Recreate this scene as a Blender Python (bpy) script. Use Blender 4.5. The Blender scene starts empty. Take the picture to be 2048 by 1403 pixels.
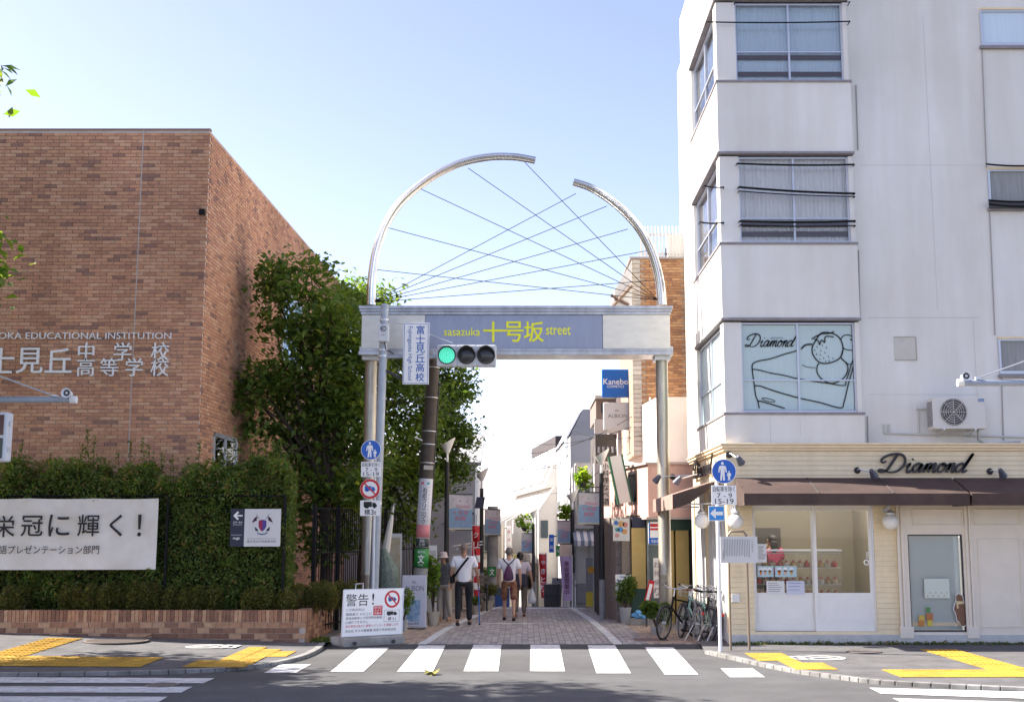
import bpy, bmesh, math, random
import numpy as np
from mathutils import Vector, Matrix

R = math.radians
random.seed(7); RNG = np.random.default_rng(11)
SC = bpy.context.scene
COL = SC.collection

# ------------------------------------------------------------------ camera
CAM_Z, FPX, CX, CY = 1.95, 2450.0, 1050.0, 701.5
PITCH = math.atan(363.5 / FPX)
cam = bpy.data.cameras.new('camera'); camo = bpy.data.objects.new('camera', cam); COL.objects.link(camo)
camo.location = (0, 0, CAM_Z); camo.rotation_euler = (math.pi / 2 + PITCH, 0, 0)
cam.sensor_width = 36; cam.lens = FPX / 2048 * 36; cam.shift_x = -26 / 2048
cam.clip_start = 0.1; cam.clip_end = 6000
SC.camera = camo
# ------------------------------------------------------------------ sky and sun
SUN_AZ, SUN_EL = -79.0, 43.0            # degrees clockwise from the street direction, elevation
w = bpy.data.worlds.new('World'); SC.world = w; w.use_nodes = True
nt = w.node_tree; bg = nt.nodes['Background']
sky = nt.nodes.new('ShaderNodeTexSky'); sky.sky_type = 'NISHITA'; sky.sun_disc = False
sky.sun_elevation = R(SUN_EL); sky.sun_rotation = R(SUN_AZ)
sky.air_density = 0.64; sky.dust_density = 0.8; sky.ozone_density = 2.6; sky.altitude = 0
tint = nt.nodes.new('ShaderNodeVectorMath'); tint.operation = 'MULTIPLY'; tint.inputs[1].default_value = (1.06, .82, .74)   # hazy late-summer sky, less green than the clear model
nt.links.new(sky.outputs[0], tint.inputs[0]); nt.links.new(tint.outputs[0], bg.inputs[0]); bg.inputs[1].default_value = 0.15
sl = bpy.data.lights.new('sun', 'SUN'); sl.energy = 4.6; sl.angle = R(0.5); sl.color = (1.0, 0.94, 0.85)
so = bpy.data.objects.new('sun', sl); COL.objects.link(so)
SDIR = Vector((math.cos(R(SUN_EL)) * math.sin(R(SUN_AZ)), math.cos(R(SUN_EL)) * math.cos(R(SUN_AZ)), math.sin(R(SUN_EL))))
so.rotation_euler = SDIR.to_track_quat('Z', 'Y').to_euler(); so.location = SDIR * 60
vs = SC.view_settings; vs.view_transform = 'Standard'; vs.look = 'None'; vs.gamma = 1.0; vs.exposure = 1.74
vs.use_curve_mapping = False

# ------------------------------------------------------------------ helpers
cP, sP = math.cos(PITCH), math.sin(PITCH)
def P(px, py, Y):
    "point of the place seen at photo pixel (px,py) that stands at distance Y along the street"
    yc = (CY - py) / FPX; k = Y / (cP - yc * sP)
    return Vector(((px - CX) / FPX * k, Y, CAM_Z + (sP + yc * cP) * k))
def G(px, py, z=0.0):
    yc = (CY - py) / FPX; dz = sP + yc * cP; k = (z - CAM_Z) / dz
    return Vector(((px - CX) / FPX * k, k * (cP - yc * sP), z))
def ZA(py, Y): return P(CX, py, Y).z
def XA(px, py, Y): return P(px, py, Y).x

class MB:
    def __init__(s): s.v = []; s.f = []; s.m = []
    def add(s, vs_, fs, mi=0):
        b = len(s.v); s.v += [tuple(p) for p in vs_]; s.f += [tuple(b + i for i in f) for f in fs]; s.m += [mi] * len(fs); return s
    def box(s, x0, x1, y0, y1, z0, z1, mi=0):
        v = [(x, y, z) for x in (x0, x1) for y in (y0, y1) for z in (z0, z1)]
        return s.add(v, [(0, 1, 3, 2), (4, 6, 7, 5), (0, 4, 5, 1), (2, 3, 7, 6), (0, 2, 6, 4), (1, 5, 7, 3)], mi)
    def obox(s, c, ax, ay, az, mi=0):
        c = Vector(c); ax = Vector(ax); ay = Vector(ay); az = Vector(az)
        v = [c + ax * a + ay * b + az * d for a in (-1, 1) for b in (-1, 1) for d in (-1, 1)]
        return s.add(v, [(0, 1, 3, 2), (4, 6, 7, 5), (0, 4, 5, 1), (2, 3, 7, 6), (0, 2, 6, 4), (1, 5, 7, 3)], mi)
    def tube(s, pts, r, n=8, cap=True, mi=0, closed=False):
        pts = [Vector(p) for p in pts]; N = len(pts)
        rs = r if isinstance(r, (list, tuple)) else [r] * N
        rings = []; up = None
        for i, p in enumerate(pts):
            a = pts[(i - 1) % N] if (i or closed) else p; b = pts[(i + 1) % N] if (i < N - 1 or closed) else p
            t = (b - a).normalized() if (b - a).length > 1e-9 else Vector((0, 0, 1))
            if up is None:
                up = Vector((0, 0, 1)) if abs(t.z) < .9 else Vector((0, 1, 0))
            x = t.cross(up).normalized(); y = x.cross(t).normalized(); up = y
            rings.append([p + (x * math.cos(2 * math.pi * k / n) + y * math.sin(2 * math.pi * k / n)) * rs[i] for k in range(n)])
        v = [q for rg in rings for q in rg]; f = []
        for i in range(N if closed else N - 1):
            j = (i + 1) % N
            for k in range(n): f.append((i * n + k, i * n + (k + 1) % n, j * n + (k + 1) % n, j * n + k))
        if cap and not closed:
            f.append(tuple(range(n - 1, -1, -1))); f.append(tuple((N - 1) * n + k for k in range(n)))
        return s.add(v, f, mi)
    def lathe(s, c, prof, n=16, axis='z', mi=0):
        "prof: (radius, along) pairs"
        c = Vector(c); v = []; f = []
        for (r, h) in prof:
            for k in range(n):
                a = 2 * math.pi * k / n; e = (r * math.cos(a), r * math.sin(a), h)
                q = e if axis == 'z' else ((e[0], -e[2], e[1]) if axis == 'y' else (e[2], e[0], e[1]))
                v.append(c + Vector(q))
        for i in range(len(prof) - 1):
            for k in range(n): f.append((i * n + k, i * n + (k + 1) % n, (i + 1) * n + (k + 1) % n, (i + 1) * n + k))
        f.append(tuple(range(n - 1, -1, -1))); f.append(tuple((len(prof) - 1) * n + k for k in range(n)))
        return s.add(v, f, mi)
    def prism(s, poly, d, mi=0):
        "polygon of 3d points extruded by vector d"
        d = Vector(d); n = len(poly); v = [Vector(p) for p in poly]; v += [p + d for p in v]
        f = [tuple(range(n)), tuple(range(2 * n - 1, n - 1, -1))] + [(i, i + n, (i + 1) % n + n, (i + 1) % n) for i in range(n)]
        return s.add(v, f, mi)
    def quad(s, a, b, c, d, mi=0): return s.add([a, b, c, d], [(0, 1, 2, 3)], mi)
    def ribbon(s, pts, wd, nrm, t, mi=0):
        "flat stroke of width wd along pts lying in a plane with normal nrm, thickness t"
        pts = [Vector(p) for p in pts]; nrm = Vector(nrm).normalized(); N = len(pts)
        ws = wd if isinstance(wd, (list, tuple)) else [wd] * N; v = []
        for i, p in enumerate(pts):
            tg = (pts[min(i + 1, N - 1)] - pts[max(i - 1, 0)]).normalized(); sd = nrm.cross(tg).normalized() * ws[i] / 2
            v += [p - sd, p + sd, p + sd + nrm * t, p - sd + nrm * t]
        f = [(3, 2, 1, 0), tuple((N - 1) * 4 + k for k in range(4))]
        for i in range(N - 1):
            for k in range(4): f.append((i * 4 + k, i * 4 + (k + 1) % 4, (i + 1) * 4 + (k + 1) % 4, (i + 1) * 4 + k))
        return s.add(v, f, mi)
    def disc(s, c, u, v_, r, t, n=32, mi=0, r2=None):
        u = Vector(u).normalized(); v_ = Vector(v_).normalized(); nn = u.cross(v_); c = Vector(c)
        ring = [c + (u * math.cos(2 * math.pi * k / n) + v_ * math.sin(2 * math.pi * k / n)) * r for k in range(n)]
        if r2 is None: return s.prism(ring, nn * t, mi)
        ri = [c + (u * math.cos(2 * math.pi * k / n) + v_ * math.sin(2 * math.pi * k / n)) * r2 for k in range(n)]
        V = ring + ri + [p + nn * t for p in ring] + [p + nn * t for p in ri]; F = []
        for k in range(n):
            j = (k + 1) % n
            F += [(k, n + k, n + j, j), (2 * n + k, 2 * n + j, 3 * n + j, 3 * n + k), (k, j, 2 * n + j, 2 * n + k), (n + j, n + k, 3 * n + k, 3 * n + j)]
        return s.add(V, F, mi)
    def build(s, name, mats, parent=None, smooth=False, bevel=0):
        v = np.array(s.v, dtype=float); c = (v.min(0) + v.max(0)) / 2
        me = bpy.data.meshes.new(name); me.from_pydata((v - c).tolist(), [], s.f)
        if not isinstance(mats, (list, tuple)): mats = [mats]
        for m in mats: me.materials.append(m)
        if len(mats) > 1: me.polygons.foreach_set('material_index', s.m)
        bm = bmesh.new(); bm.from_mesh(me); bmesh.ops.recalc_face_normals(bm, faces=bm.faces); bm.to_mesh(me); bm.free()
        if smooth:
            me.polygons.foreach_set('use_smooth', [True] * len(me.polygons)); me.set_sharp_from_angle(angle=R(35))
        return link(name, me, c, parent, bevel)
def link(name, me, loc, parent=None, bevel=0):
    o = bpy.data.objects.new(name, me); COL.objects.link(o); o.location = loc
    if parent is not None:
        o.parent = parent; o.matrix_parent_inverse = wm(parent).inverted()
    if bevel:
        b = o.modifiers.new('bevel', 'BEVEL'); b.width = bevel; b.segments = 2; b.limit_method = 'ANGLE'
    return o
def wm(o):
    m = Matrix.LocRotScale(o.location, o.rotation_euler, o.scale)
    if o.parent: return wm(o.parent) @ o.matrix_parent_inverse @ m
    return m
def tag(o, label, cat, group=None, kind=None):
    o['label'] = label; o['category'] = cat
    if group: o['group'] = group
    if kind: o['kind'] = kind
    return o
def struct(o): o['kind'] = 'structure'; return o
def thing(name, label, cat, loc, group=None):
    o = bpy.data.objects.new(name, None); COL.objects.link(o); o.location = loc; o.empty_display_size = .2
    return tag(o, label, cat, group)

# ------------------------------------------------------------------ materials
MATS = {}
def mat(name, col, rough=.7, metal=0., var=0., scale=8., bump=0., bscale=60., col2=None, emit=0., stretch=(1, 1, 1), spec=.5, detail=6):
    if name in MATS: return MATS[name]
    m = bpy.data.materials.new(name); m.use_nodes = True; n = m.node_tree; b = n.nodes['Principled BSDF']
    b.inputs['Roughness'].default_value = rough; b.inputs['Metallic'].default_value = metal
    b.inputs['Specular IOR Level'].default_value = spec
    c = (*col, 1)
    b.inputs['Base Color'].default_value = c
    if var or col2 or bump:
        tc = n.nodes.new('ShaderNodeNewGeometry'); mp = n.nodes.new('ShaderNodeMapping'); mp.inputs['Scale'].default_value = stretch
        n.links.new(tc.outputs['Position'], mp.inputs[0])
    if var or col2:
        nz = n.nodes.new('ShaderNodeTexNoise'); nz.inputs['Scale'].default_value = scale; nz.inputs['Detail'].default_value = detail; nz.inputs['Roughness'].default_value = .65
        n.links.new(mp.outputs[0], nz.inputs['Vector'])
        rp = n.nodes.new('ShaderNodeValToRGB'); rp.color_ramp.elements[0].position = .35; rp.color_ramp.elements[1].position = .68
        a = col2 if col2 else tuple(max(0, x * (1 - var)) for x in col)
        bb = col if col2 else tuple(min(1, x * (1 + var)) for x in col)
        rp.color_ramp.elements[0].color = (*a, 1); rp.color_ramp.elements[1].color = (*bb, 1)
        n.links.new(nz.outputs[0], rp.inputs[0]); n.links.new(rp.outputs[0], b.inputs['Base Color'])
    if bump:
        n2 = n.nodes.new('ShaderNodeTexNoise'); n2.inputs['Scale'].default_value = bscale; n2.inputs['Detail'].default_value = 4
        n.links.new(mp.outputs[0], n2.inputs['Vector'])
        bp = n.nodes.new('ShaderNodeBump'); bp.inputs['Strength'].default_value = bump; bp.inputs['Distance'].default_value = .01
        n.links.new(n2.outputs[0], bp.inputs['Height']); n.links.new(bp.outputs[0], b.inputs['Normal'])
    if emit:
        b.inputs['Emission Color'].default_value = c; b.inputs['Emission Strength'].default_value = emit
    MATS[name] = m; return m
def grime(m, scale, strength, stretch=(1, 1, 1), lo=.4, hi=.62, detail=5):
    "weathering: a second, larger noise darkens the base colour where dirt has settled"
    n = m.node_tree; b = n.nodes['Principled BSDF']; lk = b.inputs['Base Color'].links
    g = n.nodes.new('ShaderNodeNewGeometry'); mp = n.nodes.new('ShaderNodeMapping'); mp.inputs['Scale'].default_value = stretch; n.links.new(g.outputs['Position'], mp.inputs[0])
    nz = n.nodes.new('ShaderNodeTexNoise'); nz.inputs['Scale'].default_value = scale; nz.inputs['Detail'].default_value = detail; n.links.new(mp.outputs[0], nz.inputs['Vector'])
    rp = n.nodes.new('ShaderNodeValToRGB'); rp.color_ramp.elements[0].position = lo; rp.color_ramp.elements[1].position = hi; k = 1 - strength
    rp.color_ramp.elements[0].color = (k, k * .99, k * .97, 1); rp.color_ramp.elements[1].color = (1, 1, 1, 1); n.links.new(nz.outputs[0], rp.inputs[0])
    mx = n.nodes.new('ShaderNodeMix'); mx.data_type = 'RGBA'; mx.blend_type = 'MULTIPLY'; mx.inputs[0].default_value = 1
    if lk: n.links.new(lk[0].from_socket, mx.inputs[6])
    else: mx.inputs[6].default_value = b.inputs['Base Color'].default_value
    n.links.new(rp.outputs[0], mx.inputs[7]); n.links.new(mx.outputs[2], b.inputs['Base Color']); return m
def leafmat(name, col, tr=.42):
    if name in MATS: return MATS[name]
    m = bpy.data.materials.new(name); m.use_nodes = True; n = m.node_tree; b = n.nodes['Principled BSDF']
    b.inputs['Base Color'].default_value = (*col, 1); b.inputs['Roughness'].default_value = .55; b.inputs['Specular IOR Level'].default_value = .3
    t = n.nodes.new('ShaderNodeBsdfTranslucent'); t.inputs[0].default_value = (min(1, col[0] * 1.8), min(1, col[1] * 1.7), col[2] * .7, 1)
    mx = n.nodes.new('ShaderNodeMixShader'); mx.inputs[0].default_value = tr
    n.links.new(b.outputs[0], mx.inputs[1]); n.links.new(t.outputs[0], mx.inputs[2]); n.links.new(mx.outputs[0], n.nodes['Material Output'].inputs[0])
    MATS[name] = m; return m
def glassmat(name, tint=(.9, .95, .95), refl=1.0):
    if name in MATS: return MATS[name]
    m = bpy.data.materials.new(name); m.use_nodes = True; n = m.node_tree
    n.nodes.remove(n.nodes['Principled BSDF'])
    t = n.nodes.new('ShaderNodeBsdfTransparent'); t.inputs[0].default_value = (*tint, 1)
    g = n.nodes.new('ShaderNodeBsdfGlossy'); g.inputs['Roughness'].default_value = .02
    fr = n.nodes.new('ShaderNodeFresnel'); fr.inputs[0].default_value = 1.5
    ml = n.nodes.new('ShaderNodeMath'); ml.operation = 'MULTIPLY'; ml.inputs[1].default_value = refl; ml.use_clamp = True
    mx = n.nodes.new('ShaderNodeMixShader'); n.links.new(fr.outputs[0], ml.inputs[0]); n.links.new(ml.outputs[0], mx.inputs[0])
    n.links.new(t.outputs[0], mx.inputs[1]); n.links.new(g.outputs[0], mx.inputs[2]); n.links.new(mx.outputs[0], n.nodes['Material Output'].inputs[0])
    MATS[name] = m; return m

asphalt = mat('asphalt', (.105, .105, .108), .9, var=.16, scale=1.4, bump=.5, bscale=160)
asphalt_new = mat('asphalt_new', (.045, .046, .05), .9, var=.2, scale=3, bump=.5, bscale=160)
pave_dark = mat('sidewalk_asphalt', (.125, .122, .125), .92, var=.25, scale=2.2, bump=.6, bscale=140)
paint = mat('road_paint', (.78, .78, .76), .7, col2=(.55, .55, .54), scale=9, bump=.3, bscale=120)
concrete = mat('concrete', (.36, .35, .33), .9, var=.2, scale=5, bump=.4, bscale=70)
kerbm = mat('kerb_stone', (.25, .245, .235), .9, var=.22, scale=4, bump=.4, bscale=80)
yellow = mat('tactile_yellow', (.50, .29, .022), .8, col2=(.40, .235, .03), scale=5)
white_wall = mat('white_render', (.80, .78, .725), .85, var=.06, scale=.8, bump=.25, bscale=35, stretch=(1, 1, .35))
white_side = white_wall
sillm = mat('grey_sill', (.28, .26, .27), .8, var=.15, scale=6)
cream = mat('cream_siding', (.82, .69, .46), .7, var=.05, scale=6)
cream2 = mat('cream_trim', (.80, .65, .42), .7, var=.06, scale=5)
panelw = mat('panel_paint', (.76, .69, .58), .6, var=.04, scale=3)
doorw = mat('door_white', (.80, .785, .75), .5, var=.03, scale=4)
alu = mat('aluminium', (.60, .61, .63), .35, .6)
alu_blue = mat('window_frame', (.55, .58, .64), .4, .4)
steel = mat('stainless', (.62, .62, .60), .22, .95, var=.08, scale=6, stretch=(1, 1, .2))
steel_warm = mat('weathered_steel', (.46, .42, .35), .42, .75, var=.16, scale=7, stretch=(4, 4, .5))
blackm = mat('black_metal', (.012, .012, .013), .8, spec=.2)
blackp = mat('black_paint', (.02, .02, .022), .6)
darkgrey = mat('dark_grey', (.05, .05, .055), .6)
grey = mat('grey', (.25, .25, .26), .7, var=.1)
white = mat('white', (.80, .80, .79), .5)
whitef = mat('white_cloth', (.80, .79, .78), .85, col2=(.68, .65, .59), scale=1.6)
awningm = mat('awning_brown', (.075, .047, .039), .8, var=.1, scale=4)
awning_sunlit = mat('awning_brown_sunlit', (.30, .20, .165), .8, var=.08, scale=4)  # lighter copy of the awning brown: sunlight put into the colour
blue = mat('sign_blue', (.005, .10, .48), .35)
bluelt = mat('sign_light_blue', (.03, .24, .62), .4)
red = mat('sign_red', (.52, .012, .02), .4)
green = mat('sign_green', (.02, .22, .04), .5)
yel = mat('lettering_yellow', (.72, .74, .01), .45)
navy = mat('navy', (.022, .027, .055), .6)
inkm = mat('ink', (.018, .018, .02), .7)
inkg = mat('ink_grey', (.12, .12, .14), .7)
inkred = mat('ink_red', (.55, .08, .12), .7)
inkblue = mat('ink_blue', (.05, .15, .42), .7)
wood = mat('wood_grey', (.22, .18, .14), .8, var=.25, scale=6, stretch=(6, 6, .6))
barkm = mat('bark', (.06, .045, .033), .95, var=.35, scale=14, bump=.8, bscale=25)
polem = mat('pole_paint_brown', (.075, .06, .05), .8, var=.15, scale=6)
polegrey = mat('pole_galvanised', (.36, .40, .45), .5, .35, var=.1, scale=5)
skin = mat('skin', (.50, .29, .20), .6); skin2 = mat('skin_tanned', (.36, .20, .13), .6)
soil = mat('soil', (.05, .035, .025), 1, var=.3, scale=12, bump=.8, bscale=30)
glass = glassmat('glass', (.99, .995, 1.0), .8)
glass_dk = glassmat('glass_dark', (.45, .52, .55), 1.6)
pink_wall = mat('pink_wall', (.60, .37, .31), .85, var=.07, scale=3, bump=.2, bscale=40)
pale_wall = mat('pale_pink_wall', (.74, .66, .62), .85, var=.05, scale=2)
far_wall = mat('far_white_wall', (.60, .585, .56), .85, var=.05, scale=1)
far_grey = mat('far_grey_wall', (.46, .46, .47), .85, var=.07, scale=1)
grime(white_wall, 1.1, .05, (2.6, 2.6, .16), .42, .6); grime(white_wall, .5, .07); grime(asphalt, 140, .3, detail=2); grime(asphalt, .45, .22, (.25, 1, 1)); grime(pave_dark, 130, .3, detail=2); grime(paint, 3.5, .22, lo=.36, hi=.5); grime(paint, 45, .25, lo=.36, hi=.46); grime(yellow, 2.2, .25, lo=.35, hi=.55); grime(cream, 1.6, .08, (2, 2, .4)); grime(awningm, 2, .2); grime(concrete, 2, .25); grime(kerbm, 2, .25); grime(whitef, 1.2, .1)
LEAF = [leafmat('leaf_a', (.105, .175, .035)), leafmat('leaf_b', (.14, .21, .045)), leafmat('leaf_c', (.075, .13, .03)), leafmat('leaf_d', (.20, .25, .06))]
HEDGE = [leafmat('hedge_a', (.105, .165, .04)), leafmat('hedge_b', (.15, .205, .055)), leafmat('hedge_c', (.085, .12, .03)), leafmat('hedge_d', (.28, .20, .08))]
SHRUB = [leafmat('shrub_a', (.12, .14, .035)), leafmat('shrub_b', (.16, .17, .045)), leafmat('shrub_c', (.05, .07, .02)), leafmat('shrub_d', (.14, .095, .045))]
BRIGHT = [leafmat('bright_a', (.16, .28, .03), .5), leafmat('bright_b', (.24, .34, .04), .5), leafmat('bright_c', (.09, .19, .02), .5), leafmat('bright_d', (.30, .36, .06), .5)]

# ------------------------------------------------------------------ text
FONT = None
TXT = {}
def text_mesh(s, bold=0.0):
    if (s, bold) in TXT: return TXT[(s, bold)]
    cu = bpy.data.curves.new('txt', 'FONT'); cu.body = s; cu.size = 1; cu.resolution_u = 3; cu.offset = bold; cu.fill_mode = 'FRONT'
    ob = bpy.data.objects.new('txt', cu); COL.objects.link(ob)
    dg = bpy.context.evaluated_depsgraph_get(); me = bpy.data.meshes.new_from_object(ob.evaluated_get(dg))
    v = np.zeros(len(me.vertices) * 3); me.vertices.foreach_get('co', v); v = v.reshape(-1, 3)
    f = [tuple(p.vertices) for p in me.polygons]
    bpy.data.objects.remove(ob); bpy.data.curves.remove(cu); bpy.data.meshes.remove(me)
    TXT[(s, bold)] = (v, f); return v, f
class Frame:
    "a rectangle in the place: origin lower left, u right, v up, n towards the viewer"
    def __init__(s, O, u, v): s.O = Vector(O); s.w = Vector(u).length; s.h = Vector(v).length; s.u = Vector(u).normalized(); s.v = Vector(v).normalized(); s.n = s.u.cross(s.v)
    def pt(s, a, b, c=0): return s.O + s.u * (a * s.w) + s.v * (b * s.h) + s.n * c
    def sub(s, a0, b0, a1, b1, c=0): return Frame(s.pt(a0, b0, c), s.u * ((a1 - a0) * s.w), s.v * ((b1 - b0) * s.h))
    def plate(s, mb, t, c=0, mi=0, inset=0): return mb.prism([s.pt(0, 0, c), s.pt(1, 0, c), s.pt(1, 1, c), s.pt(0, 1, c)], s.n * t, mi)
def FY(x0, y0, x1, y1, Y):
    "front-facing rectangle: photo box (left, top, right, bottom) at distance Y"
    a = P((x0 + x1) / 2, y1, Y); b = P((x0 + x1) / 2, y0, Y); m = P(x0, (y0 + y1) / 2, Y); e = P(x1, (y0 + y1) / 2, Y)
    return Frame((m.x, Y, a.z), (e.x - m.x, 0, 0), (0, 0, b.z - a.z))
def text(fr, s, m, parent, name='lettering', t=.002, c=.002, fit='box', bold=0., rot=False, mb=None):
    "text fitted to frame fr, raised t above offset c"
    v, f = text_mesh(s, min(bold, 0))
    if not len(v): return
    v = v.copy()
    if rot: v = np.stack([v[:, 1], -v[:, 0], v[:, 2]], 1)
    lo = v.min(0); hi = v.max(0); d = np.maximum(hi - lo, 1e-6)
    if fit == 'box': a = (v[:, 0] - lo[0]) / d[0]; b = (v[:, 1] - lo[1]) / d[1]
    else:
        k = min(fr.w / d[0], fr.h / d[1]); a = .5 + (v[:, 0] - (lo[0] + hi[0]) / 2) * k / fr.w; b = .5 + (v[:, 1] - (lo[1] + hi[1]) / 2) * k / fr.h
    pts = [fr.pt(a[i], b[i], c + t) for i in range(len(v))]
    own = mb is None; mb = mb or MB()
    if bold > 0:
        k_ = (fr.h / d[1] if fit == 'box' else min(fr.w / d[0], fr.h / d[1])) * bold * .55; base_ = list(pts); nf = list(f); n0 = len(base_)
        for i_ in range(6): an = i_ * math.pi / 3; pts = pts + [p + fr.u * (math.cos(an) * k_) + fr.v * (math.sin(an) * k_) - fr.n * (.00025 * (i_ + 1)) for p in base_]; f = list(f) + [tuple(j + n0 * (i_ + 1) for j in q_) for q_ in nf]
    if t > .004:
        n = len(pts); ed = {}
        for q in f:
            for i in range(len(q)):
                e = (q[i], q[(i + 1) % len(q)]); ed[e] = 1
        side = [(i, j, j + n, i + n) for (i, j) in ed if (j, i) not in ed]
        mb.add(pts + [p - fr.n * t for p in pts], list(f) + side)
    else: mb.add(pts, f)
    if own: return mb.build(name, m, parent)
def vtext(fr, s, m, parent, name='lettering', t=.002, c=.002, bold=0.):
    mb = MB(); n = len(s)
    for i, ch in enumerate(s): text(fr.sub(0, 1 - (i + 1) / n + .05 / n, 1, 1 - i / n - .05 / n), ch, m, None, t=t, c=c, fit='keep', bold=bold, mb=mb)
    return mb.build(name, m, parent)
def smooth_pts(p, k=6, closed=False):
    p = [np.array(q, float) for q in p]; n = len(p); out = []
    for i in range(n if closed else n - 1):
        a = p[(i - 1) % n] if (i or closed) else p[0]; b = p[i]; c = p[(i + 1) % n]; d = p[(i + 2) % n] if (i + 2 < n or closed) else p[-1]
        for j in range(k):
            t = j / k; out.append(.5 * ((2 * b) + (c - a) * t + (2 * a - 5 * b + 4 * c - d) * t * t + (3 * b - 3 * c + d - a) * t ** 3))
    if not closed: out.append(p[-1])
    return out
SCRIPT = [[(.9, 2.0), (.7, 1.2), (.45, .3), (.1, .05), (-.25, .12), (-.2, .33), (.2, .25), (.7, .02), (1.3, .1), (1.75, .7), (1.75, 1.4), (1.35, 1.95), (.7, 2.08), (0, 1.85), (-.35, 1.4), (-.15, 1.1), (.12, 1.25)],
          [(2.05, .6), (2.3, 1.0), (2.2, .5), (2.25, .08), (2.45, .05), (2.7, .4)], [(2.38, 1.4), (2.44, 1.5)],
          [(3.3, .85), (3.05, 1.0), (2.75, .75), (2.68, .3), (2.85, .03), (3.1, .2), (3.38, .95), (3.27, .3), (3.37, .05), (3.6, .3)],
          [(3.6, .3), (3.83, 1.0), (3.72, .0)], [(3.74, .35), (4.0, .95), (4.2, .95), (4.17, .5), (4.1, .0)], [(4.12, .35), (4.4, .95), (4.6, .95), (4.55, .4), (4.6, .05), (4.85, .25)],
          [(5.22, 1.0), (4.97, .8), (4.9, .3), (5.1, .02), (5.4, .2), (5.5, .7), (5.3, 1.0), (5.2, .85), (5.5, .75), (5.7, .85)],
          [(5.7, .75), (5.87, 1), (5.75, 0)], [(5.78, .35), (6.05, .95), (6.25, .95), (6.2, .4), (6.25, .05), (6.5, .25)],
          [(7.1, .85), (6.85, 1.0), (6.55, .75), (6.48, .3), (6.65, .03), (6.9, .2), (7.2, .95), (7.55, 2.1), (7.25, .9), (7.12, .25), (7.25, .03), (7.5, .25)]]
def script_text(fr, m, parent, wd, t=.02, c=.0, slant=.12, name='lettering'):
    mb = MB()
    for st in SCRIPT:
        pts = smooth_pts(st, 7)
        q = [fr.pt((p[0] + slant * p[1] + .4) / 8.3, p[1] / 2.1, c) for p in pts]
        n = len(q); ws = [wd * (.55 + .45 * abs(math.sin(1.2 + 5 * i / n))) for i in range(n)]
        mb.ribbon(q, ws, fr.n, t)
    return mb.build(name, m, parent)

# ------------------------------------------------------------------ foliage
def leaves(name, cen, size, mats, parent, up=.5, jitter=.35, droop=0., pick=None, label=None):
    cen = np.asarray(cen, float); N = len(cen)
    nrm = RNG.normal(size=(N, 3)); nrm[:, 2] = np.abs(nrm[:, 2]) + up; nrm /= np.linalg.norm(nrm, axis=1)[:, None]
    d = RNG.normal(size=(N, 3)); d[:, 2] -= droop; d -= nrm * (d * nrm).sum(1)[:, None]; d /= np.linalg.norm(d, axis=1)[:, None]
    sd = np.cross(nrm, d); L = size * (1 + jitter * RNG.uniform(-1, 1, N))[:, None]; W = L * .26
    base = cen - d * L * .5; tip = cen + d * L * .5 - nrm * L * .12; a = cen + sd * W + nrm * L * .06; b = cen - sd * W + nrm * L * .06
    v = np.stack([base, a, tip, b], 1).reshape(-1, 3); c = (v.min(0) + v.max(0)) / 2
    me = bpy.data.meshes.new(name); me.vertices.add(4 * N); me.vertices.foreach_set('co', (v - c).ravel())
    me.loops.add(4 * N); me.loops.foreach_set('vertex_index', np.arange(4 * N, dtype=np.int32))
    me.polygons.add(N); me.polygons.foreach_set('loop_start', np.arange(N, dtype=np.int32) * 4)
    for m in mats: me.materials.append(m)
    pk = RNG.choice(len(mats), N, p=pick or [.38, .3, .22, .1]).astype(np.int32)
    me.polygons.foreach_set('material_index', pk); me.update(calc_edges=True)
    return link(name, me, c, parent)
def blob(c, r, n):
    q = RNG.normal(size=(n, 3)); q /= np.linalg.norm(q, axis=1)[:, None]; q *= (RNG.uniform(.25, 1, n) ** .5)[:, None]
    return np.array(c) + q * np.array(r)

# ================================================================== ground, road, street
def sheet(name, pts, m, parent=None):
    return MB().add(pts, [tuple(range(len(pts)))]).build(name, m, parent)
ground = struct(sheet('ground', [(-3000, -3000, -9), (3000, -3000, -9), (3000, 3000, -9), (-3000, 3000, -9)], mat('earth', (.12, .11, .09), 1, var=.2, scale=.2)))
road = struct(MB().box(-70, 70, -14, 22.22, -.3, 0).build('main_road', asphalt))
def mark(poly, z=.007, m=paint, name='crosswalk_stripe', par=None, base=0.):
    return MB().add([G(x, y, base) + Vector((0, 0, z)) for x, y in poly], [tuple(range(len(poly)))]).build(name, m, par or road)
MB().add([(-3.7, 21.42, .0035), (3.3, 21.42, .0035), (3.3, 22.21, .0035), (-3.7, 22.21, .0035)], [(0, 1, 2, 3)]).build('asphalt_patch', asphalt_new, road)
for q in [[(562, 1328), (622, 1328), (592, 1345), (528, 1345)], [(718, 1295), (778, 1295), (727, 1343), (661, 1343)], [(838, 1290), (891, 1290), (866, 1343), (794, 1343)],
          [(947, 1289), (1003, 1289), (997, 1342), (927, 1342)], [(1061, 1289), (1119, 1289), (1130, 1342), (1060, 1342)], [(1175, 1290), (1230, 1290), (1262, 1346), (1193, 1346)],
          [(1290, 1294), (1346, 1294), (1397, 1349), (1330, 1349)], [(1441, 1336), (1505, 1336), (1530, 1354), (1460, 1354)],
          [(-400, 1352), (429, 1356), (407, 1366), (-400, 1364)], [(-400, 1371), (385, 1373), (362, 1385), (-400, 1384)], [(-400, 1391), (335, 1393), (312, 1407), (-400, 1407)], [(-400, 1415), (285, 1417), (255, 1433), (-400, 1432)],
          [(1738, 1375), (2500, 1395), (2500, 1412), (1762, 1387)], [(1785, 1396), (2500, 1418), (2500, 1434), (1815, 1410)]]:
    mark(q)
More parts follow.
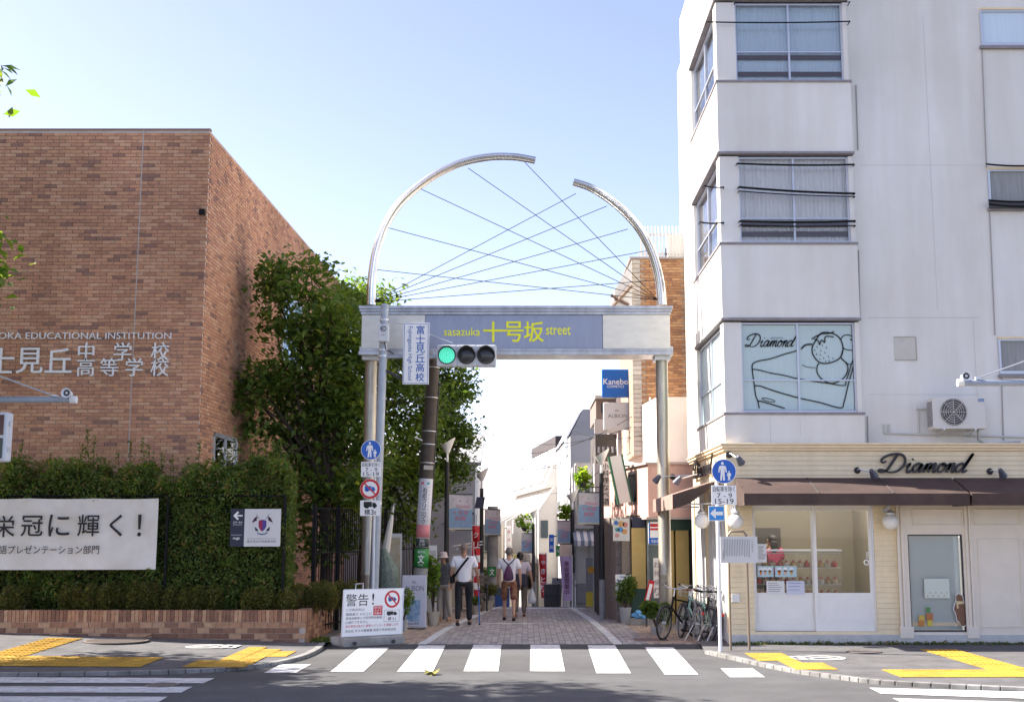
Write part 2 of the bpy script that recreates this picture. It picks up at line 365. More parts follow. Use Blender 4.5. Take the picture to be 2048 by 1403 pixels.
# sidewalks
KL = [(652, 1284), (640, 1296), (612, 1309), (570, 1320), (510, 1329), (430, 1336), (300, 1341), (120, 1344), (-100, 1346), (-700, 1349)]
KR = [(1408, 1300), (1470, 1314), (1530, 1327), (1600, 1340), (1680, 1351), (1760, 1360), (1900, 1368), (2060, 1375), (2500, 1388)]
HS = .05
def walk(name, kerb, back, m):
    mb = MB()
    for i in range(len(kerb) - 1):
        mb.quad(kerb[i], kerb[i + 1], back[i + 1], back[i])
    return struct(mb.build(name, m))
kl = [Vector(tuple(p)) for p in smooth_pts([G(x, y, HS) for x, y in KL], 4)]; kr = [Vector(tuple(p)) for p in smooth_pts([G(x, y, HS) for x, y in KR], 4)]
def zl(x): return HS + max(0, -3.9 - x) * .03
bl = [Vector((p.x, 22.05, zl(p.x))) for p in kl]; bl[0] = Vector((-3.72, 24.6, HS))
br = [Vector((max(p.x, 3.3), 22.6, HS)) for p in kr]; br[0] = Vector((3.2, 23.4, HS))
wl = walk('sidewalk_school_side', kl, bl, pave_dark); wr = walk('sidewalk_shop_side', kr, br, pave_dark)
def kerbs(line, par, side):
    for i in range(len(line) - 1):
        a, b = line[i], line[i + 1]; n = max(1, int((b - a).length / .62))
        for k in range(n):
            p = a.lerp(b, k / n); q = a.lerp(b, (k + 1) / n); d = (q - p); e = d.normalized() * .004; p = p + e; q = q - e
            nn = Vector((-d.y, d.x, 0)).normalized() * side
            mb = MB(); up = Vector((0, 0, .006)); dn = Vector((0, 0, -.16))
            mb.prism([p + dn, p + up, p + up + nn * .12, p + dn + nn * .12], q - p); mb.build('kerb_stone', kerbm, par, bevel=.012)
kerbs(kl, wl, -1); kerbs(kr, wr, 1)
# tactile tiles
def tile_mesh(kind):
    mb = MB(); mb.box(-.146, .146, -.146, .146, 0, .006)
    if kind:
        for i in range(4):
            for j in range(4):
                x, y = -.11 + i * .0733, -.11 + j * .0733; r = .018
                mb.add([(x - r, y - r, .006), (x + r, y - r, .006), (x + r, y + r, .006), (x - r, y + r, .006), (x, y, .016)], [(0, 1, 4), (1, 2, 4), (2, 3, 4), (3, 0, 4)])
    else:
        for i in range(4): x = -.11 + i * .0733; mb.box(x - .014, x + .014, -.135, .135, .006, .012)
    me = bpy.data.meshes.new('tactile_tile'); me.from_pydata(mb.v, [], mb.f); me.materials.append(yellow); return me
TM = [tile_mesh(0), tile_mesh(1)]
def inside(x, y, poly):
    c = False; n = len(poly)
    for i in range(n):
        x1, y1 = poly[i]; x2, y2 = poly[(i + 1) % n]
        if (y1 > y) != (y2 > y) and x < (x2 - x1) * (y - y1) / (y2 - y1) + x1: c = not c
    return c
done = set()
def tiles(polypx, par, kind, zf, world=False):
    poly = polypx if world else [tuple(G(x, y, HS)[:2]) for x, y in polypx]
    xs = [p[0] for p in poly]; ys = [p[1] for p in poly]
    for i in range(int(min(xs) / .3) - 1, int(max(xs) / .3) + 2):
        for j in range(int(min(ys) / .3) - 1, int(max(ys) / .3) + 2):
            x, y = i * .3 + .05, j * .3 + .1
            if (i, j) in done or not inside(x, y, poly): continue
            done.add((i, j)); link('tactile_tile', TM[kind], (x, y, zf(x, y) + .003), par)
def zwl(x, y):
    yk = np.interp(x, [p.x for p in reversed(kl)], [p.y for p in reversed(kl)]); t = min(1, max(0, (y - yk) / (22.05 - yk))); return HS + (zl(x) - HS) * t + .002
rect = lambda x0, x1, y0, y1: [(x0, y0), (x1, y0), (x1, y1), (x0, y1)]
tiles(rect(-10.6, -5.45, 18.0, 19.2), wl, 1, zwl, True)
tiles(rect(-8.2, -7.6, 19.2, 21.6), wl, 0, zwl, True)
tiles([(385, 1333), (470, 1334), (592, 1302), (500, 1293), (430, 1316)], wl, 1, zwl)
tiles([(1462, 1304), (1545, 1304), (1690, 1342), (1605, 1338)], wr, 1, lambda x, y: HS)
tiles(rect(4.9, 9.9, 16.75, 17.65), wr, 1, lambda x, y: HS, True)
tiles(rect(6.4, 7.0, 17.65, 20.6), wr, 0, lambda x, y: HS, True)
def symbol(px, py, par, zf, flip):
    c = G(px, py, HS); z = zf(c.x, c.y) + .005; mb = MB()
    f = lambda a, b: Vector((c.x + a * flip, c.y + b, z))
    ring = [f(-.05 + .3 * math.cos(t), .3 * math.sin(t)) for t in np.linspace(.6, 5.7, 22)]
    mb.ribbon(ring, .07, (0, 0, 1), .002)
    mb.ribbon([f(-.25, -.12), f(-.02, .1), f(.16, -.05)], .08, (0, 0, 1), .002); mb.ribbon([f(.28, -.27), f(.28, .27)], .09, (0, 0, 1), .002)
    mb.ribbon([f(.32, .2), f(.45, .2), f(.45, -.2), f(.32, -.2)], .08, (0, 0, 1), .002)
    mb.build('painted_symbol', paint, par)
symbol(418, 1296, wl, zwl, 1); symbol(1640, 1315, wr, lambda x, y: HS, -1)
def manhole(c, r, par):
    t = MB(); t.disc((c.x, c.y, c.z), (1, 0, 0), (0, 1, 0), r, .012, 40); o = t.build('manhole_cover', mat('iron', (.13, .11, .10), .6, .5, var=.3, scale=30), par)
    mb = MB(); mb.disc((c.x, c.y, c.z + .012), (1, 0, 0), (0, 1, 0), r * .97, .004, 40, r2=r * .88)
    k = int(r / .07)
    for i in range(-k, k + 1):
        for j in range(-k, k + 1):
            if math.hypot(i, j) * .07 < r * .82: mb.box(c.x + i * .07 - .022, c.x + i * .07 + .022, c.y + j * .07 - .022, c.y + j * .07 + .022, c.z + .012, c.z + .016)
    mb.build('raised_pattern', mat('iron_worn', (.30, .26, .23), .5, .6), o)
c = G(232, 1291, HS); manhole(Vector((c.x, c.y, zwl(c.x, c.y) + .002)), .55, wl)
manhole(G(1728, 1303, HS) + Vector((0, 0, .002)), .28, wr); manhole(G(325, 1370, 0) + Vector((0, 0, .001)), .22, road)
# fallen leaves on the road
def fallen(px, py, n, label, z=0.):
    c = G(px, py, z); t = thing('fallen_leaves', label, 'leaves', c)
    for i in range(n):
        p = c + Vector((random.uniform(-.13, .13), random.uniform(-.12, .12), .012)); a = random.uniform(0, 6.28); d = Vector((math.cos(a), math.sin(a), .3)) * .09; s_ = Vector((-math.sin(a), math.cos(a), .2)) * .05
        MB().add([p - d, p + s_, p + d + Vector((0, 0, .03)), p - s_ + Vector((0, 0, .03))], [(0, 1, 2, 3)]).build('leaf', mat('dry_leaf', (.18, .17, .03), .8) if n > 2 else mat('dry_leaf_brown', (.4, .22, .09), .8), t)
fallen(872, 1348, 6, 'small clump of greenish fallen leaves on the dark road before the crosswalk')
cc = G(298, 1273, HS); fallen(298, 1273, 2, 'brown curled leaf lying on the sidewalk by the planter', zwl(cc.x, cc.y))

# the shopping street: pavers up to the crest, plain slope beyond
def xl(Y): return float(np.interp(Y, [22.2, 26, 28, 33, 60], [-3.75, -3.6, -2.9, -2.2, -4.5]))
def xr(Y): return float(np.interp(Y, [22.2, 24, 28, 33, 45, 60], [3.35, 3.2, 2.45, 1.9, 1.5, 1.2]))
YC = 33.0
def zs(Y): return -.06 * max(0, Y - YC)
mb = MB(); ys = list(np.arange(22.22, 33.1, .9)) + [34, 40, 50, 64, 90]
for a, b in zip(ys[:-1], ys[1:]): mb.quad((xl(a) - 4, a, zs(a) - .001), (xr(a) + 5, a, zs(a) - .001), (xr(b) + 5, b, zs(b) - .001), (xl(b) - 4, b, zs(b) - .001))
street = struct(mb.build('shopping_street', mat('street_mortar', (.20, .19, .18), .95, var=.15, scale=5)))
PV = [mat('paver_grey_%d' % i, c, .85, var=.1, scale=9) for i, c in enumerate([(.33, .295, .275), (.38, .34, .315), (.29, .265, .25), (.42, .375, .345)])]
PT = [mat('paver_tan_%d' % i, c, .85, var=.1, scale=9) for i, c in enumerate([(.38, .28, .205), (.42, .315, .235), (.335, .25, .19), (.44, .34, .26)])]
LINE_L = [(843, 1289), (862, 1278), (890, 1260), (925, 1243), (960, 1228), (985, 1218), (1010, 1212)]
LINE_R = [(1236, 1289), (1222, 1275), (1200, 1255), (1178, 1238), (1158, 1225), (1140, 1214)]
gl = [G(*p) for p in LINE_L]; gr = [G(*p) for p in LINE_R]
def lane(Y): return np.interp(Y, [p.y for p in gl], [p.x for p in gl]), np.interp(Y, [p.y for p in gr], [p.x for p in gr])
pw, pl = .112, .228
def paver(m):
    mb = MB(); mb.add([(-.053, -.111, 0), (.053, -.111, 0), (.053, .111, 0), (-.053, .111, 0), (-.05, -.108, .012), (.05, -.108, .012), (.05, .108, .012), (-.05, .108, .012)],
                      [(4, 5, 6, 7), (0, 1, 5, 4), (1, 2, 6, 5), (2, 3, 7, 6), (3, 0, 4, 7)])
    me = bpy.data.meshes.new('paver'); me.from_pydata(mb.v, [], mb.f); me.materials.append(m); return me
PM = [paver(m) for m in PV + PT]; rest = MB(); cnt = 0; j = 0; Y = 22.34
while Y < YC + 3:
    a, b = lane(Y); i0 = int(xl(Y) / pw); i1 = int(xr(Y) / pw)
    for i in range(i0, i1 + 1):
        x = i * pw; k = random.randrange(4) + (4 if (x < a - .05 or x > b + .6) else 0); off = pl / 2 if i % 2 else 0
        if a <= x <= b: off = 0
        z = zs(Y) + random.uniform(-.0015, .0015)
        if cnt < 300 and -2.6 < x < 2.9:
            link('paver', PM[k], (x, Y + off, z), street); cnt += 1
        else:
            v = [(-.052, -.11, .012), (.052, -.11, .012), (.052, .11, .012), (-.052, .11, .012)]
            V = [(x + p[0], Y + off + p[1], z + p[2]) for p in v]; rest.add(V + [(p[0], p[1], z - .003) for p in V], [(0, 1, 2, 3), (0, 4, 5, 1), (1, 5, 6, 2), (2, 6, 7, 3), (3, 7, 4, 0)], k)
    Y += pl; j += 1
o = rest.build('pavers_beyond', PV + PT, street); o['kind'] = 'stuff'
for gp in (gl, gr):
    q = [Vector(tuple(p)) for p in smooth_pts(gp, 5)]; mb = MB(); mb.ribbon([p + Vector((0, 0, .014)) for p in q], .16, (0, 0, 1), .004); mb.build('white_edge_line', paint, street)
a, b = lane(33); MB().box(-2.0, 1.55, 32.2, 32.5, .014, .019).build('white_cross_band', paint, street)  # white band across the street just before the crest
MB().box(-.95, .2, 27.0, 27.16, .014, .018).build('white_cross_band', paint, street)

MB().box(2.0, 2.62, 22.75, 23.35, .010, .016).build('drain_cover', mat('rust_cover', (.16, .10, .085), .7, var=.2), street)
# ================================================================== school building (left)
YL = 23.3; CXL = -6.22; ZT = 9.82; CTH, CL = .0702, .2375
school = thing('school_building', 'tall tan and brown brick school building with raised white lettering', 'building', (CXL - 3, YL + 4, 0))
mortar = mat('mortar', (.54, .46, .40), .95, var=.1, scale=3)
SD = Vector((math.sin(R(1.35)), math.cos(R(1.35)), 0)); SN = Vector((SD.y, -SD.x, 0))
C0 = Vector((CXL, YL, 0)); LEN = 17.0
core = MB(); e = C0 + SD * LEN
core.prism([(CXL - .012, YL + .012, 0), (e.x - .012, e.y, 0), (-16, e.y, 0), (-16, YL + .012, 0)], (0, 0, ZT - .01)); core.build('wall_core', mortar, school)
BC = [(.61, .32, .18), (.54, .27, .16), (.64, .365, .22), (.46, .23, .14), (.32, .17, .12), (.58, .285, .165)]
BM = [grime(mat('brick_%d' % i, c, .85, var=.14, scale=10, bump=.25, bscale=90), .7, .18, (1, 1, .45)) for i, c in enumerate(BC)]
BP = [.27, .21, .2, .14, .06, .12]
def brick_me(m):
    mb = MB(); hx, hz = .1135, .030
    mb.add([(-hx, .014, -hz), (hx, .014, -hz), (hx, .014, hz), (-hx, .014, hz), (-hx + .003, 0, -hz + .003), (hx - .003, 0, -hz + .003), (hx - .003, 0, hz - .003), (-hx + .003, 0, hz - .003)],
           [(4, 5, 6, 7), (0, 1, 5, 4), (1, 2, 6, 5), (2, 3, 7, 6), (3, 0, 4, 7)])
    me = bpy.data.meshes.new('brick'); me.from_pydata(mb.v, [], mb.f); me.materials.append(m); return me
BME = [brick_me(m) for m in BM]
rest = MB(); cnt = 0; JX = XA(276, 500, YL)
WIN = [(24.35, 26.2, 2.2, ZA(868, 25)), (30.2, 32.6, 6.2, 8.0)]
nrow = int(ZT / CTH)
for r in range(nrow):
    z = r * CTH + .035; off = (r % 2) * CL / 2
    for k in range(0, 42):
        x1 = CXL - k * CL - off; x0 = x1 - CL + .01
        if k == 0 and off: x1_ = CXL
        ci = int(RNG.choice(6, p=BP)); xm = (x0 + x1) / 2
        if x0 < -16: break
        if 3.9 < z < 7.2 and xm > -9.6 and cnt < 300 and abs(xm - JX) > .16 and k > 0:
            link('brick', BME[ci], (xm, YL - .006, z), school); cnt += 1
        else:
            xa, xb = x0, x1 - 0
            if abs(xm - JX) < .135: # cut at the movement joint
                pieces = [(x0, JX - .012), (JX + .012, x1)]
            else: pieces = [(x0, x1)]
            for xa, xb in pieces:
                if xb - xa < .02: continue
                rest.add([(xa, YL - .006, z - .03), (xb, YL - .006, z - .03), (xb, YL - .006, z + .03), (xa, YL - .006, z + .03), (xa, YL + .012, z - .03), (xb, YL + .012, z - .03), (xb, YL + .012, z + .03), (xa, YL + .012, z + .03)], [(0, 1, 2, 3), (0, 4, 5, 1), (1, 5, 6, 2), (2, 6, 7, 3), (3, 7, 4, 0)], ci)
    if off: rest.box(CXL - off + .005, CXL - .001, YL - .006, YL + .012, z - .03, z + .03, int(RNG.choice(6, p=BP)))
o = rest.build('bricks_of_front_wall', BM, school); o['kind'] = 'stuff'
rest = MB()
for r in range(nrow):
    z = r * CTH + .035; off = (r % 2) * CL / 2; s_ = off
    while s_ < LEN - .3:
        L = CL - .01; Ym = YL + s_ + L / 2
        if not any(a - .06 < Ym < b + .06 and z0 < z < z1 for a, b, z0, z1 in WIN):
            a = C0 + SD * s_ + SN * .006; b = C0 + SD * (s_ + L) + SN * .006; ci = int(RNG.choice(6, p=BP)); n_ = SN * -.016
            rest.add([a + Vector((0, 0, z - .03)), b + Vector((0, 0, z - .03)), b + Vector((0, 0, z + .03)), a + Vector((0, 0, z + .03)),
                      a + n_ + Vector((0, 0, z - .03)), b + n_ + Vector((0, 0, z - .03)), b + n_ + Vector((0, 0, z + .03)), a + n_ + Vector((0, 0, z + .03))], [(0, 1, 2, 3), (0, 4, 5, 1), (1, 5, 6, 2), (2, 6, 7, 3), (3, 7, 4, 0)], ci)
        s_ += CL
o = rest.build('bricks_of_side_wall', BM, school); o['kind'] = 'stuff'
MB().box(JX - .01, JX + .01, YL - .004, YL + .01, 2.5, ZT).build('movement_joint', mat('joint_sealant', (.5, .45, .41), .8), school)
cp = MB(); cp.box(-16, CXL + .008, YL - .008, YL + .12, ZT - .005, ZT + .025); cp.build('coping', mat('coping_metal', (.30, .17, .10), .6), school)
for a, b, z0, z1 in WIN:
    A = C0 + SD * (a - YL); B = C0 + SD * (b - YL); wn = MB()
    fr = Frame(A + Vector((0, 0, z0)), B - A, (0, 0, z1 - z0))
    wf = MB()
    for (u0, v0, u1, v1) in [(0, 0, 1, .05), (0, .95, 1, 1), (0, 0, .06, 1), (.94, 0, 1, 1), (.47, 0, .52, 1)]: fr.sub(u0, v0, u1, v1).plate(wf, .035, -.02)
    wo = wf.build('window', alu, school); g = MB(); fr.plate(g, .01, -.012); g.build('pane', glass_dk if z0 < 4 else mat('sky_glass', (.35, .5, .62), .08, .6), wo)
# lettering on the wall
lm = mat('letter_metal', (.84, .84, .82), .5)
text(FY(-92, 665, 343, 682, YL - .006), 'FUJIMIGAOKA EDUCATIONAL INSTITUTION', lm, school, t=.03, bold=-.006)
def chars(row, Y, m, par, size, t=.03, bold=.01, nm='letter'):
    for ch, x, y in row: text(FY(x - size / 2, y - size / 2, x + size / 2, y + size / 2, Y), ch, m, par, name=nm, t=t, fit='keep', bold=bold)
chars([('富', -56, 721), ('士', 2, 721), ('見', 60, 721), ('丘', 118, 721)], YL - .006, lm, school, 53)
chars([('中', 173, 703), ('学', 246, 703), ('校', 321, 703), ('高', 172, 734), ('等', 219, 734), ('学', 269, 734), ('校', 320, 734)], YL - .006, lm, school, 36)
MB().box(*[XA(400, 425, YL), XA(411, 425, YL)], YL - .09, YL - .006, ZA(430, YL), ZA(420, YL)).build('wall_bracket', blackm, school)
sp = P(108, 945, YL - .1); MB().box(sp.x - .1, sp.x + .1, YL - .2, YL - .01, sp.z - .06, sp.z + .06).build('floodlight', blackm, school, bevel=.02)

# ================================================================== planter, hedge, fence
PX1, PYF = -3.87, 22.05; PZ = .60
planter = thing('brick_planter', 'low brown brick planter wall with a soldier course below the hedge', 'planter', (-6.5, PYF, 0))
MB().box(-13, PX1 - .02, PYF + .02, PYF + .18, -.1, PZ - .01).build('wall_core', mortar, planter); MB().box(PX1 - .18, PX1 - .02, PYF + .18, 25.3, -.1, PZ - .01).build('wall_core', mortar, planter)
sx = MB().box(-13, PX1 - .19, PYF + .19, 23.2, 0, PZ - .12).build('soil_bed', soil, planter)
MB().box(-6.1, PX1 - .19, 23.2, 25.3, 0, PZ - .122).build('soil_bed', soil, planter)
PB = [mat('planter_brick_%d' % i, c, .85, var=.2, scale=14, bump=.3, bscale=80) for i, c in enumerate([(.40, .20, .115), (.46, .25, .145), (.30, .155, .095), (.52, .31, .185), (.24, .12, .075)])]
def bme(sz, m):
    me = bpy.data.meshes.new('brick'); mb = MB(); mb.box(-sz[0] / 2, sz[0] / 2, -sz[1] / 2, sz[1] / 2, -sz[2] / 2, sz[2] / 2); me.from_pydata(mb.v, [], mb.f); me.materials.append(m); return me
SOL = [bme((.062, .21, .20), m) for m in PB]; STR = [bme((.215, .10, .085), m) for m in PB]
SOLS = [bme((.21, .062, .20), m) for m in PB]; STRS = [bme((.10, .215, .085), m) for m in PB]
x = PX1 - .035
while x > -9.6: link('brick', random.choice(SOL), (x, PYF + .1, PZ - .1 + random.uniform(-.002, .002)), planter); x -= .07
y = PYF + .24
while y < 25.2: link('brick', random.choice(SOLS), (PX1 - .1, y, PZ - .1), planter); y += .07
for r in range(5):
    z = PZ - .255 - r * .095; x = PX1 - .108 - (r % 2) * .112
    while x > -9.6:
        if z + .04 > zl(x): link('brick', random.choice(STR[2:] if r else STR), (x, PYF + .052, z), planter)
        x -= .225
    y = PYF + .2 + (r % 2) * .112
    while y < 25.2: link('brick', random.choice(STRS), (PX1 - .052, y, z), planter); y += .225
mb = MB(); mb.box(-13, PX1 - .03, PYF - .05, PYF + .02, 0, .0); 
# low clipped shrubs standing in the planter
def shrub(px0, px1, ytop, Yc, label, dens=1.0):
    a = P(px0, 1190, Yc).x; b = P(px1, 1190, Yc).x; zt = ZA(ytop, Yc - .2); cx = (a + b) / 2; zb = PZ - .14; h = zt - zb
    t = thing('low_shrub', label, 'shrub', (cx, Yc, zb), 'low shrubs in the brick planter')
    n = int(5200 * dens * (b - a)); pts = []
    k = max(2, int((b - a) / .22))
    for i in range(k):
        x = a + (i + .5) * (b - a) / k + random.uniform(-.05, .05); pts.append(blob((x, Yc + random.uniform(-.05, .05), zb + h * .56), ((b - a) / k * .75, .26, h * random.uniform(.44, .54)), n // k))
    leaves('foliage', np.concatenate(pts) - np.array([0, .07, 0]), .046, SHRUB, t, up=.4, pick=[.35, .35, .12, .18])
    mb = MB()
    for i in range(k * 2):
        x = random.uniform(a + .08, b - .08); p = Vector((x, Yc + random.uniform(-.08, .08), zb - .02)); q = p + Vector((random.uniform(-.14, .14), random.uniform(-.1, .1), h * .75)); mb.tube([p, p.lerp(q, .5) + Vector((random.uniform(-.03, .03), 0, 0)), q], [.009, .007, .003], 5)
    mb.build('stem', barkm, t)
shrub(-130, 62, 1172, 22.45, 'low dark shrub at the left edge below the banner')
shrub(122, 228, 1166, 22.45, 'low brownish shrub below the middle of the banner')
shrub(232, 330, 1164, 22.47, 'low dense shrub below the exclamation mark end of banner')
shrub(334, 446, 1172, 22.45, 'low shrub right of the banner, left of the gap below the crest sign')
shrub(488, 585, 1178, 22.45, 'low shrub below the school crest sign at the fence post')
shrub(588, 676, 1164, 22.95, 'low sunlit shrub at the planter corner by the street')
shrub(640, 718, 1160, 23.9, 'low shrub along the street side of the planter behind the warning board')
# tall hedge
hz = 2.98
hedge = thing('tall_hedge', 'tall clipped green hedge in front of the brick school wall', 'hedge', (-7, 22.75, PZ - .12))
HX0, HX1, HY0, HY1 = -12.5, -4.32, 22.48, 23.15
MB().box(HX0, HX1 - .12, HY0 + .16, HY1 - .05, PZ - .13, hz - .22).build('dark_inner_block', mat('hedge_core', (.012, .016, .008), 1), hedge)  # added solid dark block behind the leaves, so nothing shows through
def top(x): return hz + .10 * math.sin(x * 2.1) + .07 * math.sin(x * 5.3 + 1) + .3 * max(0, 1 - abs(x + 4.95) / .75)
n = 52000; xs_ = RNG.uniform(HX0, HX1, n); zz = RNG.uniform(0, 1, n); yy = HY0 + np.abs(RNG.normal(0, .085, n)) - .03 + .05 * np.sin(xs_ * 6) * np.sin(zz * 14) + .05 * np.sin(xs_ * 2.3 + 1) * np.cos(zz * 6 + xs_)
tz = np.array([top(x) for x in xs_]); front = np.stack([xs_, yy, PZ - .1 + zz * (tz - PZ + .1)], 1)
keep = ~((front[:, 0] < -6.45) & (front[:, 2] > 1.35) & (front[:, 2] < 2.5) & (front[:, 1] < 22.5)); front = front[keep]
n = 14000; xs_ = RNG.uniform(HX0, HX1, n); tz = np.array([top(x) for x in xs_]); topp = np.stack([xs_, RNG.uniform(HY0, HY1, n), tz - np.abs(RNG.normal(0, .09, n))], 1)
n = 5000; zz = RNG.uniform(PZ - .1, hz + .1, n); sidep = np.stack([HX1 - np.abs(RNG.normal(0, .1, n)) + .06, RNG.uniform(HY0, HY1, n), zz], 1)
sh = []; 
for (px, py) in [(45, 880), (28, 900), (175, 858), (190, 872), (165, 885), (262, 880), (285, 875), (296, 885), (325, 905), (235, 905), (100, 905), (375, 915), (400, 880), (470, 855), (480, 870), (500, 860), (515, 850), (530, 855), (545, 880), (560, 875), (575, 905), (455, 890), (440, 905), (-40, 880), (120, 915), (210, 915), (345, 915)]:
    p = P(px, py, 22.8 + random.uniform(-.2, .2)); b0 = Vector((p.x + random.uniform(-.08, .08), p.y, hz - .2)); L = (p - b0).length
    stems = MB(); stems.tube([b0, b0.lerp(p, .5) + Vector((.015, 0, 0)), p], [.006, .005, .002], 4)
    stems.build('shoot', barkm, hedge)
    k = int(L / .011)
    for i in range(k):
        t_ = i / k; q = b0.lerp(p, t_); rr = .10 * (1 - t_) + .035; sh.append(np.array(q) + RNG.normal(0, rr * .55, 3))
tuf = [blob((random.uniform(-10, HX1), HY0 + random.uniform(-.02, .1), random.uniform(PZ + .1, hz + .05)), (random.uniform(.1, .25),) * 3, random.randrange(90, 260)) for k in range(70)] + [blob((random.uniform(-10, HX1), random.uniform(HY0, HY1), hz + random.uniform(0, .18)), (random.uniform(.12, .3), .2, random.uniform(.1, .22)), 200) for k in range(36)]
tuf = np.concatenate(tuf); tuf = tuf[~((tuf[:, 0] < -6.45) & (tuf[:, 2] > 1.35) & (tuf[:, 2] < 2.5) & (tuf[:, 1] < 22.5)) & ~((tuf[:, 0] > -5.6) & (tuf[:, 0] < -4.2) & (tuf[:, 2] > 1.5) & (tuf[:, 2] < 2.5) & (tuf[:, 1] < 22.4))]
leaves('foliage', np.concatenate([front, topp, sidep, np.array(sh)]), .062, HEDGE, hedge, up=.15, pick=[.4, .3, .24, .06])
leaves('foliage', tuf, .07, [HEDGE[1], HEDGE[0], BRIGHT[2], HEDGE[3]], hedge, up=.2, pick=[.45, .33, .12, .1])
n = 3000; q = blob((-4.75, 22.9, 2.75), (.5, .35, .7), n); leaves('foliage', q, .06, [HEDGE[1], HEDGE[0], HEDGE[3], BRIGHT[2]], hedge, up=.2)
# black fence
def fence(label, pts, ht, pick, z0):
    t = thing('metal_fence', label, 'fence', (pts[0].x, pts[0].y, z0))
    for p in pts: k_ = .035 if pick else .022; MB().box(p.x - k_, p.x + k_, p.y - k_, p.y + k_, z0, z0 + ht).build('post', blackm, t)
    for a, b in zip(pts[:-1], pts[1:]):
        d = (b - a); 
        for h in ((.06, .62, .97) if pick else (.985,)): 
            mb = MB(); mb.tube([a + Vector((0, 0, z0 + ht * h - a.z)), b + Vector((0, 0, z0 + ht * h - b.z))], .016, 6); mb.build('rail', blackm, t)
        if not pick: continue
        n = int(d.length / .13)
        for k in range(1, n):
            p = a.lerp(b, k / n); mb = MB(); mb.tube([(p.x, p.y, z0 + .05), (p.x, p.y, z0 + ht * .97)], .009, 5); mb.build('picket', blackm, t)
    return t
ZF = PZ - .14; yF = 22.46
f1 = [Vector((XA(x, 1080, yF), yF, 0)) for x in (-215, 60, 333, 568)]
fence('black metal fence standing in the front face of the tall hedge', f1, ZA(988, yF) - ZF, 0, ZF)
f2 = [Vector((XA(628, 1080, 23.6), 23.6, 0)), Vector((XA(676, 1080, 24.8), 24.8, 0)), Vector((XA(731, 1080, 26.6), 26.6, 0)), Vector((-3.2, 28.4, 0)), Vector((-2.75, 30.8, 0))]
fence('black picket fence running back along the street under the tree', f2, ZA(1003, 24) - .1, 1, .05)
# banner on the hedge
banner = thing('cloth_banner', 'long white cloth banner with black brush-style Japanese slogan hung on hedge', 'banner', (-8.2, 22.3, 1.4))
bf = FY(-330, 996, 314, 1138, 22.3); mb = MB(); nu, nv = 90, 16
def bz(u, v): return .014 * math.sin(u * 23) * (1 - v * .5) + .012 * math.sin(u * 9 + v * 3) + .02 * v * (1 - v) + .008 * math.sin(u * 60 + v * 9) * v * v
for i in range(nu + 1):
    for j in range(nv + 1):
        u, v = i / nu, j / nv; sag = -.012 * abs(math.sin(u * math.pi * 5)) * (v > .9) - (.018 * (1 - u) if v < .1 else 0)
        mb.v.append(tuple(bf.pt(u, v + sag / bf.h, bz(u, v))))
for i in range(nu):
    for j in range(nv): a = i * (nv + 1) + j; mb.f.append((a, a + nv + 1, a + nv + 2, a + 1)); mb.m.append(0)
mb.build('cloth', whitef, banner, smooth=True)
for k in range(6): p = bf.pt(k / 5 * .99 + .005, .98, .03); MB().disc(p, (1, 0, 0), (0, 0, 1), .018, .004, 12, r2=.009).build('eyelet', alu, banner)
chars([('輝', -260, 1052), ('栄', 8, 1052), ('冠', 64, 1051), ('に', 118, 1050), ('輝', 177, 1050), ('く', 232, 1050), ('！', 279, 1050)], 22.255, inkm, banner, 43, t=.001, bold=.014)
text(FY(-2, 1090, 198, 1107, 22.255), '語プレゼンテーション部門', inkm, banner, t=.001, bold=.008)
# school crest sign
cs = thing('crest_sign', 'school sign with navy arrow strip and a red and blue shield crest', 'sign', P(510, 1092, 22.3))
fw = FY(489, 1017, 561, 1092, 22.3); fn = FY(461, 1017, 489, 1092, 22.3)
mb = MB(); fw.plate(mb, .03, -.015); mb.build('white_panel', mat('sign_white', (.60, .60, .61), .5), cs); mb = MB(); fn.plate(mb, .03, -.015); mb.build('navy_panel', navy, cs)
def poly(fr, pts, m, par, name, c=.017, t=.002):
    mb = MB(); mb.prism([fr.pt(a, b, c) for a, b in pts], fr.n * t); return mb.build(name, m, par)
def shp(fr, x0, y0, W, H, pts): return [((x - x0) / W, 1 - (y - y0) / H) for x, y in pts]
S = lambda pts: shp(fw, 500, 182, 1060, 1110, pts)   # coordinates of the enlarged view
poly(fw, S([(1030, 500), (940, 520), (915, 560), (920, 700), (960, 790), (1030, 850)]), mat('crest_red', (.28, .01, .06), .5), cs, 'shield_half')
poly(fw, S([(1030, 500), (1030, 850), (1100, 790), (1145, 700), (1150, 560), (1120, 520)]), mat('crest_blue', (.06, .04, .25), .5), cs, 'shield_half')
poly(fw, S([(870, 860), (930, 900), (1030, 915), (1120, 900), (1190, 860), (1170, 920), (1030, 955), (900, 930)]), mat('crest_teal', (.05, .12, .22), .5), cs, 'ribbon')
poly(fw, S([(805, 705), (900, 790), (910, 850), (825, 820)]), navy, cs, 'ribbon_end'); poly(fw, S([(1255, 705), (1160, 790), (1150, 850), (1240, 820)]), navy, cs, 'ribbon_end')
for sgn in (1, -1):
    X_ = lambda x: 1030 + (x - 1030) * sgn
    for k in range(3):
        d = k * 42; poly(fw, S([(X_(870 - d * .2 - 5), 400 + d), (X_(800 - d * .6), 440 + d), (X_(765 - d * .5), 520 + d), (X_(790 - d * .5), 500 + d), (X_(880 - d * .1), 430 + d)]), navy if k % 2 else mat('crest_plum', (.10, .02, .06), .5), cs, 'flag_stripe')
    poly(fw, S([(X_(835), 320), (X_(940), 480), (X_(930), 488), (X_(828), 326)]), inkg, cs, 'flag_staff')
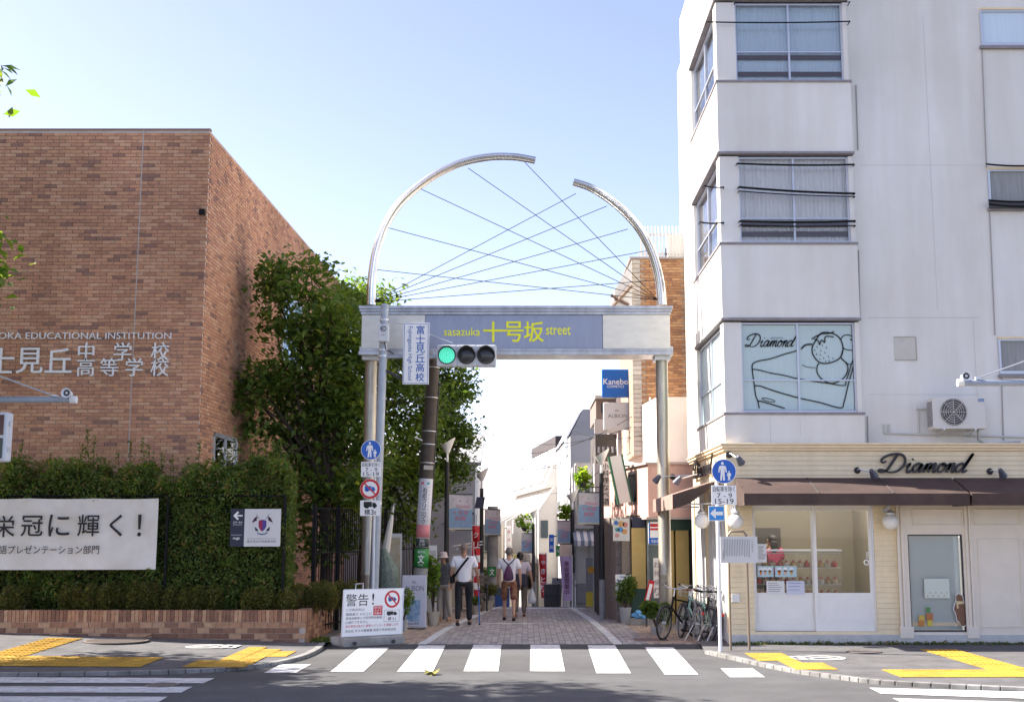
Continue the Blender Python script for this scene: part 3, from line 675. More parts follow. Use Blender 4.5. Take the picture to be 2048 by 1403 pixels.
text(fw.sub(.09, .10, .89, .165), '富士見丘中学高等学校', inkg, cs, c=.016); text(fw.sub(.09, .19, .89, .22), 'FUJIMIGAOKA JUNIOR & SENIOR HIGH SCHOOL', inkg, cs, c=.016)
poly(fn, [(.18, .82), (.5, .94), (.6, .90), (.42, .84), (.85, .84), (.85, .80), (.42, .80), (.6, .74), (.5, .70)], white, cs, 'arrow')
text(fn.sub(.18, .61, .85, .67), '正門・受付', white, cs, c=.016); text(fn.sub(.2, .565, .8, .59), 'ENTRANCE', white, cs, c=.016); text(fn.sub(.1, .29, .85, .315), 'FUJIMIGAOKA', white, cs, c=.016)
text(fn.sub(.22, .17, .7, .245), 'mgt', white, cs, c=.016, bold=.03)

# ================================================================== trees
def tree(label, base, trunk_top, clumps, nleaf, size, mats, r0=.13, group=None, name='street_tree', pick=None, droop=.6):
    t = thing(name, label, 'tree', base, group); base = Vector(base); tt = Vector(trunk_top); mb = MB()
    mid = base.lerp(tt, .5) + Vector((random.uniform(-.1, .1), random.uniform(-.1, .1), 0))
    mb.tube([base, base.lerp(mid, .5), mid, tt], [r0 * 1.25, r0, r0 * .85, r0 * .6], 10); mb.build('trunk', barkm, t, smooth=True)
    lm_ = MB(); pts = []; vol = [c[1][0] * c[1][1] * c[1][2] for c in clumps]; sv = sum(v ** .67 for v in vol)
    for (c, r), v in zip(clumps, vol):
        c = Vector(c); s_ = base.lerp(tt, random.uniform(.55, 1)); m_ = s_.lerp(c, .5) + Vector((random.uniform(-.15, .15), random.uniform(-.15, .15), .12))
        lm_.tube([s_, m_, c], [r0 * .4, r0 * .26, r0 * .08], 6)
        k = int(nleaf * v ** .67 / sv); sub = []
        for j in range(max(3, k // 75)):
            q = RNG.normal(size=3); q /= np.linalg.norm(q); q *= RNG.uniform(.35, 1.0); cc_ = np.array(c) + q * np.array(r); lm_.tube([c, Vector(cc_)], [r0 * .07, .004], 4, cap=False)
            sub.append(cc_ + RNG.normal(size=(75, 3)) * np.array([.17, .17, .12]) * (.6 + size * 5))
        pts.append(np.concatenate(sub))
    lm_.build('limbs', barkm, t); leaves('crown', np.concatenate(pts), size, mats, t, up=.7, droop=droop, pick=pick); return t
def C(px, py, Y, r): return (tuple(P(px, py, Y)), (r, r, r) if not isinstance(r, tuple) else r)
tree('large broad-leaved green tree beside the brick side wall, left of the gate', (-4.2, 26.4, 0), (-4.3, 26.5, 4.0),
     [C(x, y, 26.3 + random.uniform(-.5, .5), r) for x, y, r in [(560, 545, .22), (575, 600, .36), (548, 640, .3), (600, 650, .45), (630, 590, .36), (622, 545, .2), (660, 640, .5), (700, 620, .45), (580, 720, .48), (640, 730, .6), (700, 720, .65), (518, 765, .3), (500, 795, .18), (552, 790, .42), (620, 810, .6), (690, 810, .65), (528, 850, .28), (590, 880, .48), (660, 890, .65), (720, 890, .55), (560, 930, .3), (620, 970, .42), (690, 980, .55), (720, 800, .5), (735, 700, .45), (655, 1040, .38), (490, 770, .15), (545, 570, .16), (600, 1020, .35), (560, 990, .26), (700, 1060, .4), (730, 1000, .45), (640, 1085, .3)]], 13500, .17, LEAF)
tree('dense dark green tree directly behind the left gate column', (-3.9, 30.5, 0), (-3.8, 30.6, 4.0),
     [C(740, 640, 30.5, .9), C(790, 760, 30.3, 1.0), C(760, 860, 30.2, 1.0), C(820, 880, 30.4, .8), C(720, 760, 30.6, .9), C(780, 960, 30.2, .8), C(835, 800, 30.6, .8), C(740, 980, 30.4, .7), C(830, 960, 30.5, .7), C(720, 590, 31, .55), C(765, 1050, 30.2, .55), C(815, 1035, 30.3, .5)], 13000, .15, LEAF)
tree('dark green tree behind the leaning utility pole, ragged against the white sky', (-3.0, 35, 0), (-2.8, 35, 4.2),
     [C(880, 780, 35, 1.0), C(905, 850, 34.8, .75), C(870, 900, 35, .9), C(915, 790, 35.2, .5), C(890, 740, 35.2, .6), C(850, 700, 35.5, .8), C(900, 940, 34.8, .6), C(860, 980, 35, .6), C(925, 870, 34.6, .35)], 10000, .15, LEAF)
tree('sunlit yellow-green treetop peeking above the left end of the gate', (-5.0, 38, 0), (-4.8, 38, 5), [C(725, 575, 38, .7), C(700, 600, 38.5, .8), C(740, 620, 38, .7), C(740, 700, 38, 1.1)], 4000, .13, [BRIGHT[2], LEAF[1], BRIGHT[0], LEAF[3]])
# street trees on the main road just outside the left of the picture: their leaves peek in and their crowns shade the road
for i, (bx, by, lb) in enumerate([(-12.4, 18.4, 'roadside tree whose bright leaves peek in at the left edge'), (-10.2, 15.7, 'roadside tree beyond the left edge, between its two neighbours'), (-9.6, 12.9, 'roadside tree beyond the left edge, nearest to the camera')]):
    cl = [((bx + random.uniform(-2.0, 1.4 if i else 1.5), by + random.uniform(-1.6, 1.2), random.uniform(4.6, 9.0)), (random.uniform(1.0, 1.5),) * 3) for k in range(24)]
    if i == 0: cl += [(tuple(P(-88, 165, 17)), (.3,) * 3), (tuple(P(-90, 480, 17)), (.3,) * 3), (tuple(P(-84, 560, 17)), (.26,) * 3)]
    tree(lb, (bx, by, 0), (bx + .2, by, 5), cl, 26000, .2, [BRIGHT[2], LEAF[3], BRIGHT[0], LEAF[1]], r0=.2)

# ================================================================== arch gate
YG = 25.0
gate = thing('street_gate', 'steel street gate with broken round arch, blue name beam and crossed wires', 'gate', (0, YG, 0))
for px, m in ((738, steel_warm), (1327, steel_warm)):
    x = XA(px, 960, YG); mb = MB(); mb.lathe((x, YG, 0), [(.17, 0), (.17, .03), (.128, .04), (.128, 1.1), (.132, 1.11), (.132, 1.15), (.128, 1.16), (.125, ZA(715, YG))], 24); mb.build('column', m, gate, smooth=True)
    z0 = ZA(722, YG); z1 = ZA(696, YG); mb = MB()
    for k, (h0, h1, r) in enumerate([(0, .3, .16), (.3, .55, .19), (.55, 1, .21)]): mb.box(x - r, x + r, YG - r - .06, YG + r + .06, z0 + (z1 - z0) * h0, z0 + (z1 - z0) * h1 - .001)
    mb.build('capital', mat('cast_white', (.55, .55, .54), .4, .3), gate)
X0, X1 = XA(723, 660, YG - .3), XA(1340, 660, YG - .3)
def zb(py): return ZA(py, YG - .3)
xb0, xb1 = XA(850, 660, YG - .3), XA(1205, 660, YG - .3)
beam_blue = mat('beam_blue', (.25, .275, .35), .34, .5, var=.06, scale=3, stretch=(3, 1, .4))
beam_white = mat('beam_white', (.60, .58, .52), .35, .35, var=.07, scale=3, stretch=(1, 1, 3))
MB().box(X0, xb0 - .004, YG - .3, YG + .3, zb(697), zb(629)).build('beam_panel', beam_white, gate, bevel=.008)
MB().box(xb0, xb1, YG - .285, YG + .285, zb(697), zb(629)).build('beam_panel', beam_blue, gate, bevel=.004)
MB().box(xb1 + .004, X1, YG - .3, YG + .3, zb(697), zb(629)).build('beam_panel', beam_white, gate, bevel=.008)
mold = mat('beam_moulding', (.38, .385, .40), .3, .6, var=.2, scale=2.5, stretch=(2, 1, 1))
for a, b, e in [(612, 618, .06), (618, 623, .045), (623, 629, .02)]: MB().box(X0 - e, X1 + e, YG - .3 - e, YG + .3 + e, zb(b) + .001, zb(a)).build('top_moulding', mold, gate, bevel=.006)
for a, b, e in [(697, 702, .025), (702, 710, .05)]: MB().box(X0 - e, X1 + e, YG - .3 - e, YG + .3 + e, zb(b) + .001, zb(a) - .001).build('bottom_moulding', mold, gate, bevel=.006)
yt = YG - .285
text(FY(888, 655, 960, 671, yt), 'sasazuka', yel, gate, t=.006, c=.0, bold=.012)
text(FY(1092, 653, 1141, 669, yt), 'street', yel, gate, t=.006, c=.0, bold=.012)
for i, ch in enumerate('十号坂'): text(FY(967 + i * 40.5, 643, 967 + i * 40.5 + 39, 683, yt), ch, yel, gate, name='letter', t=.008, c=.0, bold=.022)
AL = [(742, 610), (744, 560), (752, 505), (769, 455), (795, 412), (830, 378), (875, 347), (925, 325), (980, 314), (1030, 314), (1071, 321)]
AR = [(1324, 610), (1319, 560), (1305, 508), (1280, 460), (1250, 425), (1215, 396), (1180, 375), (1147, 364)]
for q in (AL, AR):
    pts = [P(p[0], p[1], YG) for p in smooth_pts(q, 5)]; n = len(pts)
    mb = MB(); mb.tube(pts, [.098 - .02 * i / n for i in range(n)], 16); mb.build('arch_tube', steel, gate, smooth=True)
    mb = MB(); mb.tube([p + Vector((0, -.10, .0)) for p in pts], .02, 6); mb.build('arch_rib', steel, gate, smooth=True)
for a, pts in (((745, 604), [(1152, 387), (1214, 412), (1256, 458), (1296, 501), (1316, 560)]), ((1316, 600), [(1050, 325), (936, 336), (842, 378), (779, 456), (743, 538)])):
    for b in pts: mb = MB(); mb.tube([P(*a, YG), P(*b, YG)], .0075, 5); mb.build('tension_wire', blackm, gate)

# ================================================================== signal pole
YS = 24.0
sg = thing('signal_pole', 'grey signal pole leaning left with arm and a green-lit traffic signal', 'traffic signal', G(746, 1275, 0))
b0 = P(744, 1262, YS); b0.z = 0; t0 = P(770, 612, YS)
def onpole(py): f = (ZA(py, YS) - b0.z) / (t0.z - b0.z); return b0.lerp(t0, f)
mb = MB(); mb.tube([b0, b0.lerp(t0, .5), t0], [.095, .088, .078], 20); mb.build('pole', polegrey, sg, smooth=True)
mb = MB(); mb.lathe(t0, [(.085, -.03), (.085, .02), (.04, .05)], 16); mb.build('pole_cap', polegrey, sg)
for py in (640, 700, 712, 1006): q = onpole(py); mb = MB(); mb.lathe(q, [(.094, -.02), (.094, .02)], 16); mb.build('band', alu, sg)
kb = FY(756, 648, 777, 682, YS - .22); mb = MB(); kb.plate(mb, .16, -.16); bx = mb.build('control_box', mat('box_white', (.58, .60, .62), .5), sg, bevel=.015)
c_ = kb.pt(.5, .74, .003); MB().disc(c_, (1, 0, 0), (0, 0, 1), .058, .002, 24, r2=.047).build('ring', inkm, bx); text(kb.sub(.33, .64, .67, .84), 'K', inkm, bx, c=.001); text(kb.sub(.3, .32, .7, .42), '13r', inkg, bx, c=.001)
a_ = onpole(713); arm_z = a_.z; xe = XA(985, 712, YS)
mb = MB(); mb.tube([(a_.x, YS, arm_z), (xe, YS, arm_z)], .038, 12); mb.build('arm', polegrey, sg, smooth=True)
mb = MB(); mb.tube([onpole(737), P(808, 760, YS)], .03, 8); mb.tube([P(808, 760, YS), P(808, 713, YS)], .015, 6); mb.build('brace', darkgrey, sg)
mb = MB(); mb.tube([onpole(641), P(806, 648, YS)], .012, 6); mb.tube([P(806, 648, YS), P(905, 685, YS)], .008, 6); mb.build('stay_rod', alu, sg)
mb = MB(); mb.tube([onpole(683) + Vector((.03, -.1, 0)), onpole(700) + Vector((.06, -.12, 0)), onpole(708) + Vector((.22, -.05, 0))], .01, 6); mb.build('cable', blackm, sg)
for k, px in enumerate((893.5, 933, 972)):
    f = FY(px - 20.5 + (0 if k else .5), 689, px + 20.5, 732, YS - .14); mb = MB(); f.plate(mb, .2, -.2); hs = mb.build('signal_housing', mat('signal_grey', (.50, .52, .54), .5), sg, bevel=.03)
    c_ = f.pt(.5, .5, 0); rr = f.w * .44
    ring = MB(); ring.disc(c_, (1, 0, 0), (0, 0, 1), rr, .02, 32, r2=rr * .9); ring.build('lens_rim', darkgrey, hs)
    vz = MB(); n = 24; 
    arc = [math.pi * (-.08 + 1.16 * i / n) for i in range(n + 1)]
    for i in range(n):
        def q(a, d): return c_ + Vector((math.cos(a) * rr * .99, -d, math.sin(a) * rr * .99))
        vz.quad(q(arc[i], .0), q(arc[i + 1], .0), q(arc[i + 1], .04 + .12 * max(0, math.sin(arc[i + 1]))), q(arc[i], .04 + .12 * max(0, math.sin(arc[i]))))
    vo = vz.build('visor', darkgrey, hs); s_ = vo.modifiers.new('s', 'SOLIDIFY'); s_.thickness = .006
    lens = MB(); lens.lathe(c_ + Vector((0, -.012, 0)), [(rr * .9, .0), (rr * .7, .02), (rr * .35, .035), (.01, .04)], 28, 'y')
    lens.build('lens', mat('lens_green', (.06, .62, .42), .4, emit=.12) if k == 0 else mat('lens_off', (.035, .037, .04), .2), hs, smooth=True)
    if k == 0:
        led = MB()
        for ra in (.2, .4, .6, .8):
            for j in range(int(34 * ra)): a = 2 * math.pi * j / int(34 * ra); led.disc(c_ + Vector((math.cos(a) * rr * ra, -.056 + .03 * ra * ra, math.sin(a) * rr * ra)), (1, 0, 0), (0, 0, 1), .0075, .004, 6)
        o = led.build('light_dots', mat('led_green', (.2, .85, .6), .4, emit=.5), hs); o['kind'] = 'stuff'
sn = thing('school_name_sign', 'tall white sign with blue vertical Japanese characters and sideways school name', 'sign', P(832, 768, YS - .1))
f = FY(806, 645, 858, 768, YS - .1); mb = MB(); f.plate(mb, .03, -.03); mb.build('panel', white, sn, bevel=.004)
bd = MB()
for (a, b, c, d) in [(.03, .012, .97, .02), (.03, .98, .97, .988), (.03, .012, .05, .988), (.95, .012, .97, .988)]: f.sub(a, b, c, d).plate(bd, .002, .001)
bd.build('border', inkblue, sn); vtext(f.sub(.46, .04, .86, .96), '富士見丘高校', mat('print_blue', (.02, .11, .42), .5), sn, bold=.02, c=.001)
text(f.sub(.15, .06, .36, .94), 'Fujimigaoka High School', inkblue, sn, rot=True, c=.001, bold=.008)

# ================================================================== round and plate signs
def walkers(fr, m, par):
    def person(cx, s, y0):
        mb = MB(); H = lambda x, y: fr.pt(cx + x * s, y0 + y * s, .0035)
        ring = [H(.0 + .075 * math.cos(t), .92 + .08 * math.sin(t)) for t in np.linspace(0, 6.28, 14)[:-1]]; mb.prism(ring, fr.n * .001); 
        mb.prism([H(*p) for p in [(-.13, .80), (.13, .80), (.19, .72), (.22, .45), (.16, .43), (.12, .66), (.10, .42), (.12, .02), (.02, .02), (0, .38), (-.04, .02), (-.14, .02), (-.10, .42), (-.12, .66), (-.17, .43), (-.23, .45), (-.19, .72)]], fr.n * .001)
        mb.build('walker_figure', m, par)
    person(.44, .78, .11); person(.70, .40, .12)
def ring_pts(fr, r, n=40): return [fr.pt(.5 + r * math.cos(2 * math.pi * k / n), .5 + r * math.sin(2 * math.pi * k / n), 0) for k in range(n)]
def round_sign(name, label, px, py, r, Y, kind, cat='road sign'):
    t = thing(name, label, cat, P(px, py + r, Y)); f = FY(px - r, py - r, px + r, py + r, Y)
    mb = MB(); mb.disc(f.pt(.5, .5, -.012), f.u, f.v, f.w / 2, .012, 40); mb.build('disc', white, t)
    if kind == 'walk':
        mb = MB(); mb.disc(f.pt(.5, .5, .0005), f.u, f.v, f.w * .475, .002, 40); mb.build('blue_field', blue, t); walkers(f, white, t)
    else:
        mb = MB(); mb.disc(f.pt(.5, .5, .0005), f.u, f.v, f.w * .49, .002, 40, r2=f.w * .37); mb.build('red_ring', red, t)
        truck(f.sub(.24, .36, .76, .64), blue, t); mb = MB(); mb.ribbon([f.pt(.22, .78, .004), f.pt(.78, .22, .004)], f.w * .07, f.n, .001); mb.build('red_bar', red, t)
    return t
def truck(f, m, par, c=.003):
    mb = MB(); mb.prism([f.pt(a, b, c) for a, b in [(0, .22), (.62, .22), (.62, 1), (0, 1)]], f.n * .001); mb.prism([f.pt(a, b, c) for a, b in [(.65, .22), (1, .22), (1, .5), (.86, .86), (.65, .86)]], f.n * .001)
    for cx in (.16, .3, .82): mb.disc(f.pt(cx, .18, c), f.u, f.v, f.h * .17, .001, 14)
    mb.build('truck_icon', m, par)
def plate(name, label, box, Y, m=white):
    t = thing(name, label, 'sign', P((box[0] + box[2]) / 2, box[3], Y)); f = FY(*box, Y); mb = MB(); f.plate(mb, .01, -.01); mb.build('panel', m, t, bevel=.003); return t, f
YSG = 23.75
sp_ = thing('sign_post', 'thin pale post carrying four road signs beside the left gate column', 'post', G(749, 1270))
mb = MB(); mb.tube([(P(749, 1000, YSG + .06).x, YSG + .06, 0), (P(749, 1000, YSG + .06).x, YSG + .06, ZA(882, YSG))], .026, 12); mb.build('tube', mat('post_white', (.62, .64, .66), .5), sp_, smooth=True)
for py in (899, 938, 977, 1016): mb = MB(); q = P(749, py, YSG + .03); mb.box(q.x - .05, q.x + .05, YSG + .015, YSG + .09, q.z - .02, q.z + .02); mb.build('clamp', alu, sp_)
round_sign('pedestrian_sign', 'round blue sign with walking adult and child left of the street', 742, 899, 20, YSG, 'walk')
t, f = plate('time_plate', 'white plate with times under the blue pedestrian sign by the left column', (722, 923, 762, 953), YSG)
text(f.sub(.06, .68, .94, .95), '自転車を除く', inkm, t, c=.0005); text(f.sub(.22, .36, .82, .6), '7 - 9', inkm, t, c=.0005); text(f.sub(.12, .06, .9, .32), '15-19', inkm, t, c=.0005)
round_sign('no_truck_sign', 'round red-ringed sign with a blue truck struck through', 740, 977, 20, YSG, 'truck')
t, f = plate('truck_weight_plate', 'white plate with black truck and weight limit under the red-ringed sign', (720, 1000, 760, 1031), YSG)
truck(f.sub(.18, .48, .84, .92), inkm, t, .0005); text(f.sub(.22, .08, .5, .42), '積', inkm, t, c=.0005, bold=.02); text(f.sub(.56, .08, .82, .4), '3t', inkm, t, c=.0005, bold=.02)
# post with blue sign at the cake shop corner
YQ = 20.35
sp_ = thing('sign_post', 'white post with blue round sign and arrow plate at the cake shop corner', 'post', G(1436, 1297, HS))
mb = MB(); xq = P(1437, 1120, YQ + .05).x; mb.tube([(xq, YQ + .05, HS - .02), (xq, YQ + .05, ZA(925, YQ))], .03, 12); mb.build('tube', white, sp_, smooth=True)
for py in (942, 990, 1026): q = P(1437, py, YQ + .03); mb = MB(); mb.box(q.x - .05, q.x + .05, YQ + .012, YQ + .085, q.z - .02, q.z + .02); mb.build('clamp', alu, sp_)
round_sign('pedestrian_sign', 'round blue sign with walking adult and child at the cake shop corner', 1448, 942, 24.5, YQ, 'walk')
t, f = plate('time_plate', 'white plate with times under the blue sign at the cake shop corner', (1423, 970, 1473, 1009), YQ)
text(f.sub(.06, .68, .94, .95), '自転車を除く', inkm, t, c=.0005); text(f.sub(.22, .36, .82, .6), '7 - 9', inkm, t, c=.0005); text(f.sub(.14, .06, .88, .32), '15-19', inkm, t, c=.0005)
t, f = plate('one_way_plate', 'light blue plate with a white arrow pointing left', (1417, 1011, 1449, 1041), YQ)
mb = MB(); f.sub(.04, .05, .96, .95).plate(mb, .001, .0005); mb.build('blue_field', bluelt, t); poly(f, [(.1, .5), (.45, .85), (.45, .62), (.9, .62), (.9, .38), (.45, .38), (.45, .15)], white, t, 'arrow', c=.002)

# ================================================================== utility pole
YU = 26.4
up_ = thing('utility_pole', 'leaning dark brown utility pole wearing a clinic advert and a green plate', 'pole', G(836, 1257))
ub = P(835, 1258, YU); ub.z = 0; ut = P(869, 690, YU)
def onu(py): f = (ZA(py, YU) - ub.z) / (ut.z - ub.z); return ub.lerp(ut, f)
q1 = onu(1135); mb = MB(); mb.tube([ub, q1], [.16, .152], 20); mb.build('pole_foot', concrete, up_, smooth=True)
mb = MB(); mb.tube([q1, onu(900), ut], [.150, .140, .128], 20); mb.build('pole', polem, up_, smooth=True)
AX = (ut - ub).normalized(); UX = Vector((1, 0, 0)); UX = (UX - AX * UX.dot(AX)).normalized(); UN = UX.cross(AX)
def wrap(py0, py1, m, name, r=.158, half=1.15, px_c=0.):
    a = onu(py1); b = onu(py0); mb = MB(); n = 14
    for i in range(n + 1):
        th = -half + 2 * half * i / n; d = UX * math.sin(th) * r + UN * math.cos(th) * r
        mb.v += [tuple(a + d), tuple(b + d)]
    for i in range(n): mb.f.append((2 * i, 2 * i + 2, 2 * i + 3, 2 * i + 1)); mb.m.append(0)
    o = mb.build(name, m, up_, smooth=True); s_ = o.modifiers.new('s', 'SOLIDIFY'); s_.thickness = .004; s_.offset = 1
    return Frame(a - UX * r + UN * (r + .004), UX * 2 * r, b - a)
for py in (735, 795, 862, 888, 925): q = onu(py); mb = MB(); mb.tube([q - AX * .008, q + AX * .008], .149, 18); mb.build('steel_band', alu, up_)
f = wrap(957, 1093, mat('advert_white', (.62, .62, .66), .6), 'clinic_advert'); vtext(f.sub(.33, .33, .67, .87), '右近クリニック', inkm, up_, c=.006, bold=.01)
vtext(f.sub(.74, .36, .82, .9), '内科消化器科リハビリ', inkred, up_, c=.004); vtext(f.sub(.18, .36, .26, .9), '皮膚科小児科診療所', inkblue, up_, c=.004)
for a, m in ((.28, inkred), (.66, mat('print_teal', (.08, .42, .5), .6))): MB().disc(f.pt(a + .03, .93, .004), f.u, f.v, .03, .003, 6).build('emblem', m, up_)
wrap(1049, 1074, mat('advert_pink', (.62, .22, .24), .6), 'advert_pink_patch', r=.163, half=1.0)
wrap(1076, 1092, mat('advert_dark', (.035, .05, .045), .6), 'block_number_plate', r=.163, half=1.0)
f2_ = Frame(onu(1091) - UX * .1 + UN * .168, UX * .2, onu(1077) - onu(1091)); text(f2_.sub(.25, .5, .75, .95), '笹塚', white, up_, c=.001); text(f2_.sub(.2, .08, .8, .42), '3-10', white, up_, c=.001)
f = wrap(1096, 1133, green, 'school_route_plate', r=.166); text(f.sub(.3, .22, .7, .68), '文', white, up_, c=.006, bold=.03); text(f.sub(.26, .75, .74, .9), '通学路', white, up_, c=.006); text(f.sub(.34, .08, .66, .16), '渋谷区', white, up_, c=.006)
mb = MB(); q = onu(885); mb.tube([q, q + Vector((-.30, -.1, .12))], [.02, .012], 6); mb.build('bracket', white, up_)
q = onu(935); mb = MB(); mb.obox(q + UN * .15 + UX * .04, UX * .1, UN * .004, AX * .045); mb.build('number_plate', mat('old_plate', (.5, .46, .4), .6), up_)
for (dx, y0, y1) in ((.15, 770, 1010), (-.15, 830, 990)): mb = MB(); mb.tube([onu(y0) + UX * dx, onu((y0 + y1) / 2) + UX * dx * 1.03, onu(y1) + UX * dx], .012, 6); mb.build('conduit', darkgrey, up_)
mb = MB(); mb.obox(onu(768), UX * .2, UN * .02, AX * .03); mb.obox(onu(785), UX * .17, UN * .02, AX * .02); mb.build('cross_bracket', darkgrey, up_)
# service cables
def cable(label, pts, r=.012, sag=.15):
    q = []
    for a, b in zip(pts[:-1], pts[1:]):
        for k in range(12): t = k / 12; p = a.lerp(b, t); p = p - Vector((0, 0, sag * 4 * t * (1 - t))); q.append(p)
    q.append(pts[-1]); mb = MB(); mb.tube(q, r, 5); o = mb.build('service_cable', blackm); return tag(o, label, 'cable', 'overhead cables')
cable('black cable running from the brick school wall down to the utility pole', [P(592, 520, 30), onu(778)], .012, .2)
cable('thin cable from the utility pole to the signal pole', [onu(785), onpole(800)], .009, .12)
cable('thin cable hanging from the signal pole beside the name sign', [onpole(690) + Vector((-.08, 0, 0)), onu(772)], .008, .18)
cable('thin grey cable from utility pole deep into the shopping street', [onu(745), Vector((-1.2, 44, 5.2))], .008, .25)
cable('thin cable crossing the street from brown tiled building to far lamp', [P(1272, 850, 29), Vector((-.6, 46, 5.4))], .009, .3)
cable('thin cable from pink shop wall across to far white house', [P(1262, 905, 29), Vector((.4, 47, 4.6))], .008, .3)

for i_, (p0, p1, sg_) in enumerate([(P(1268, 830, 29), Vector((-.9, 40, 4.6)), .4), (P(1285, 870, 28), Vector((1.5, 42, 5.5)), .2), (P(905, 900, 29), Vector((1.4, 43, 4.4)), .35), (P(1215, 930, 29), Vector((.5, 50, 3.6)), .3), (P(960, 950, 33.5), Vector((1.2, 47, 5.2)), .3)]):
    cable(['thin cable rising from the cosmetics signs to the far left', 'thin cable along the right fronts to the far white house', 'thin cable from the nearest left lamp post across the street', 'thin cable from vertical name board to the street end', 'thin cable from the second left lamp post to the far white house'][i_], [p0, p1], .007, sg_)
# ================================================================== overhead signal arms reaching in from both sides
def mast(label, xp, Y, py_arm, px_end, horn, rod, side):
    t = thing('overhead_arm', label, 'mast', (xp, Y, HS)); q = P(px_end, py_arm, Y)
    mb = MB(); mb.tube([(xp, Y, 0), (xp, Y, 7.2)], [.11, .08], 16); mb.build('pole', polegrey, t, smooth=True)
    mb = MB(); mb.tube([(xp, Y, q.z), (q.x, Y, q.z)], .043, 14); mb.build('arm', polegrey, t, smooth=True)
    mb = MB(); mb.lathe((q.x, Y, q.z), [(.05, -.04 * side), (.05, .04 * side)], 14, 'x'); mb.build('end_cap', white, t)
    r = P(*rod, Y); mb = MB(); mb.tube([r, (xp, Y, r.z + abs(xp - r.x) * .36)], .011, 6); mb.build('stay_rod', alu, t); mb = MB(); mb.box(r.x - .03, r.x + .03, Y - .03, Y + .03, q.z + .04, r.z + .02); mb.build('clamp', alu, t)
    h = P(*horn, Y - .1); mb = MB(); mb.lathe(h, [(.02, -.12), (.035, -.1), (.045, -.02), (.062, .05), (.066, .055), (.05, .05), (.015, -.03)], 20, 'y'); mb.build('horn_speaker', white, t, smooth=True)
    MB().disc(h + Vector((0, -.02, 0)), (1, 0, 0), (0, 0, 1), .045, .01, 20).build('horn_mouth', darkgrey, t); MB().lathe(h + Vector((0, -.03, 0)), [(.018, 0), (.012, .02)], 12, 'y').build('horn_core', white, t)
    mb = MB(); mb.tube([h + Vector((0, .08, -.02)), (h.x, Y, q.z)], .018, 6); mb.build('horn_bracket', alu, t); return t
tl_ = mast('grey overhead arm with small horn speaker entering at the left edge', -9.3, 16.0, 799, 147, (135, 786), (110, 792), 1)
mast('grey overhead arm with small horn speaker entering at the right edge', 9.6, 16.0, 765, 1921, (1931, 752), (1955, 756), -1)
ph = thing('pedestrian_signal', 'white pedestrian signal head cut off by the left edge', 'traffic signal', P(-20, 922, 15.6)); f = FY(-42, 823, 13, 922, 15.6)
mb = MB(); f.plate(mb, .2, -.2); mb.build('housing', mat('signal_white', (.66, .67, .68), .5), ph, bevel=.03)
for a, b, m in ((.53, .94, mat('ped_red_off', (.10, .04, .04), .2)), (.06, .47, mat('ped_green_off', (.03, .05, .05), .2))): mb = MB(); f.sub(.12, a, .88, b).plate(mb, .01, .001); mb.build('lens', m, ph, bevel=.004)
for k in (.2, .72): mb = MB(); f.sub(1, k, 1.05, k + .1).plate(mb, .05, -.1); mb.build('hinge', alu, ph)
mb = MB(); mb.tube([f.pt(.1, .5, -.1), (-9.3, 16.0, f.pt(0, .5).z)], .02, 8); mb.build('mounting_arm', polegrey, ph)

# ================================================================== white corner building with the cake shop
YR, YB = 22.0, 21.72; XC, XB1 = 3.55, 6.03; YEND = 26.7
wb = thing('white_corner_building', 'white rendered corner building with stacked bay windows above a cake shop', 'building', (7, 24, HS))
zc = ZA(886, YB)
MB().box(XB1 - .02, 15, YR, 30, zc - .05, 13.6).build('wall', white_wall, wb); MB().box(XC + .35, XB1 - .02, YB + .4, 30, zc - .05, 13.6).build('wall', white_wall, wb)
MB().box(XC, XC + .34, 25.3, YEND, zc - .05, 13.6).build('side_wall', white_wall, wb)
SP = [(829, 886), (489, 635), (165, 303), (-190, -5)]
for i, (a, b) in enumerate(SP):
    z1, z0 = ZA(a, YB), ZA(b, YB) - (.02 if i == 0 else 0)
    mb = MB(); mb.box(XC, XB1, YB, YB + .39, z0, z1); mb.box(XC + .001, XC + .34, YB + .39, 25.3, z0, z1); mb.build('spandrel', white_wall, wb)
    for zz_ in ((z1,) if i == 0 else (z1, z0 - .045)):
        mb = MB(); mb.box(XC - .025, XB1 + .02, YB - .025, YB + .3, zz_, zz_ + .045); mb.box(XC - .024, XC + .3, YB + .3, 25.3, zz_ + .001, zz_ + .044); mb.build('sill', sillm, wb, bevel=.006)
WZ = []
for (top_, bot) in ((640, 829), (308, 489), (0, 165)):
    zt_, zb_ = ZA(top_, YB), ZA(bot, YB) + .045
    x1 = XA({640: 1483, 308: 1478, 0: 1470}[top_], (top_ + bot) / 2, YB + .1)
    MB().box(XC + .02, x1, YB + .05, YB + .395, zb_, zt_ - .03).build('pier', white_wall, wb)
    MB().box(XB1 - .09, XB1 - .01, YB + .05, YB + .395, zb_, zt_ - .03).build('pier', white_wall, wb)
    WZ.append((x1, XB1 - .09, zb_, zt_ - .03))
curt = mat('curtain_white', (.82, .81, .78), .9, var=.06, scale=5, stretch=(5, 1, .3)); blind = mat('blind_blue', (.60, .72, .80), .8, var=.05, scale=3, stretch=(5, 1, .2)); film = mat('window_film', (.50, .62, .60), .25, var=.06, scale=14, stretch=(6, 6, .25))
railb = mat('rail_brown', (.09, .055, .055), .6); room = mat('dark_room', (.03, .03, .035), .9)
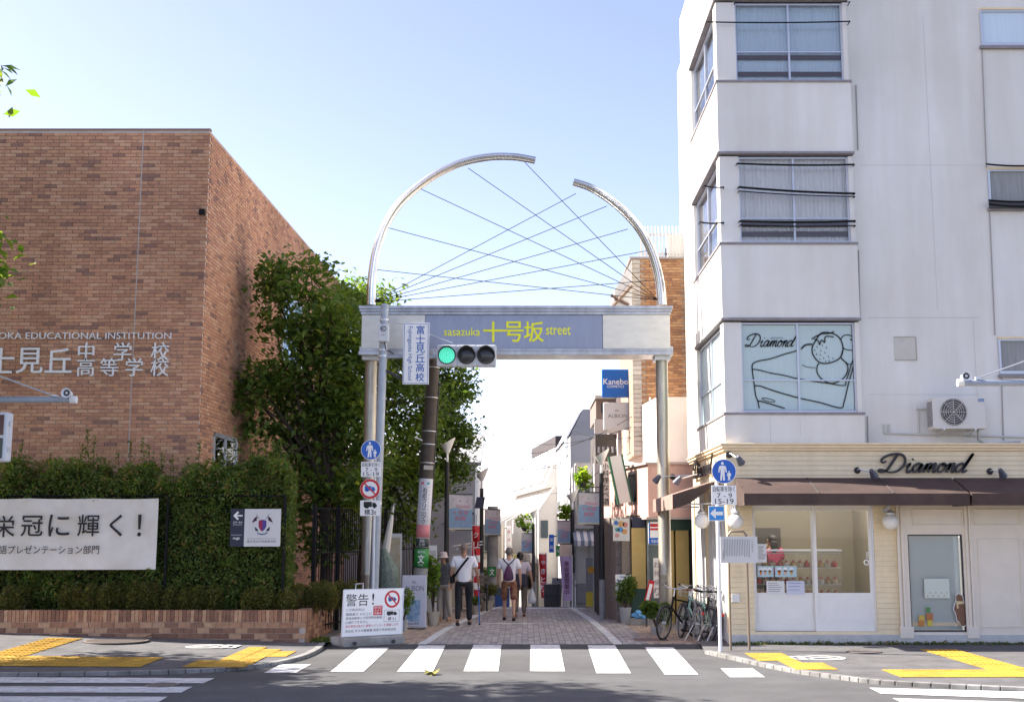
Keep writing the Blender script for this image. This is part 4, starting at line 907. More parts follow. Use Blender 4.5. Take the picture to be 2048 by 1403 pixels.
def wavy(fr, amp, n, c):
    mb = MB(); N = 120
    for i in range(N + 1):
        u = i / N; d = c + amp * math.sin(u * n * 6.28) + amp * .5 * math.sin(u * n * 2.7 * 6.28 + 1)
        mb.v += [tuple(fr.pt(u, 0, d)), tuple(fr.pt(u, 1, d))]
    for i in range(N): mb.f.append((2 * i, 2 * i + 2, 2 * i + 3, 2 * i + 1)); mb.m.append(0)
    return mb
def window(fr, par, kind, split=(.5,), hsplit=(.29,), t=.03, name='window'):
    mb = MB(); e = t / fr.w; g = t / fr.h
    for (a, b, c, d) in [(0, 0, 1, g * 1.6), (0, 1 - g, 1, 1), (0, g * 1.6, e, 1 - g), (1 - e, g * 1.6, 1, 1 - g)]: fr.sub(a, b, c, d).plate(mb, .06, -.04)
    for s_ in split: fr.sub(s_ - e * .6, g * 1.6, s_ + e * .6, 1 - g).plate(mb, .05, -.035)
    for s_ in hsplit: fr.sub(e, s_ - g * .4, 1 - e, s_ + g * .4).plate(mb, .04, -.03)
    wo = mb.build(name, alu_blue, par)
    us = [e] + [s_ for s_ in split] + [1 - e]; vs_ = [g * 1.6] + list(hsplit) + [1 - g]
    for i in range(len(us) - 1):
        for j in range(len(vs_) - 1):
            mb = MB(); f_ = fr.sub(us[i] + e * .3, vs_[j] + g * .3, us[i + 1] - e * .3, vs_[j + 1] - g * .3, -.02); f_.plate(mb, .004, 0 if kind != 'film' else -.004); mb.build('pane', glass if kind != 'film' else film, wo)
    if kind == 'curtain': wavy(fr, .014, 16, -.09).build('curtain', curt, wo)
    if kind == 'blind': wavy(fr, .004, 34, -.085).build('blind', blind, wo)
    if kind in ('curtain', 'blind'):
        if hsplit and fr.w > 1:
            for v0, v1 in ((hsplit[0] - .085, hsplit[0] - .03), (.09, .145)): mb = MB(); fr.sub(.01, v0, .99, v1).plate(mb, .02, -.058); mb.build('guard_rail', railb, wo)
    return wo
for i, (x0, x1, z0, z1) in enumerate(WZ):
    fr = Frame((x0, YB + .12, z0), (x1 - x0, 0, 0), (0, 0, z1 - z0)); wo = window(fr, wb, ('film', 'curtain', 'blind')[i], hsplit=((.36, .29, .385)[i],))
    fs = Frame((XC + .1, 25.2, z0), (0, -(25.2 - YB - .45), 0), (0, 0, z1 - z0)); window(fs, wb, ('film', 'curtain', 'blind')[i], hsplit=(.4,))
    MB().box(XC + .02, XC + .34, 25.2, 25.3, z0, z1).build('pier', white_wall, wb); MB().box(XC + .03, XC + .2, YB + .39, YB + .45, z0, z1).build('pier', white_wall, wb)
    if i == 0: winfilm = wo
# cake drawing on the film window
YD = YB + .135
def draw(pts, wd=2.2, k=5, closed=False):
    q = [P(1470 + p[0] / 7.015, 640 + p[1] / 7.015, YD - .012) for p in smooth_pts(pts, k, closed)]
    if closed: q.append(q[0])
    mb = MB(); mb.ribbon(q, wd * .72 / 112, (0, -1, 0), .002); mb.build('cake_drawing_line', inkm, winfilm)
draw([(880, 425), (700, 475), (500, 540), (340, 570), (265, 600), (240, 640), (250, 760), (270, 900), (290, 1050), (320, 1130), (340, 1235)], 3.2)
draw([(250, 685), (370, 705), (500, 740), (680, 770), (860, 815), (1100, 855), (1300, 882), (1530, 915), (1560, 850), (1640, 600), (1725, 330)], 2.8); draw([(280, 920), (360, 925), (600, 1005), (900, 1090), (1200, 1155), (1480, 1228), (1530, 1150), (1590, 900), (1660, 650), (1730, 400)], 3.2)
draw([(320, 1130), (420, 1150), (700, 1235)], 3.2); draw([(380, 1095), (440, 1092), (540, 1120), (560, 1140), (500, 1145), (410, 1120)], 1.8, closed=True)
draw([(890, 430), (880, 500), (900, 580)], 2); draw([(930, 405), (985, 350), (1085, 335)], 4.5); draw([(945, 625), (1010, 655), (1130, 665)], 1.6)
draw([(1200, 190), (1130, 290), (1085, 380), (1090, 470), (1140, 550), (1200, 595), (1290, 605), (1400, 575), (1480, 520), (1515, 420), (1500, 310), (1450, 230), (1370, 185), (1270, 170)], 3.4, closed=True)
draw([(1075, 265), (1160, 215), (1230, 190), (1320, 185), (1390, 160)], 3.4); draw([(1110, 265), (1170, 290), (1185, 345), (1215, 280), (1260, 310), (1265, 235), (1330, 225), (1385, 238)], 3)
for (x, y) in [(1150, 375), (1225, 350), (1285, 385), (1120, 420), (1205, 430), (1260, 455), (1145, 475), (1195, 485), (1245, 530), (1310, 510), (1190, 545), (1270, 575), (1320, 570), (1375, 535)]: draw([(x - 4, y - 10), (x + 5, y + 12)], 1.8, 2)
draw([(1490, 265), (1520, 220), (1590, 205), (1650, 235), (1690, 300), (1680, 380), (1640, 420), (1560, 410), (1510, 380)], 2.4); draw([(1615, 262), (1640, 280), (1655, 290)], 3.5, 2); draw([(1650, 250), (1720, 255)], 2.4, 2)
draw([(1520, 400), (1490, 520), (1560, 590), (1600, 620), (1650, 590), (1670, 500), (1660, 425)], 2.2)
draw([(1180, 600), (1150, 660), (1160, 750), (1240, 840), (1350, 885), (1470, 850), (1550, 780), (1585, 680), (1560, 600), (1490, 535)], 3.2)
script_text(FY(1488, 667, 1591, 693, YD - .012), inkm, winfilm, .022, t=.002, slant=.35); text(FY(1542, 673, 1566, 678, YD - .012), 'pâtisserie', inkg, winfilm, c=0)
# windows at the right edge of the wall and small details
for (a, b, kind, x0) in ((22, 92, 'blind', 1960), (340, 415, 'curtain', 1976), (678, 748, 'curtain', 1997)):
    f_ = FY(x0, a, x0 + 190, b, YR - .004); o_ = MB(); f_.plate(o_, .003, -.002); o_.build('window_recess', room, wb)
    window(Frame(f_.pt(0, 0, .02), f_.u * f_.w, f_.v * f_.h), wb, 'plain', hsplit=(), t=.035); q = MB(); f_.sub(.01, .05, .99, .95).plate(q, .002, .004); q.build('blind', blind if kind == 'blind' else mat('curtain_grey', (.30, .31, .30), .9, var=.15, scale=5, stretch=(5, 1, .3)), wb)
    q = MB(); f_.sub(-.02, -.1, 1.02, -.02).plate(q, .07, 0); q.build('window_ledge', sillm, wb); q = MB(); f_.sub(0, 1.0, 1, 1.06).plate(q, .06, 0); q.build('window_hood', cream2, wb)
f_ = FY(1788, 673, 1833, 719, YR - .003); mb = MB(); f_.plate(mb, .002, 0); mb.build('blocked_opening', mat('old_patch', (.60, .57, .50), .9, var=.06, scale=4), wb)
for (a, b, c, d) in ((0, .97, 1, 1), (.97, 0, 1, .97), (0, -.03, 1, 0)): mb = MB(); f_.sub(a, b, c, d).plate(mb, .012, .001); mb.build('opening_edge', mat('shadow_trim', (.42, .38, .32), .9), wb)
for pts in ([(1717, 500), (1720, 632)], [(1735, 832), (1736, 884)], [(1964, 98), (1973, 335)], [(1979, 420), (1990, 670)], [(2003, 752), (2007, 880)], [(1712, 170), (1716, 300)]):
    mb = MB(); mb.tube([P(x, y, YR - .02) for x, y in pts], .011, 6); mb.build('drain_pipe', mat('pipe_grey', (.34, .32, .30), .7), wb)
for pts in ([(1768, 848), (1768, 866), (2060, 874)], [(1778, 848), (1778, 866)], [(1833, 817), (1862, 818)], [(1836, 820), (1838, 868)]):
    mb = MB(); mb.tube([P(x, y, YR - .025) for x, y in pts], .017, 8); mb.build('conduit', mat('conduit_cream', (.58, .56, .50), .6), wb)
for (x0, y0, x1, y1) in ((1736, 634, 1960, 636), (1736, 788, 1958, 789), (1950, 640, 1951, 790), (1860, 30, 1861, 620), (1720, 330, 1965, 331), (1540, 835, 1541, 884), (1600, 838, 1601, 870)):
    f_ = FY(x0, y0, x1, y1, YR - .0015 if x0 > 1715 else YB - .0015); mb = MB(); f_.plate(mb, .001, 0); mb.build('render_joint', mat('joint_line', (.60, .575, .53), .9), wb)
# --- shop front
cz0, cz1 = ZA(955, YB), zc
MB().box(XC + .02, 15, YB + .35, YB + .5, HS + .28, zc - .02).build('shop_wall_backing', cream2, wb) if False else None
for e, a, b in ((.10, 886, 890), (.075, 890, 896), (.045, 896, 901)):
    mb = MB(); mb.box(XC - e, 15, YB - e, YB + .25, ZA(b, YB) + .001, ZA(a, YB)); mb.box(XC - e, XC + .25, YB + .25, 26.2, ZA(b, YB) + .001, ZA(a, YB) - .001); mb.build('cornice', cream2, wb, bevel=.006)
def siding(x0, x1, Y, z0, z1, side=False, y1=None):
    n = max(1, round((z1 - z0) / .088)); h = (z1 - z0) / n
    for k in range(n):
        a, b = z0 + k * h, z0 + (k + 1) * h - .003; mb = MB()
        if not side: mb.add([(x0, Y - .012, a), (x1, Y - .012, a), (x1, Y - .003, b), (x0, Y - .003, b), (x0, Y + .03, a), (x1, Y + .03, a), (x1, Y + .03, b), (x0, Y + .03, b)], [(0, 1, 2, 3), (4, 7, 6, 5), (0, 4, 5, 1), (3, 2, 6, 7), (0, 3, 7, 4), (1, 5, 6, 2)])
        else: mb.box(x0, x0 + .03, Y, y1, a, b)
        mb.build('siding_plank', cream, wb)
MB().box(XC + .06, 14, YB + .034, YB + .09, ZA(1008, YB) + .03, ZA(901, YB)).build('sign_band_backing', cream2, wb)
XD0, XD1 = XA(1503, 1130, YB + .2), XA(1744, 1130, YB + .2); XP1 = XA(1797, 1130, YB)
DZ0, DZ1 = ZA(1262, YB), ZA(1008, YB)
siding(XC, 14, YB, DZ1, ZA(901, YB)); siding(XC, XD0, YB, HS + .16, DZ1); siding(XD1, XP1, YB, HS + .16, DZ1); siding(XC, 0, YB + .03, ZA(975, YB), ZA(901, YB), True, 26.0)
siding(XD0, XD1, YB, HS + .16, DZ0)
mb = MB(); mb.box(XC - .02, 14, YB - .06, YB + .2, 0, HS + .16); mb.build('plinth', mat('plinth', (.50, .50, .49), .8, var=.1, scale=5), wb, bevel=.01)
# side wall below: pale ribbed shutter
sh_m = mat('shutter_white', (.66, .65, .63), .6, var=.05, scale=3)
mb = MB()
for k in range(30): y = YB + .25 + k * .15; mb.box(XC + (.02 if k % 2 else .045), XC + .1, y, y + .15, HS, ZA(975, YB))
mb.build('ribbed_side_shutter', sh_m, wb)
for y in (YB + .03, 24.2, 25.9): MB().box(XC - .01, XC + .12, y, y + .16, 0, ZA(975, YB)).build('side_pilaster', cream, wb)
# sliding door with glass
yd = YB + .10
door = Frame((XD0, yd, DZ0), (XD1 - XD0, 0, 0), (0, 0, DZ1 - DZ0)); W_ = XD1 - XD0
def leaf(u0, u1, c):
    f_ = door.sub(u0, 0, u1, 1, c); mb = MB()
    for (a, b, cc, d) in [(0, 0, 1, .06), (0, .95, 1, 1), (0, .06, .055, .95), (.945, .06, 1, .95), (.055, .06, .945, .30)]: f_.sub(a, b, cc, d).plate(mb, .04, 0)
    o = mb.build('sliding_door', doorw, wb, bevel=.003)
    for (a, b, cc, d) in [(.07, .09, .93, .1), (.07, .265, .93, .275), (.07, .1, .08, .265), (.92, .1, .93, .265)]: mb = MB(); f_.sub(a, b, cc, d).plate(mb, .008, .04); mb.build('panel_moulding', doorw, o)
    mb = MB(); f_.sub(.055, .3, .945, .95).plate(mb, .006, .015); mb.build('pane', glass, o); return o, f_
d1, fd1 = leaf(.0, .52, -.03); d2, fd2 = leaf(.50, .985, .03)
mb = MB(); mb.tube([fd2.pt(.9, .57, .06), fd2.pt(.9, .62, .06), fd2.pt(.935, .62, .06)], .01, 6); mb.build('handle', alu, d2); MB().disc(fd2.pt(.89, .54, .045), (1, 0, 0), (0, 0, 1), .05, .006, 20, r2=.03).build('door_sticker', white, d2)
for (a, b, c, d) in ((-.012, 0, 0, 1), (.985, 0, 1.0, 1), (-.012, 1, 1.0, 1.02)): mb = MB(); door.sub(a, b, c, d).plate(mb, .15, -.07); mb.build('door_frame', alu, wb)
# shop room behind the door
rm = MB(); rx0, rx1, ry1 = XD0 - .15, XP1 + .1, 25.0
olive = mat('shop_wall_olive', (.20, .18, .135), .8); 
MB().box(rx0, rx1, ry1, ry1 + .05, 0, 3.2).build('shop_back_wall', olive, wb); MB().box(rx0 - .05, rx0, YB + .3, ry1, 0, 3.2).build('shop_side_wall', olive, wb); MB().box(rx1, rx1 + .05, YB + .3, ry1, 0, 3.2).build('shop_side_wall', olive, wb)
MB().box(rx0, rx1, YB + .25, ry1, .05, .3).build('shop_floor', mat('shop_floor', (.3, .25, .2), .5), wb); MB().box(rx0, rx1, YB + .25, ry1, 3.2, 3.24).build('shop_ceiling', white, wb)
MB().box(rx0 + .05, rx0 + 1.3, ry1 - .06, ry1 - .005, .9, 2.05).build('shelf_back', mat('shelf_dark', (.03, .025, .022), .6), wb)
for k in range(5): MB().box(rx0 + .1 + k * .22, rx0 + .22 + k * .22, ry1 - .2, ry1 - .065, 1.1, 1.75).build('shelf_jar', mat('jar_%d' % (k % 3), [(.05, .07, .1), (.2, .15, .08), (.08, .04, .03)][k % 3], .3), wb)
for k in range(3):
    l_ = bpy.data.lights.new('shop_lamp', 'POINT'); l_.energy = 13; l_.shadow_soft_size = .1; l_.color = (1, .93, .82); lo = bpy.data.objects.new('shop_lamp', l_); COL.objects.link(lo)
    q = Vector((rx0 + .5 + k * .85, 23.1, 3.08)); lo.location = q - Vector((0, 0, .16)); ct = thing('ceiling_lamp', 'round white ceiling lamp inside the cake shop, %s from the left' % ('first', 'second', 'third')[k], 'lamp', q, 'ceiling lamps in the shop')
    mb = MB(); mb.lathe(q, [(.06, .12), (.09, .1), (.1, .0), (.08, -.05)], 16); mb.build('shade', mat('lamp_glass', (.9, .85, .75), .5, emit=2.5), ct, smooth=True); lo.parent = ct; lo.matrix_parent_inverse = wm(ct).inverted()
# display cabinet
cab = thing('display_cabinet', 'glass cake display cabinet on yellow base inside the shop', 'cabinet', (XD0 + .9, 22.8, .3))
cx0, cx1 = XD0 + .05, XD0 + 1.75
MB().box(cx0, cx1, 22.5, 23.0, .3, .78).build('base', mat('cabinet_yellow', (.55, .33, .02), .5), cab)
for z in (1.02, 1.32, 1.58): MB().box(cx0 + .02, cx1 - .02, 22.55, 22.98, z, z + .015).build('shelf', mat('shelf_glass', (.5, .5, .45), .2), cab)
MB().box(cx0, cx1, 22.5, 22.506, .78, 1.62).build('front_glass', glass, cab); MB().box(cx0, cx1, 22.5, 23.0, 1.625, 1.65).build('top', alu, cab)
MB().box(cx0 + .01, cx1 - .01, 22.52, 22.98, .785, .8).build('cabinet_floor', mat('cab_dark', (.06, .05, .04), .5), cab)
for r, z in enumerate((.80, 1.035, 1.335)):
    for k in range(13):
        x = cx0 + .1 + k * .125; m_ = mat('cake_%d' % ((k + r) % 4), [(.55, .36, .12), (.62, .5, .32), (.5, .08, .06), (.7, .62, .5)][(k + r) % 4], .6)
        ck = thing('cake', 'small cake on the %s shelf of the shop cabinet' % ('bottom', 'middle', 'top')[r], 'cake', (x, 22.68, z), 'cakes on the %s cabinet shelf' % ('bottom', 'middle', 'top')[r])
        mb = MB(); mb.lathe((x, 22.68, z), [(.052, 0), (.055, .07), (.04, .085)], 10); mb.build('base', m_, ck); mb = MB(); mb.lathe((x, 22.68, z + .085), [(.028, 0), (.024, .028), (.004, .042)], 8); mb.build('topping', mat('topping', (.6, .12, .08) if r == 0 else (.7, .6, .4), .4), ck)
# posters on the glass
def poster(label, box, Y, m, deco):
    t = thing('poster', label, 'poster', P((box[0] + box[2]) / 2, box[3], Y)); f_ = FY(*box, Y); mb = MB(); f_.plate(mb, .002, 0); mb.build('sheet', m, t); deco(f_, t); return t
def lines(n, m, a=.1, b=.9):
    def d(f_, t):
        for k in range(n): mb = MB(); v = .85 - k * .75 / n; f_.sub(a, v - .02, a + (b - a) * random.uniform(.6, 1), v + .015).plate(mb, .001, .003); mb.build('text_line', m, t)
    return d
paper = mat('paper', (.70, .70, .70), .7); paperb = mat('paper_blue', (.40, .56, .62), .7)
def cups(f_, t):
    for k, cc_ in enumerate([(.6, .2, .05), (.62, .4, .3), (.5, .35, .15)]):
        x = .2 + .28 * k; poly(f_, [(x - .09, .62), (x + .09, .62), (x + .05, .2), (x - .05, .2)], mat('cup_%d' % k, cc_, .6), t, 'cup_picture', c=.003, t=.001); MB().disc(f_.pt(x, .68, .003), f_.u, f_.v, .04, .001, 12).build('cup_picture', white, t)
pg = yd + .004 - .05
poster('pale blue drinks poster, left one on the shop door glass', (1515, 1131, 1547, 1153), yd - .03, paperb, cups); poster('pale blue drinks poster, right one on the shop door glass', (1550, 1131, 1593, 1153), yd - .03, paperb, cups)
poster('white notice sheet, left one low on the shop door glass', (1533, 1161, 1569, 1188), yd - .03, paper, lines(5, inkg)); poster('bluish white notice sheet, right one low on the shop door glass', (1573, 1161, 1609, 1188), yd - .03, mat('paper_lilac', (.58, .60, .70), .7), lines(3, inkblue))
poster('narrow white notice beside the noticeboard on the shop door', (1515, 1087, 1533, 1124), yd - .03, paper, lines(7, inkg))
# panelled unit on the right with the sticker window
XW0 = XP1; ZP0, ZP1 = HS + .1, DZ1; yp = YB - .03
wx0, wx1 = XA(1819, 1160, yp), XA(1929, 1160, yp); wz0, wz1 = ZA(1263, yp), ZA(1068, yp)
for (x0, x1, z0, z1) in [(XW0, wx0, ZP0, ZP1), (wx1, XA(1942, 1160, yp), ZP0, ZP1), (wx0, wx1, wz1, ZP1), (wx0, wx1, ZP0, wz0), (XA(1942, 1160, yp), 14, ZP0, ZP1)]: MB().box(x0, x1, yp, YB + .1, z0, z1).build('panelled_front', panelw, wb)
for px in (1797, 1805, 1934, 1942): x = XA(px, 1160, yp); MB().box(x, x + .045, yp - .03, yp, ZP0 + .16, ZP1).build('pilaster', panelw, wb, bevel=.006)
for a, b in ((1795, 1822), (1928, 1952)): MB().box(XA(a, 1160, yp), XA(b, 1160, yp), yp - .05, yp, ZP0, ZP0 + .2).build('pilaster_base', panelw, wb, bevel=.008)
def moulding(x0, y0, x1, y1):
    f_ = FY(x0, y0, x1, y1, yp); mb = MB(); e, g = .025 / f_.w, .025 / f_.h
    for (a, b, c, d) in [(0, 0, 1, g), (0, 1 - g, 1, 1), (0, g, e, 1 - g), (1 - e, g, 1, 1 - g)]: f_.sub(a, b, c, d).plate(mb, .014, .0005)
    mb.build('panel_moulding', panelw, wb, bevel=.004)
moulding(1824, 1017, 1926, 1051); moulding(1948, 1017, 2040, 1051); moulding(1958, 1076, 2044, 1254); moulding(2052, 1017, 2150, 1051); moulding(2052, 1076, 2150, 1254)
f_ = FY(1818, 1068, 1930, 1263, yp + .04); mb = MB()
for (a, b, c, d) in [(0, 0, 1, .02), (0, .985, 1, 1), (0, .02, .02, .985), (.97, .02, 1, .985)]: f_.sub(a, b, c, d).plate(mb, .05, -.03)
wn = mb.build('window', darkgrey, wb); mb = MB(); f_.sub(.02, .02, .97, .985).plate(mb, .006, -.01); mb.build('pane', glassmat('glass_reflective', (.92, .95, .95), 1.6), wn); mb = MB(); f_.sub(.02, .02, .94, .985).plate(mb, .01, -.08); mb.build('roller_blind', mat('roller_blind', (.80, .81, .80), .8), wn)
st = thing('bear_sticker', 'brown bear sticker with white outline on the small shop window', 'sticker', f_.pt(.88, .05)); S2 = lambda pts: [((x - 360) / 290, 1 - (y - 540) / 500) for x, y in pts]
bear = [(600, 855), (615, 845), (632, 855), (636, 875), (640, 900), (648, 950), (645, 985), (638, 1008), (622, 1010), (612, 990), (600, 980), (594, 940), (585, 925), (592, 900), (600, 880)]
poly(f_, S2([((x - 615) * 1.16 + 615, (y - 930) * 1.05 + 930) for x, y in bear]), white, st, 'outline', c=-.002, t=.001); poly(f_, S2(bear), mat('bear_brown', (.20, .10, .055), .7), st, 'body', c=-.0005, t=.001)
poly(f_, S2([(598, 882), (638, 884), (640, 895), (608, 900), (612, 918), (602, 920)]), mat('scarf', (.65, .52, .30), .7), st, 'scarf', c=.001, t=.001)
st = thing('menu_sticker', 'pale menu sheet with little pictures on the small shop window', 'poster', f_.pt(.5, .35)); mb = MB(); f_.sub(.27, .345, .72, .545, -.003).plate(mb, .001, 0); mb.build('sheet', mat('menu_sheet', (.60, .66, .58), .7), st)
for k in range(8): MB().disc(f_.pt(.32 + .05 * k, .37 + .03 * (k % 2), -.001), f_.u, f_.v, .012, .001, 8).build('picture', mat('pic_%d' % (k % 3), [(.6, .35, .1), (.3, .4, .15), (.5, .2, .15)][k % 3], .7), st)
st = thing('juice_sticker', 'orange and yellow box stickers low on the small shop window', 'sticker', f_.pt(.25, .08))
for (a, b, c, d, cc_) in [(.14, .06, .24, .12, (.5, .2, .05)), (.15, .12, .25, .17, (.6, .42, .08)), (.28, .12, .4, .19, (.45, .17, .06)), (.3, .06, .38, .12, (.6, .5, .06)), (.28, .2, .36, .25, (.1, .25, .08))]: mb = MB(); f_.sub(a, b, c, d, -.003).plate(mb, .001, 0); mb.build('picture', mat('juice_%d' % int(a * 100 + b * 1000), cc_, .7), st)
# shop name
script_text(FY(1752, 907, 1940, 944, YB - .045), mat('letter_black', (.02, .017, .02), .5), wb, .044, t=.03, slant=.3, name='shop_name_lettering')
fs = Frame((XC - .05, 25.6, ZA(945, 23)), (0, -2.7, 0), (0, 0, .33)); script_text(fs, MATS['letter_black'], wb, .05, t=.03, slant=.25, name='shop_name_lettering')
# awnings
def awning(label, x0, x1):
    t = thing('awning', label, 'awning', ((x0 + x1) / 2, YB - .5, ZA(1008, 20.85))); yw, yf = YB - .015, 20.85
    za, zb2, zd = ZA(955, YB), ZA(986, yf), ZA(1010, yf); mb = MB()
    mb.prism([(x0, yw, za), (x0, yf, zb2), (x0, yf, zb2 - .012), (x0, yw, za - .012)], (x1 - x0, 0, 0)); mb.build('canopy', awningm, t)
    MB().box(x0, x1, yf - .006, yf, zd, zb2 - .002).build('valance', awningm, t)
    for x in (x0, x1 - .01): mb = MB(); mb.prism([(x + .001, yw, za - .014), (x + .001, yf + .001, zb2 - .014), (x + .001, yf + .001, zd), (x + .001, yw, zd)], (.006, 0, 0)); mb.build('side_cheek', awningm, t)
    n = 3
    for k in range(1, n): x = x0 + (x1 - x0) * k / n; mb = MB(); mb.tube([(x, yw, za + .006), (x, yf, zb2 + .006)], .008, 5); mb.build('seam', darkgrey, t)
    mb = MB(); mb.tube([(x0, yf + .02, zd + .03), (x1, yf + .02, zd + .03)], .014, 6); mb.build('front_bar', alu, t)
xa0, xa1, xa2 = XA(1488, 985, 20.85), XA(1941, 985, 20.85), 14
awning('long brown awning over the cake shop door', xa0, xa1 - .02); awning('brown awning over the panelled shop front at the right edge', xa1 + .02, xa2)
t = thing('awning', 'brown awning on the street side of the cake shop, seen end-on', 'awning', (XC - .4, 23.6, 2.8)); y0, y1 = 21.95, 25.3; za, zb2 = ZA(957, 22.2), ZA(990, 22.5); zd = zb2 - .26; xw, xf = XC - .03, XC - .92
mb = MB(); mb.prism([(xw, y0, za), (xf, y0, zb2), (xf, y0, zb2 - .012), (xw, y0, za - .012)], (0, y1 - y0, 0)); mb.build('canopy', awning_sunlit, t); MB().box(xf - .006, xf, y0, y1, zd, zb2 - .002).build('valance', awning_sunlit, t)
for y in (y0, y1 - .01): mb = MB(); mb.prism([(xw, y, za - .014), (xf, y, zb2 - .014), (xf, y, zd), (xf + .3, y, zd + .1)], (0, .006, 0)); mb.build('side_cheek', awningm, t)
mb = MB(); mb.tube([(xf, y0 + .3, zd + .1), (xw, y0 + .3, zd + .1)], .014, 6); mb.tube([(xf, y1 - .3, zd + .1), (xw, y1 - .3, zd + .1)], .014, 6); mb.build('frame_bar', alu, t)
# globe lamps and spotlights
globe = mat('globe_glass', (.80, .79, .76), .25)
def globe_lamp(label, c, wall, r=.135):
    t = thing('globe_lamp', label, 'lamp', c, 'white globe lamps on the cake shop'); c = Vector(c); wall = Vector(wall)
    mb = MB(); mb.lathe(c, [(r * math.sin(a), -r * math.cos(a)) for a in np.linspace(.02, 3.0, 14)], 24); mb.build('globe', globe, t, smooth=True); mb = MB(); mb.lathe(c + Vector((0, 0, r * .93)), [(.075, 0), (.08, .03), (.05, .06), (.03, .09)], 16); mb.build('collar', alu, t)
    top_ = c + Vector((0, 0, r + .12)); mb = MB(); mb.tube([c + Vector((0, 0, r + .05)), top_ + Vector((0, 0, .05)), top_.lerp(wall, .45) + Vector((0, 0, .09)), wall + Vector((0, 0, .02)), wall], .013, 8); mb.build('bracket', alu, t)
    mb = MB(); mb.lathe(wall, [(.06, -.015), (.06, .015)], 16, 'y' if abs(c.x - wall.x) < .05 else 'x'); mb.build('wall_plate', alu, t)
g1 = P(1471, 1042, YB - .22); globe_lamp('white globe lamp left of the shop door behind the post', g1, (g1.x, YB - .02, g1.z + .2))
g2 = P(1781, 1043, YB - .22); globe_lamp('white globe lamp right of the shop door on cream siding', g2, (g2.x, YB - .02, g2.z + .2))
g3 = P(1404, 1041, 22.15); globe_lamp('white globe lamp on the street side of the cake shop', g3, (XC - .02, 22.15, g3.z + .2))
def spot(label, a, b, Y):
    t = thing('spotlight', label, 'lamp', P(*a, Y), 'black spotlights on the cake shop'); A = P(*a, Y); B = P(*b, Y - .28)
    mb = MB(); mb.lathe(A + Vector((0, -.01, 0)), [(.058, -.02), (.058, .015), (.03, .03)], 16, 'y'); mb.build('base', blackp, t); mb = MB(); mb.tube([A, A + Vector((0, -.12, .02)), B], .013, 6); mb.build('arm', alu, t)
    d = Vector((.12 if b[0] > a[0] else -.12, .12, -.16)).normalized(); mb = MB(); mb.tube([B - d * .07, B, B + d * .09, B + d * .1], [.035, .052, .07, .072], 14); mb.build('head', mat('spot_grey', (.09, .10, .13), .4, .3), t, smooth=True)
spot('black spotlight on cream siding above the blue round sign', (1458, 909), (1478, 918), YB); spot('black spotlight just left of the shop name', (1714, 940), (1745, 945), YB); spot('black spotlight to the right of the shop name', (1979, 942), (2003, 944), YB)
spot('black spotlight over the end of the side awning, by the gate column', (1345, 953), (1316, 955), 24.6); spot('black spotlight nearer the cake shop corner over side awning', (1392, 950), (1358, 958), 23.4)
mb = MB(); a = P(1316, 953, 24.6); mb.tube([a, (XC, 24.3, a.z + .03)], .012, 6); tag(mb.build('spotlight_rail', alu), 'thin metal rail carrying the spotlights over the side awning', 'rail')
f_ = FY(1463, 1187, 1479, 1204, YB - .02); mb = MB(); f_.plate(mb, .05, -.02); o = mb.build('meter_box', alu, None, bevel=.01); tag(o, 'small silver wall box on the cream siding behind the noticeboard legs', 'box')
# air conditioner
ac = thing('air_conditioner', 'white outdoor air-conditioner unit on brackets above the shop', 'air conditioner', P(1915, 858, 21.6)); f_ = FY(1866, 794, 1971, 857, 21.55)
mb = MB(); f_.plate(mb, .32, -.32); mb.build('casing', mat('ac_cream', (.64, .62, .57), .5), ac, bevel=.012)
c_ = f_.pt(.39, .53, .004); MB().disc(c_ - Vector((0, .001, 0)), (1, 0, 0), (0, 0, 1), .235, .004, 36).build('fan_opening', darkgrey, ac)
for k in range(5): a = 2 * math.pi * k / 5; p0 = c_ + Vector((math.cos(a) * .04, -.006, math.sin(a) * .04)); p1 = c_ + Vector((math.cos(a + .35) * .21, -.008, math.sin(a + .35) * .21)); p2 = c_ + Vector((math.cos(a + 1.0) * .2, -.006, math.sin(a + 1.0) * .2)); MB().prism([p0, p1, p2], (0, -.004, 0)).build('fan_blade', mat('fan_grey', (.16, .15, .15), .6), ac)
gm = MB()
for rr in (.06, .1, .14, .18, .22, .24): gm.tube([c_ + Vector((math.cos(a) * rr, -.02, math.sin(a) * rr)) for a in np.linspace(0, 6.2832, 33)[:-1]], .0035, 4, closed=True)
for k in range(4): a = math.pi * k / 4; d = Vector((math.cos(a), 0, math.sin(a))) * .24; gm.tube([c_ - d + Vector((0, -.021, 0)), c_ + d + Vector((0, -.021, 0))], .004, 4)
o = gm.build('fan_grille', MATS['ac_cream'], ac)
for k in range(14): mb = MB(); v = .12 + k * .057; mb.obox(f_.pt(0, v, -.16) - Vector((.006, 0, 0)), (.006, 0, 0), (0, .13, 0), (0, 0, .009)); mb.build('side_slat', grey, ac)
f3 = f_.sub(.87, .86, .985, .95, .002); mb = MB(); f3.plate(mb, .002, 0); mb.build('badge', mat('badge_blue', (.03, .16, .35), .5), ac); text(f3.sub(.1, .15, .9, .85), 'Eco ice', white, ac)
for u in (.2, .8): mb = MB(); p = f_.pt(u, 0, -.3); q = f_.pt(u, -.18, -.42); mb.tube([f_.pt(u, -.01, 0), f_.pt(u, -.01, -.42)], .018, 6); mb.tube([f_.pt(u, -.02, -.05), q], .014, 6); mb.build('bracket', alu, ac)
mb = MB(); mb.tube([f_.pt(.92, 0, -.2), f_.pt(.95, -.3, -.3), f_.pt(1.15, -.46, -.38), f_.pt(1.8, -.36, -.40)], .022, 8); mb.build('hose', mat('hose', (.40, .40, .40), .6), ac)
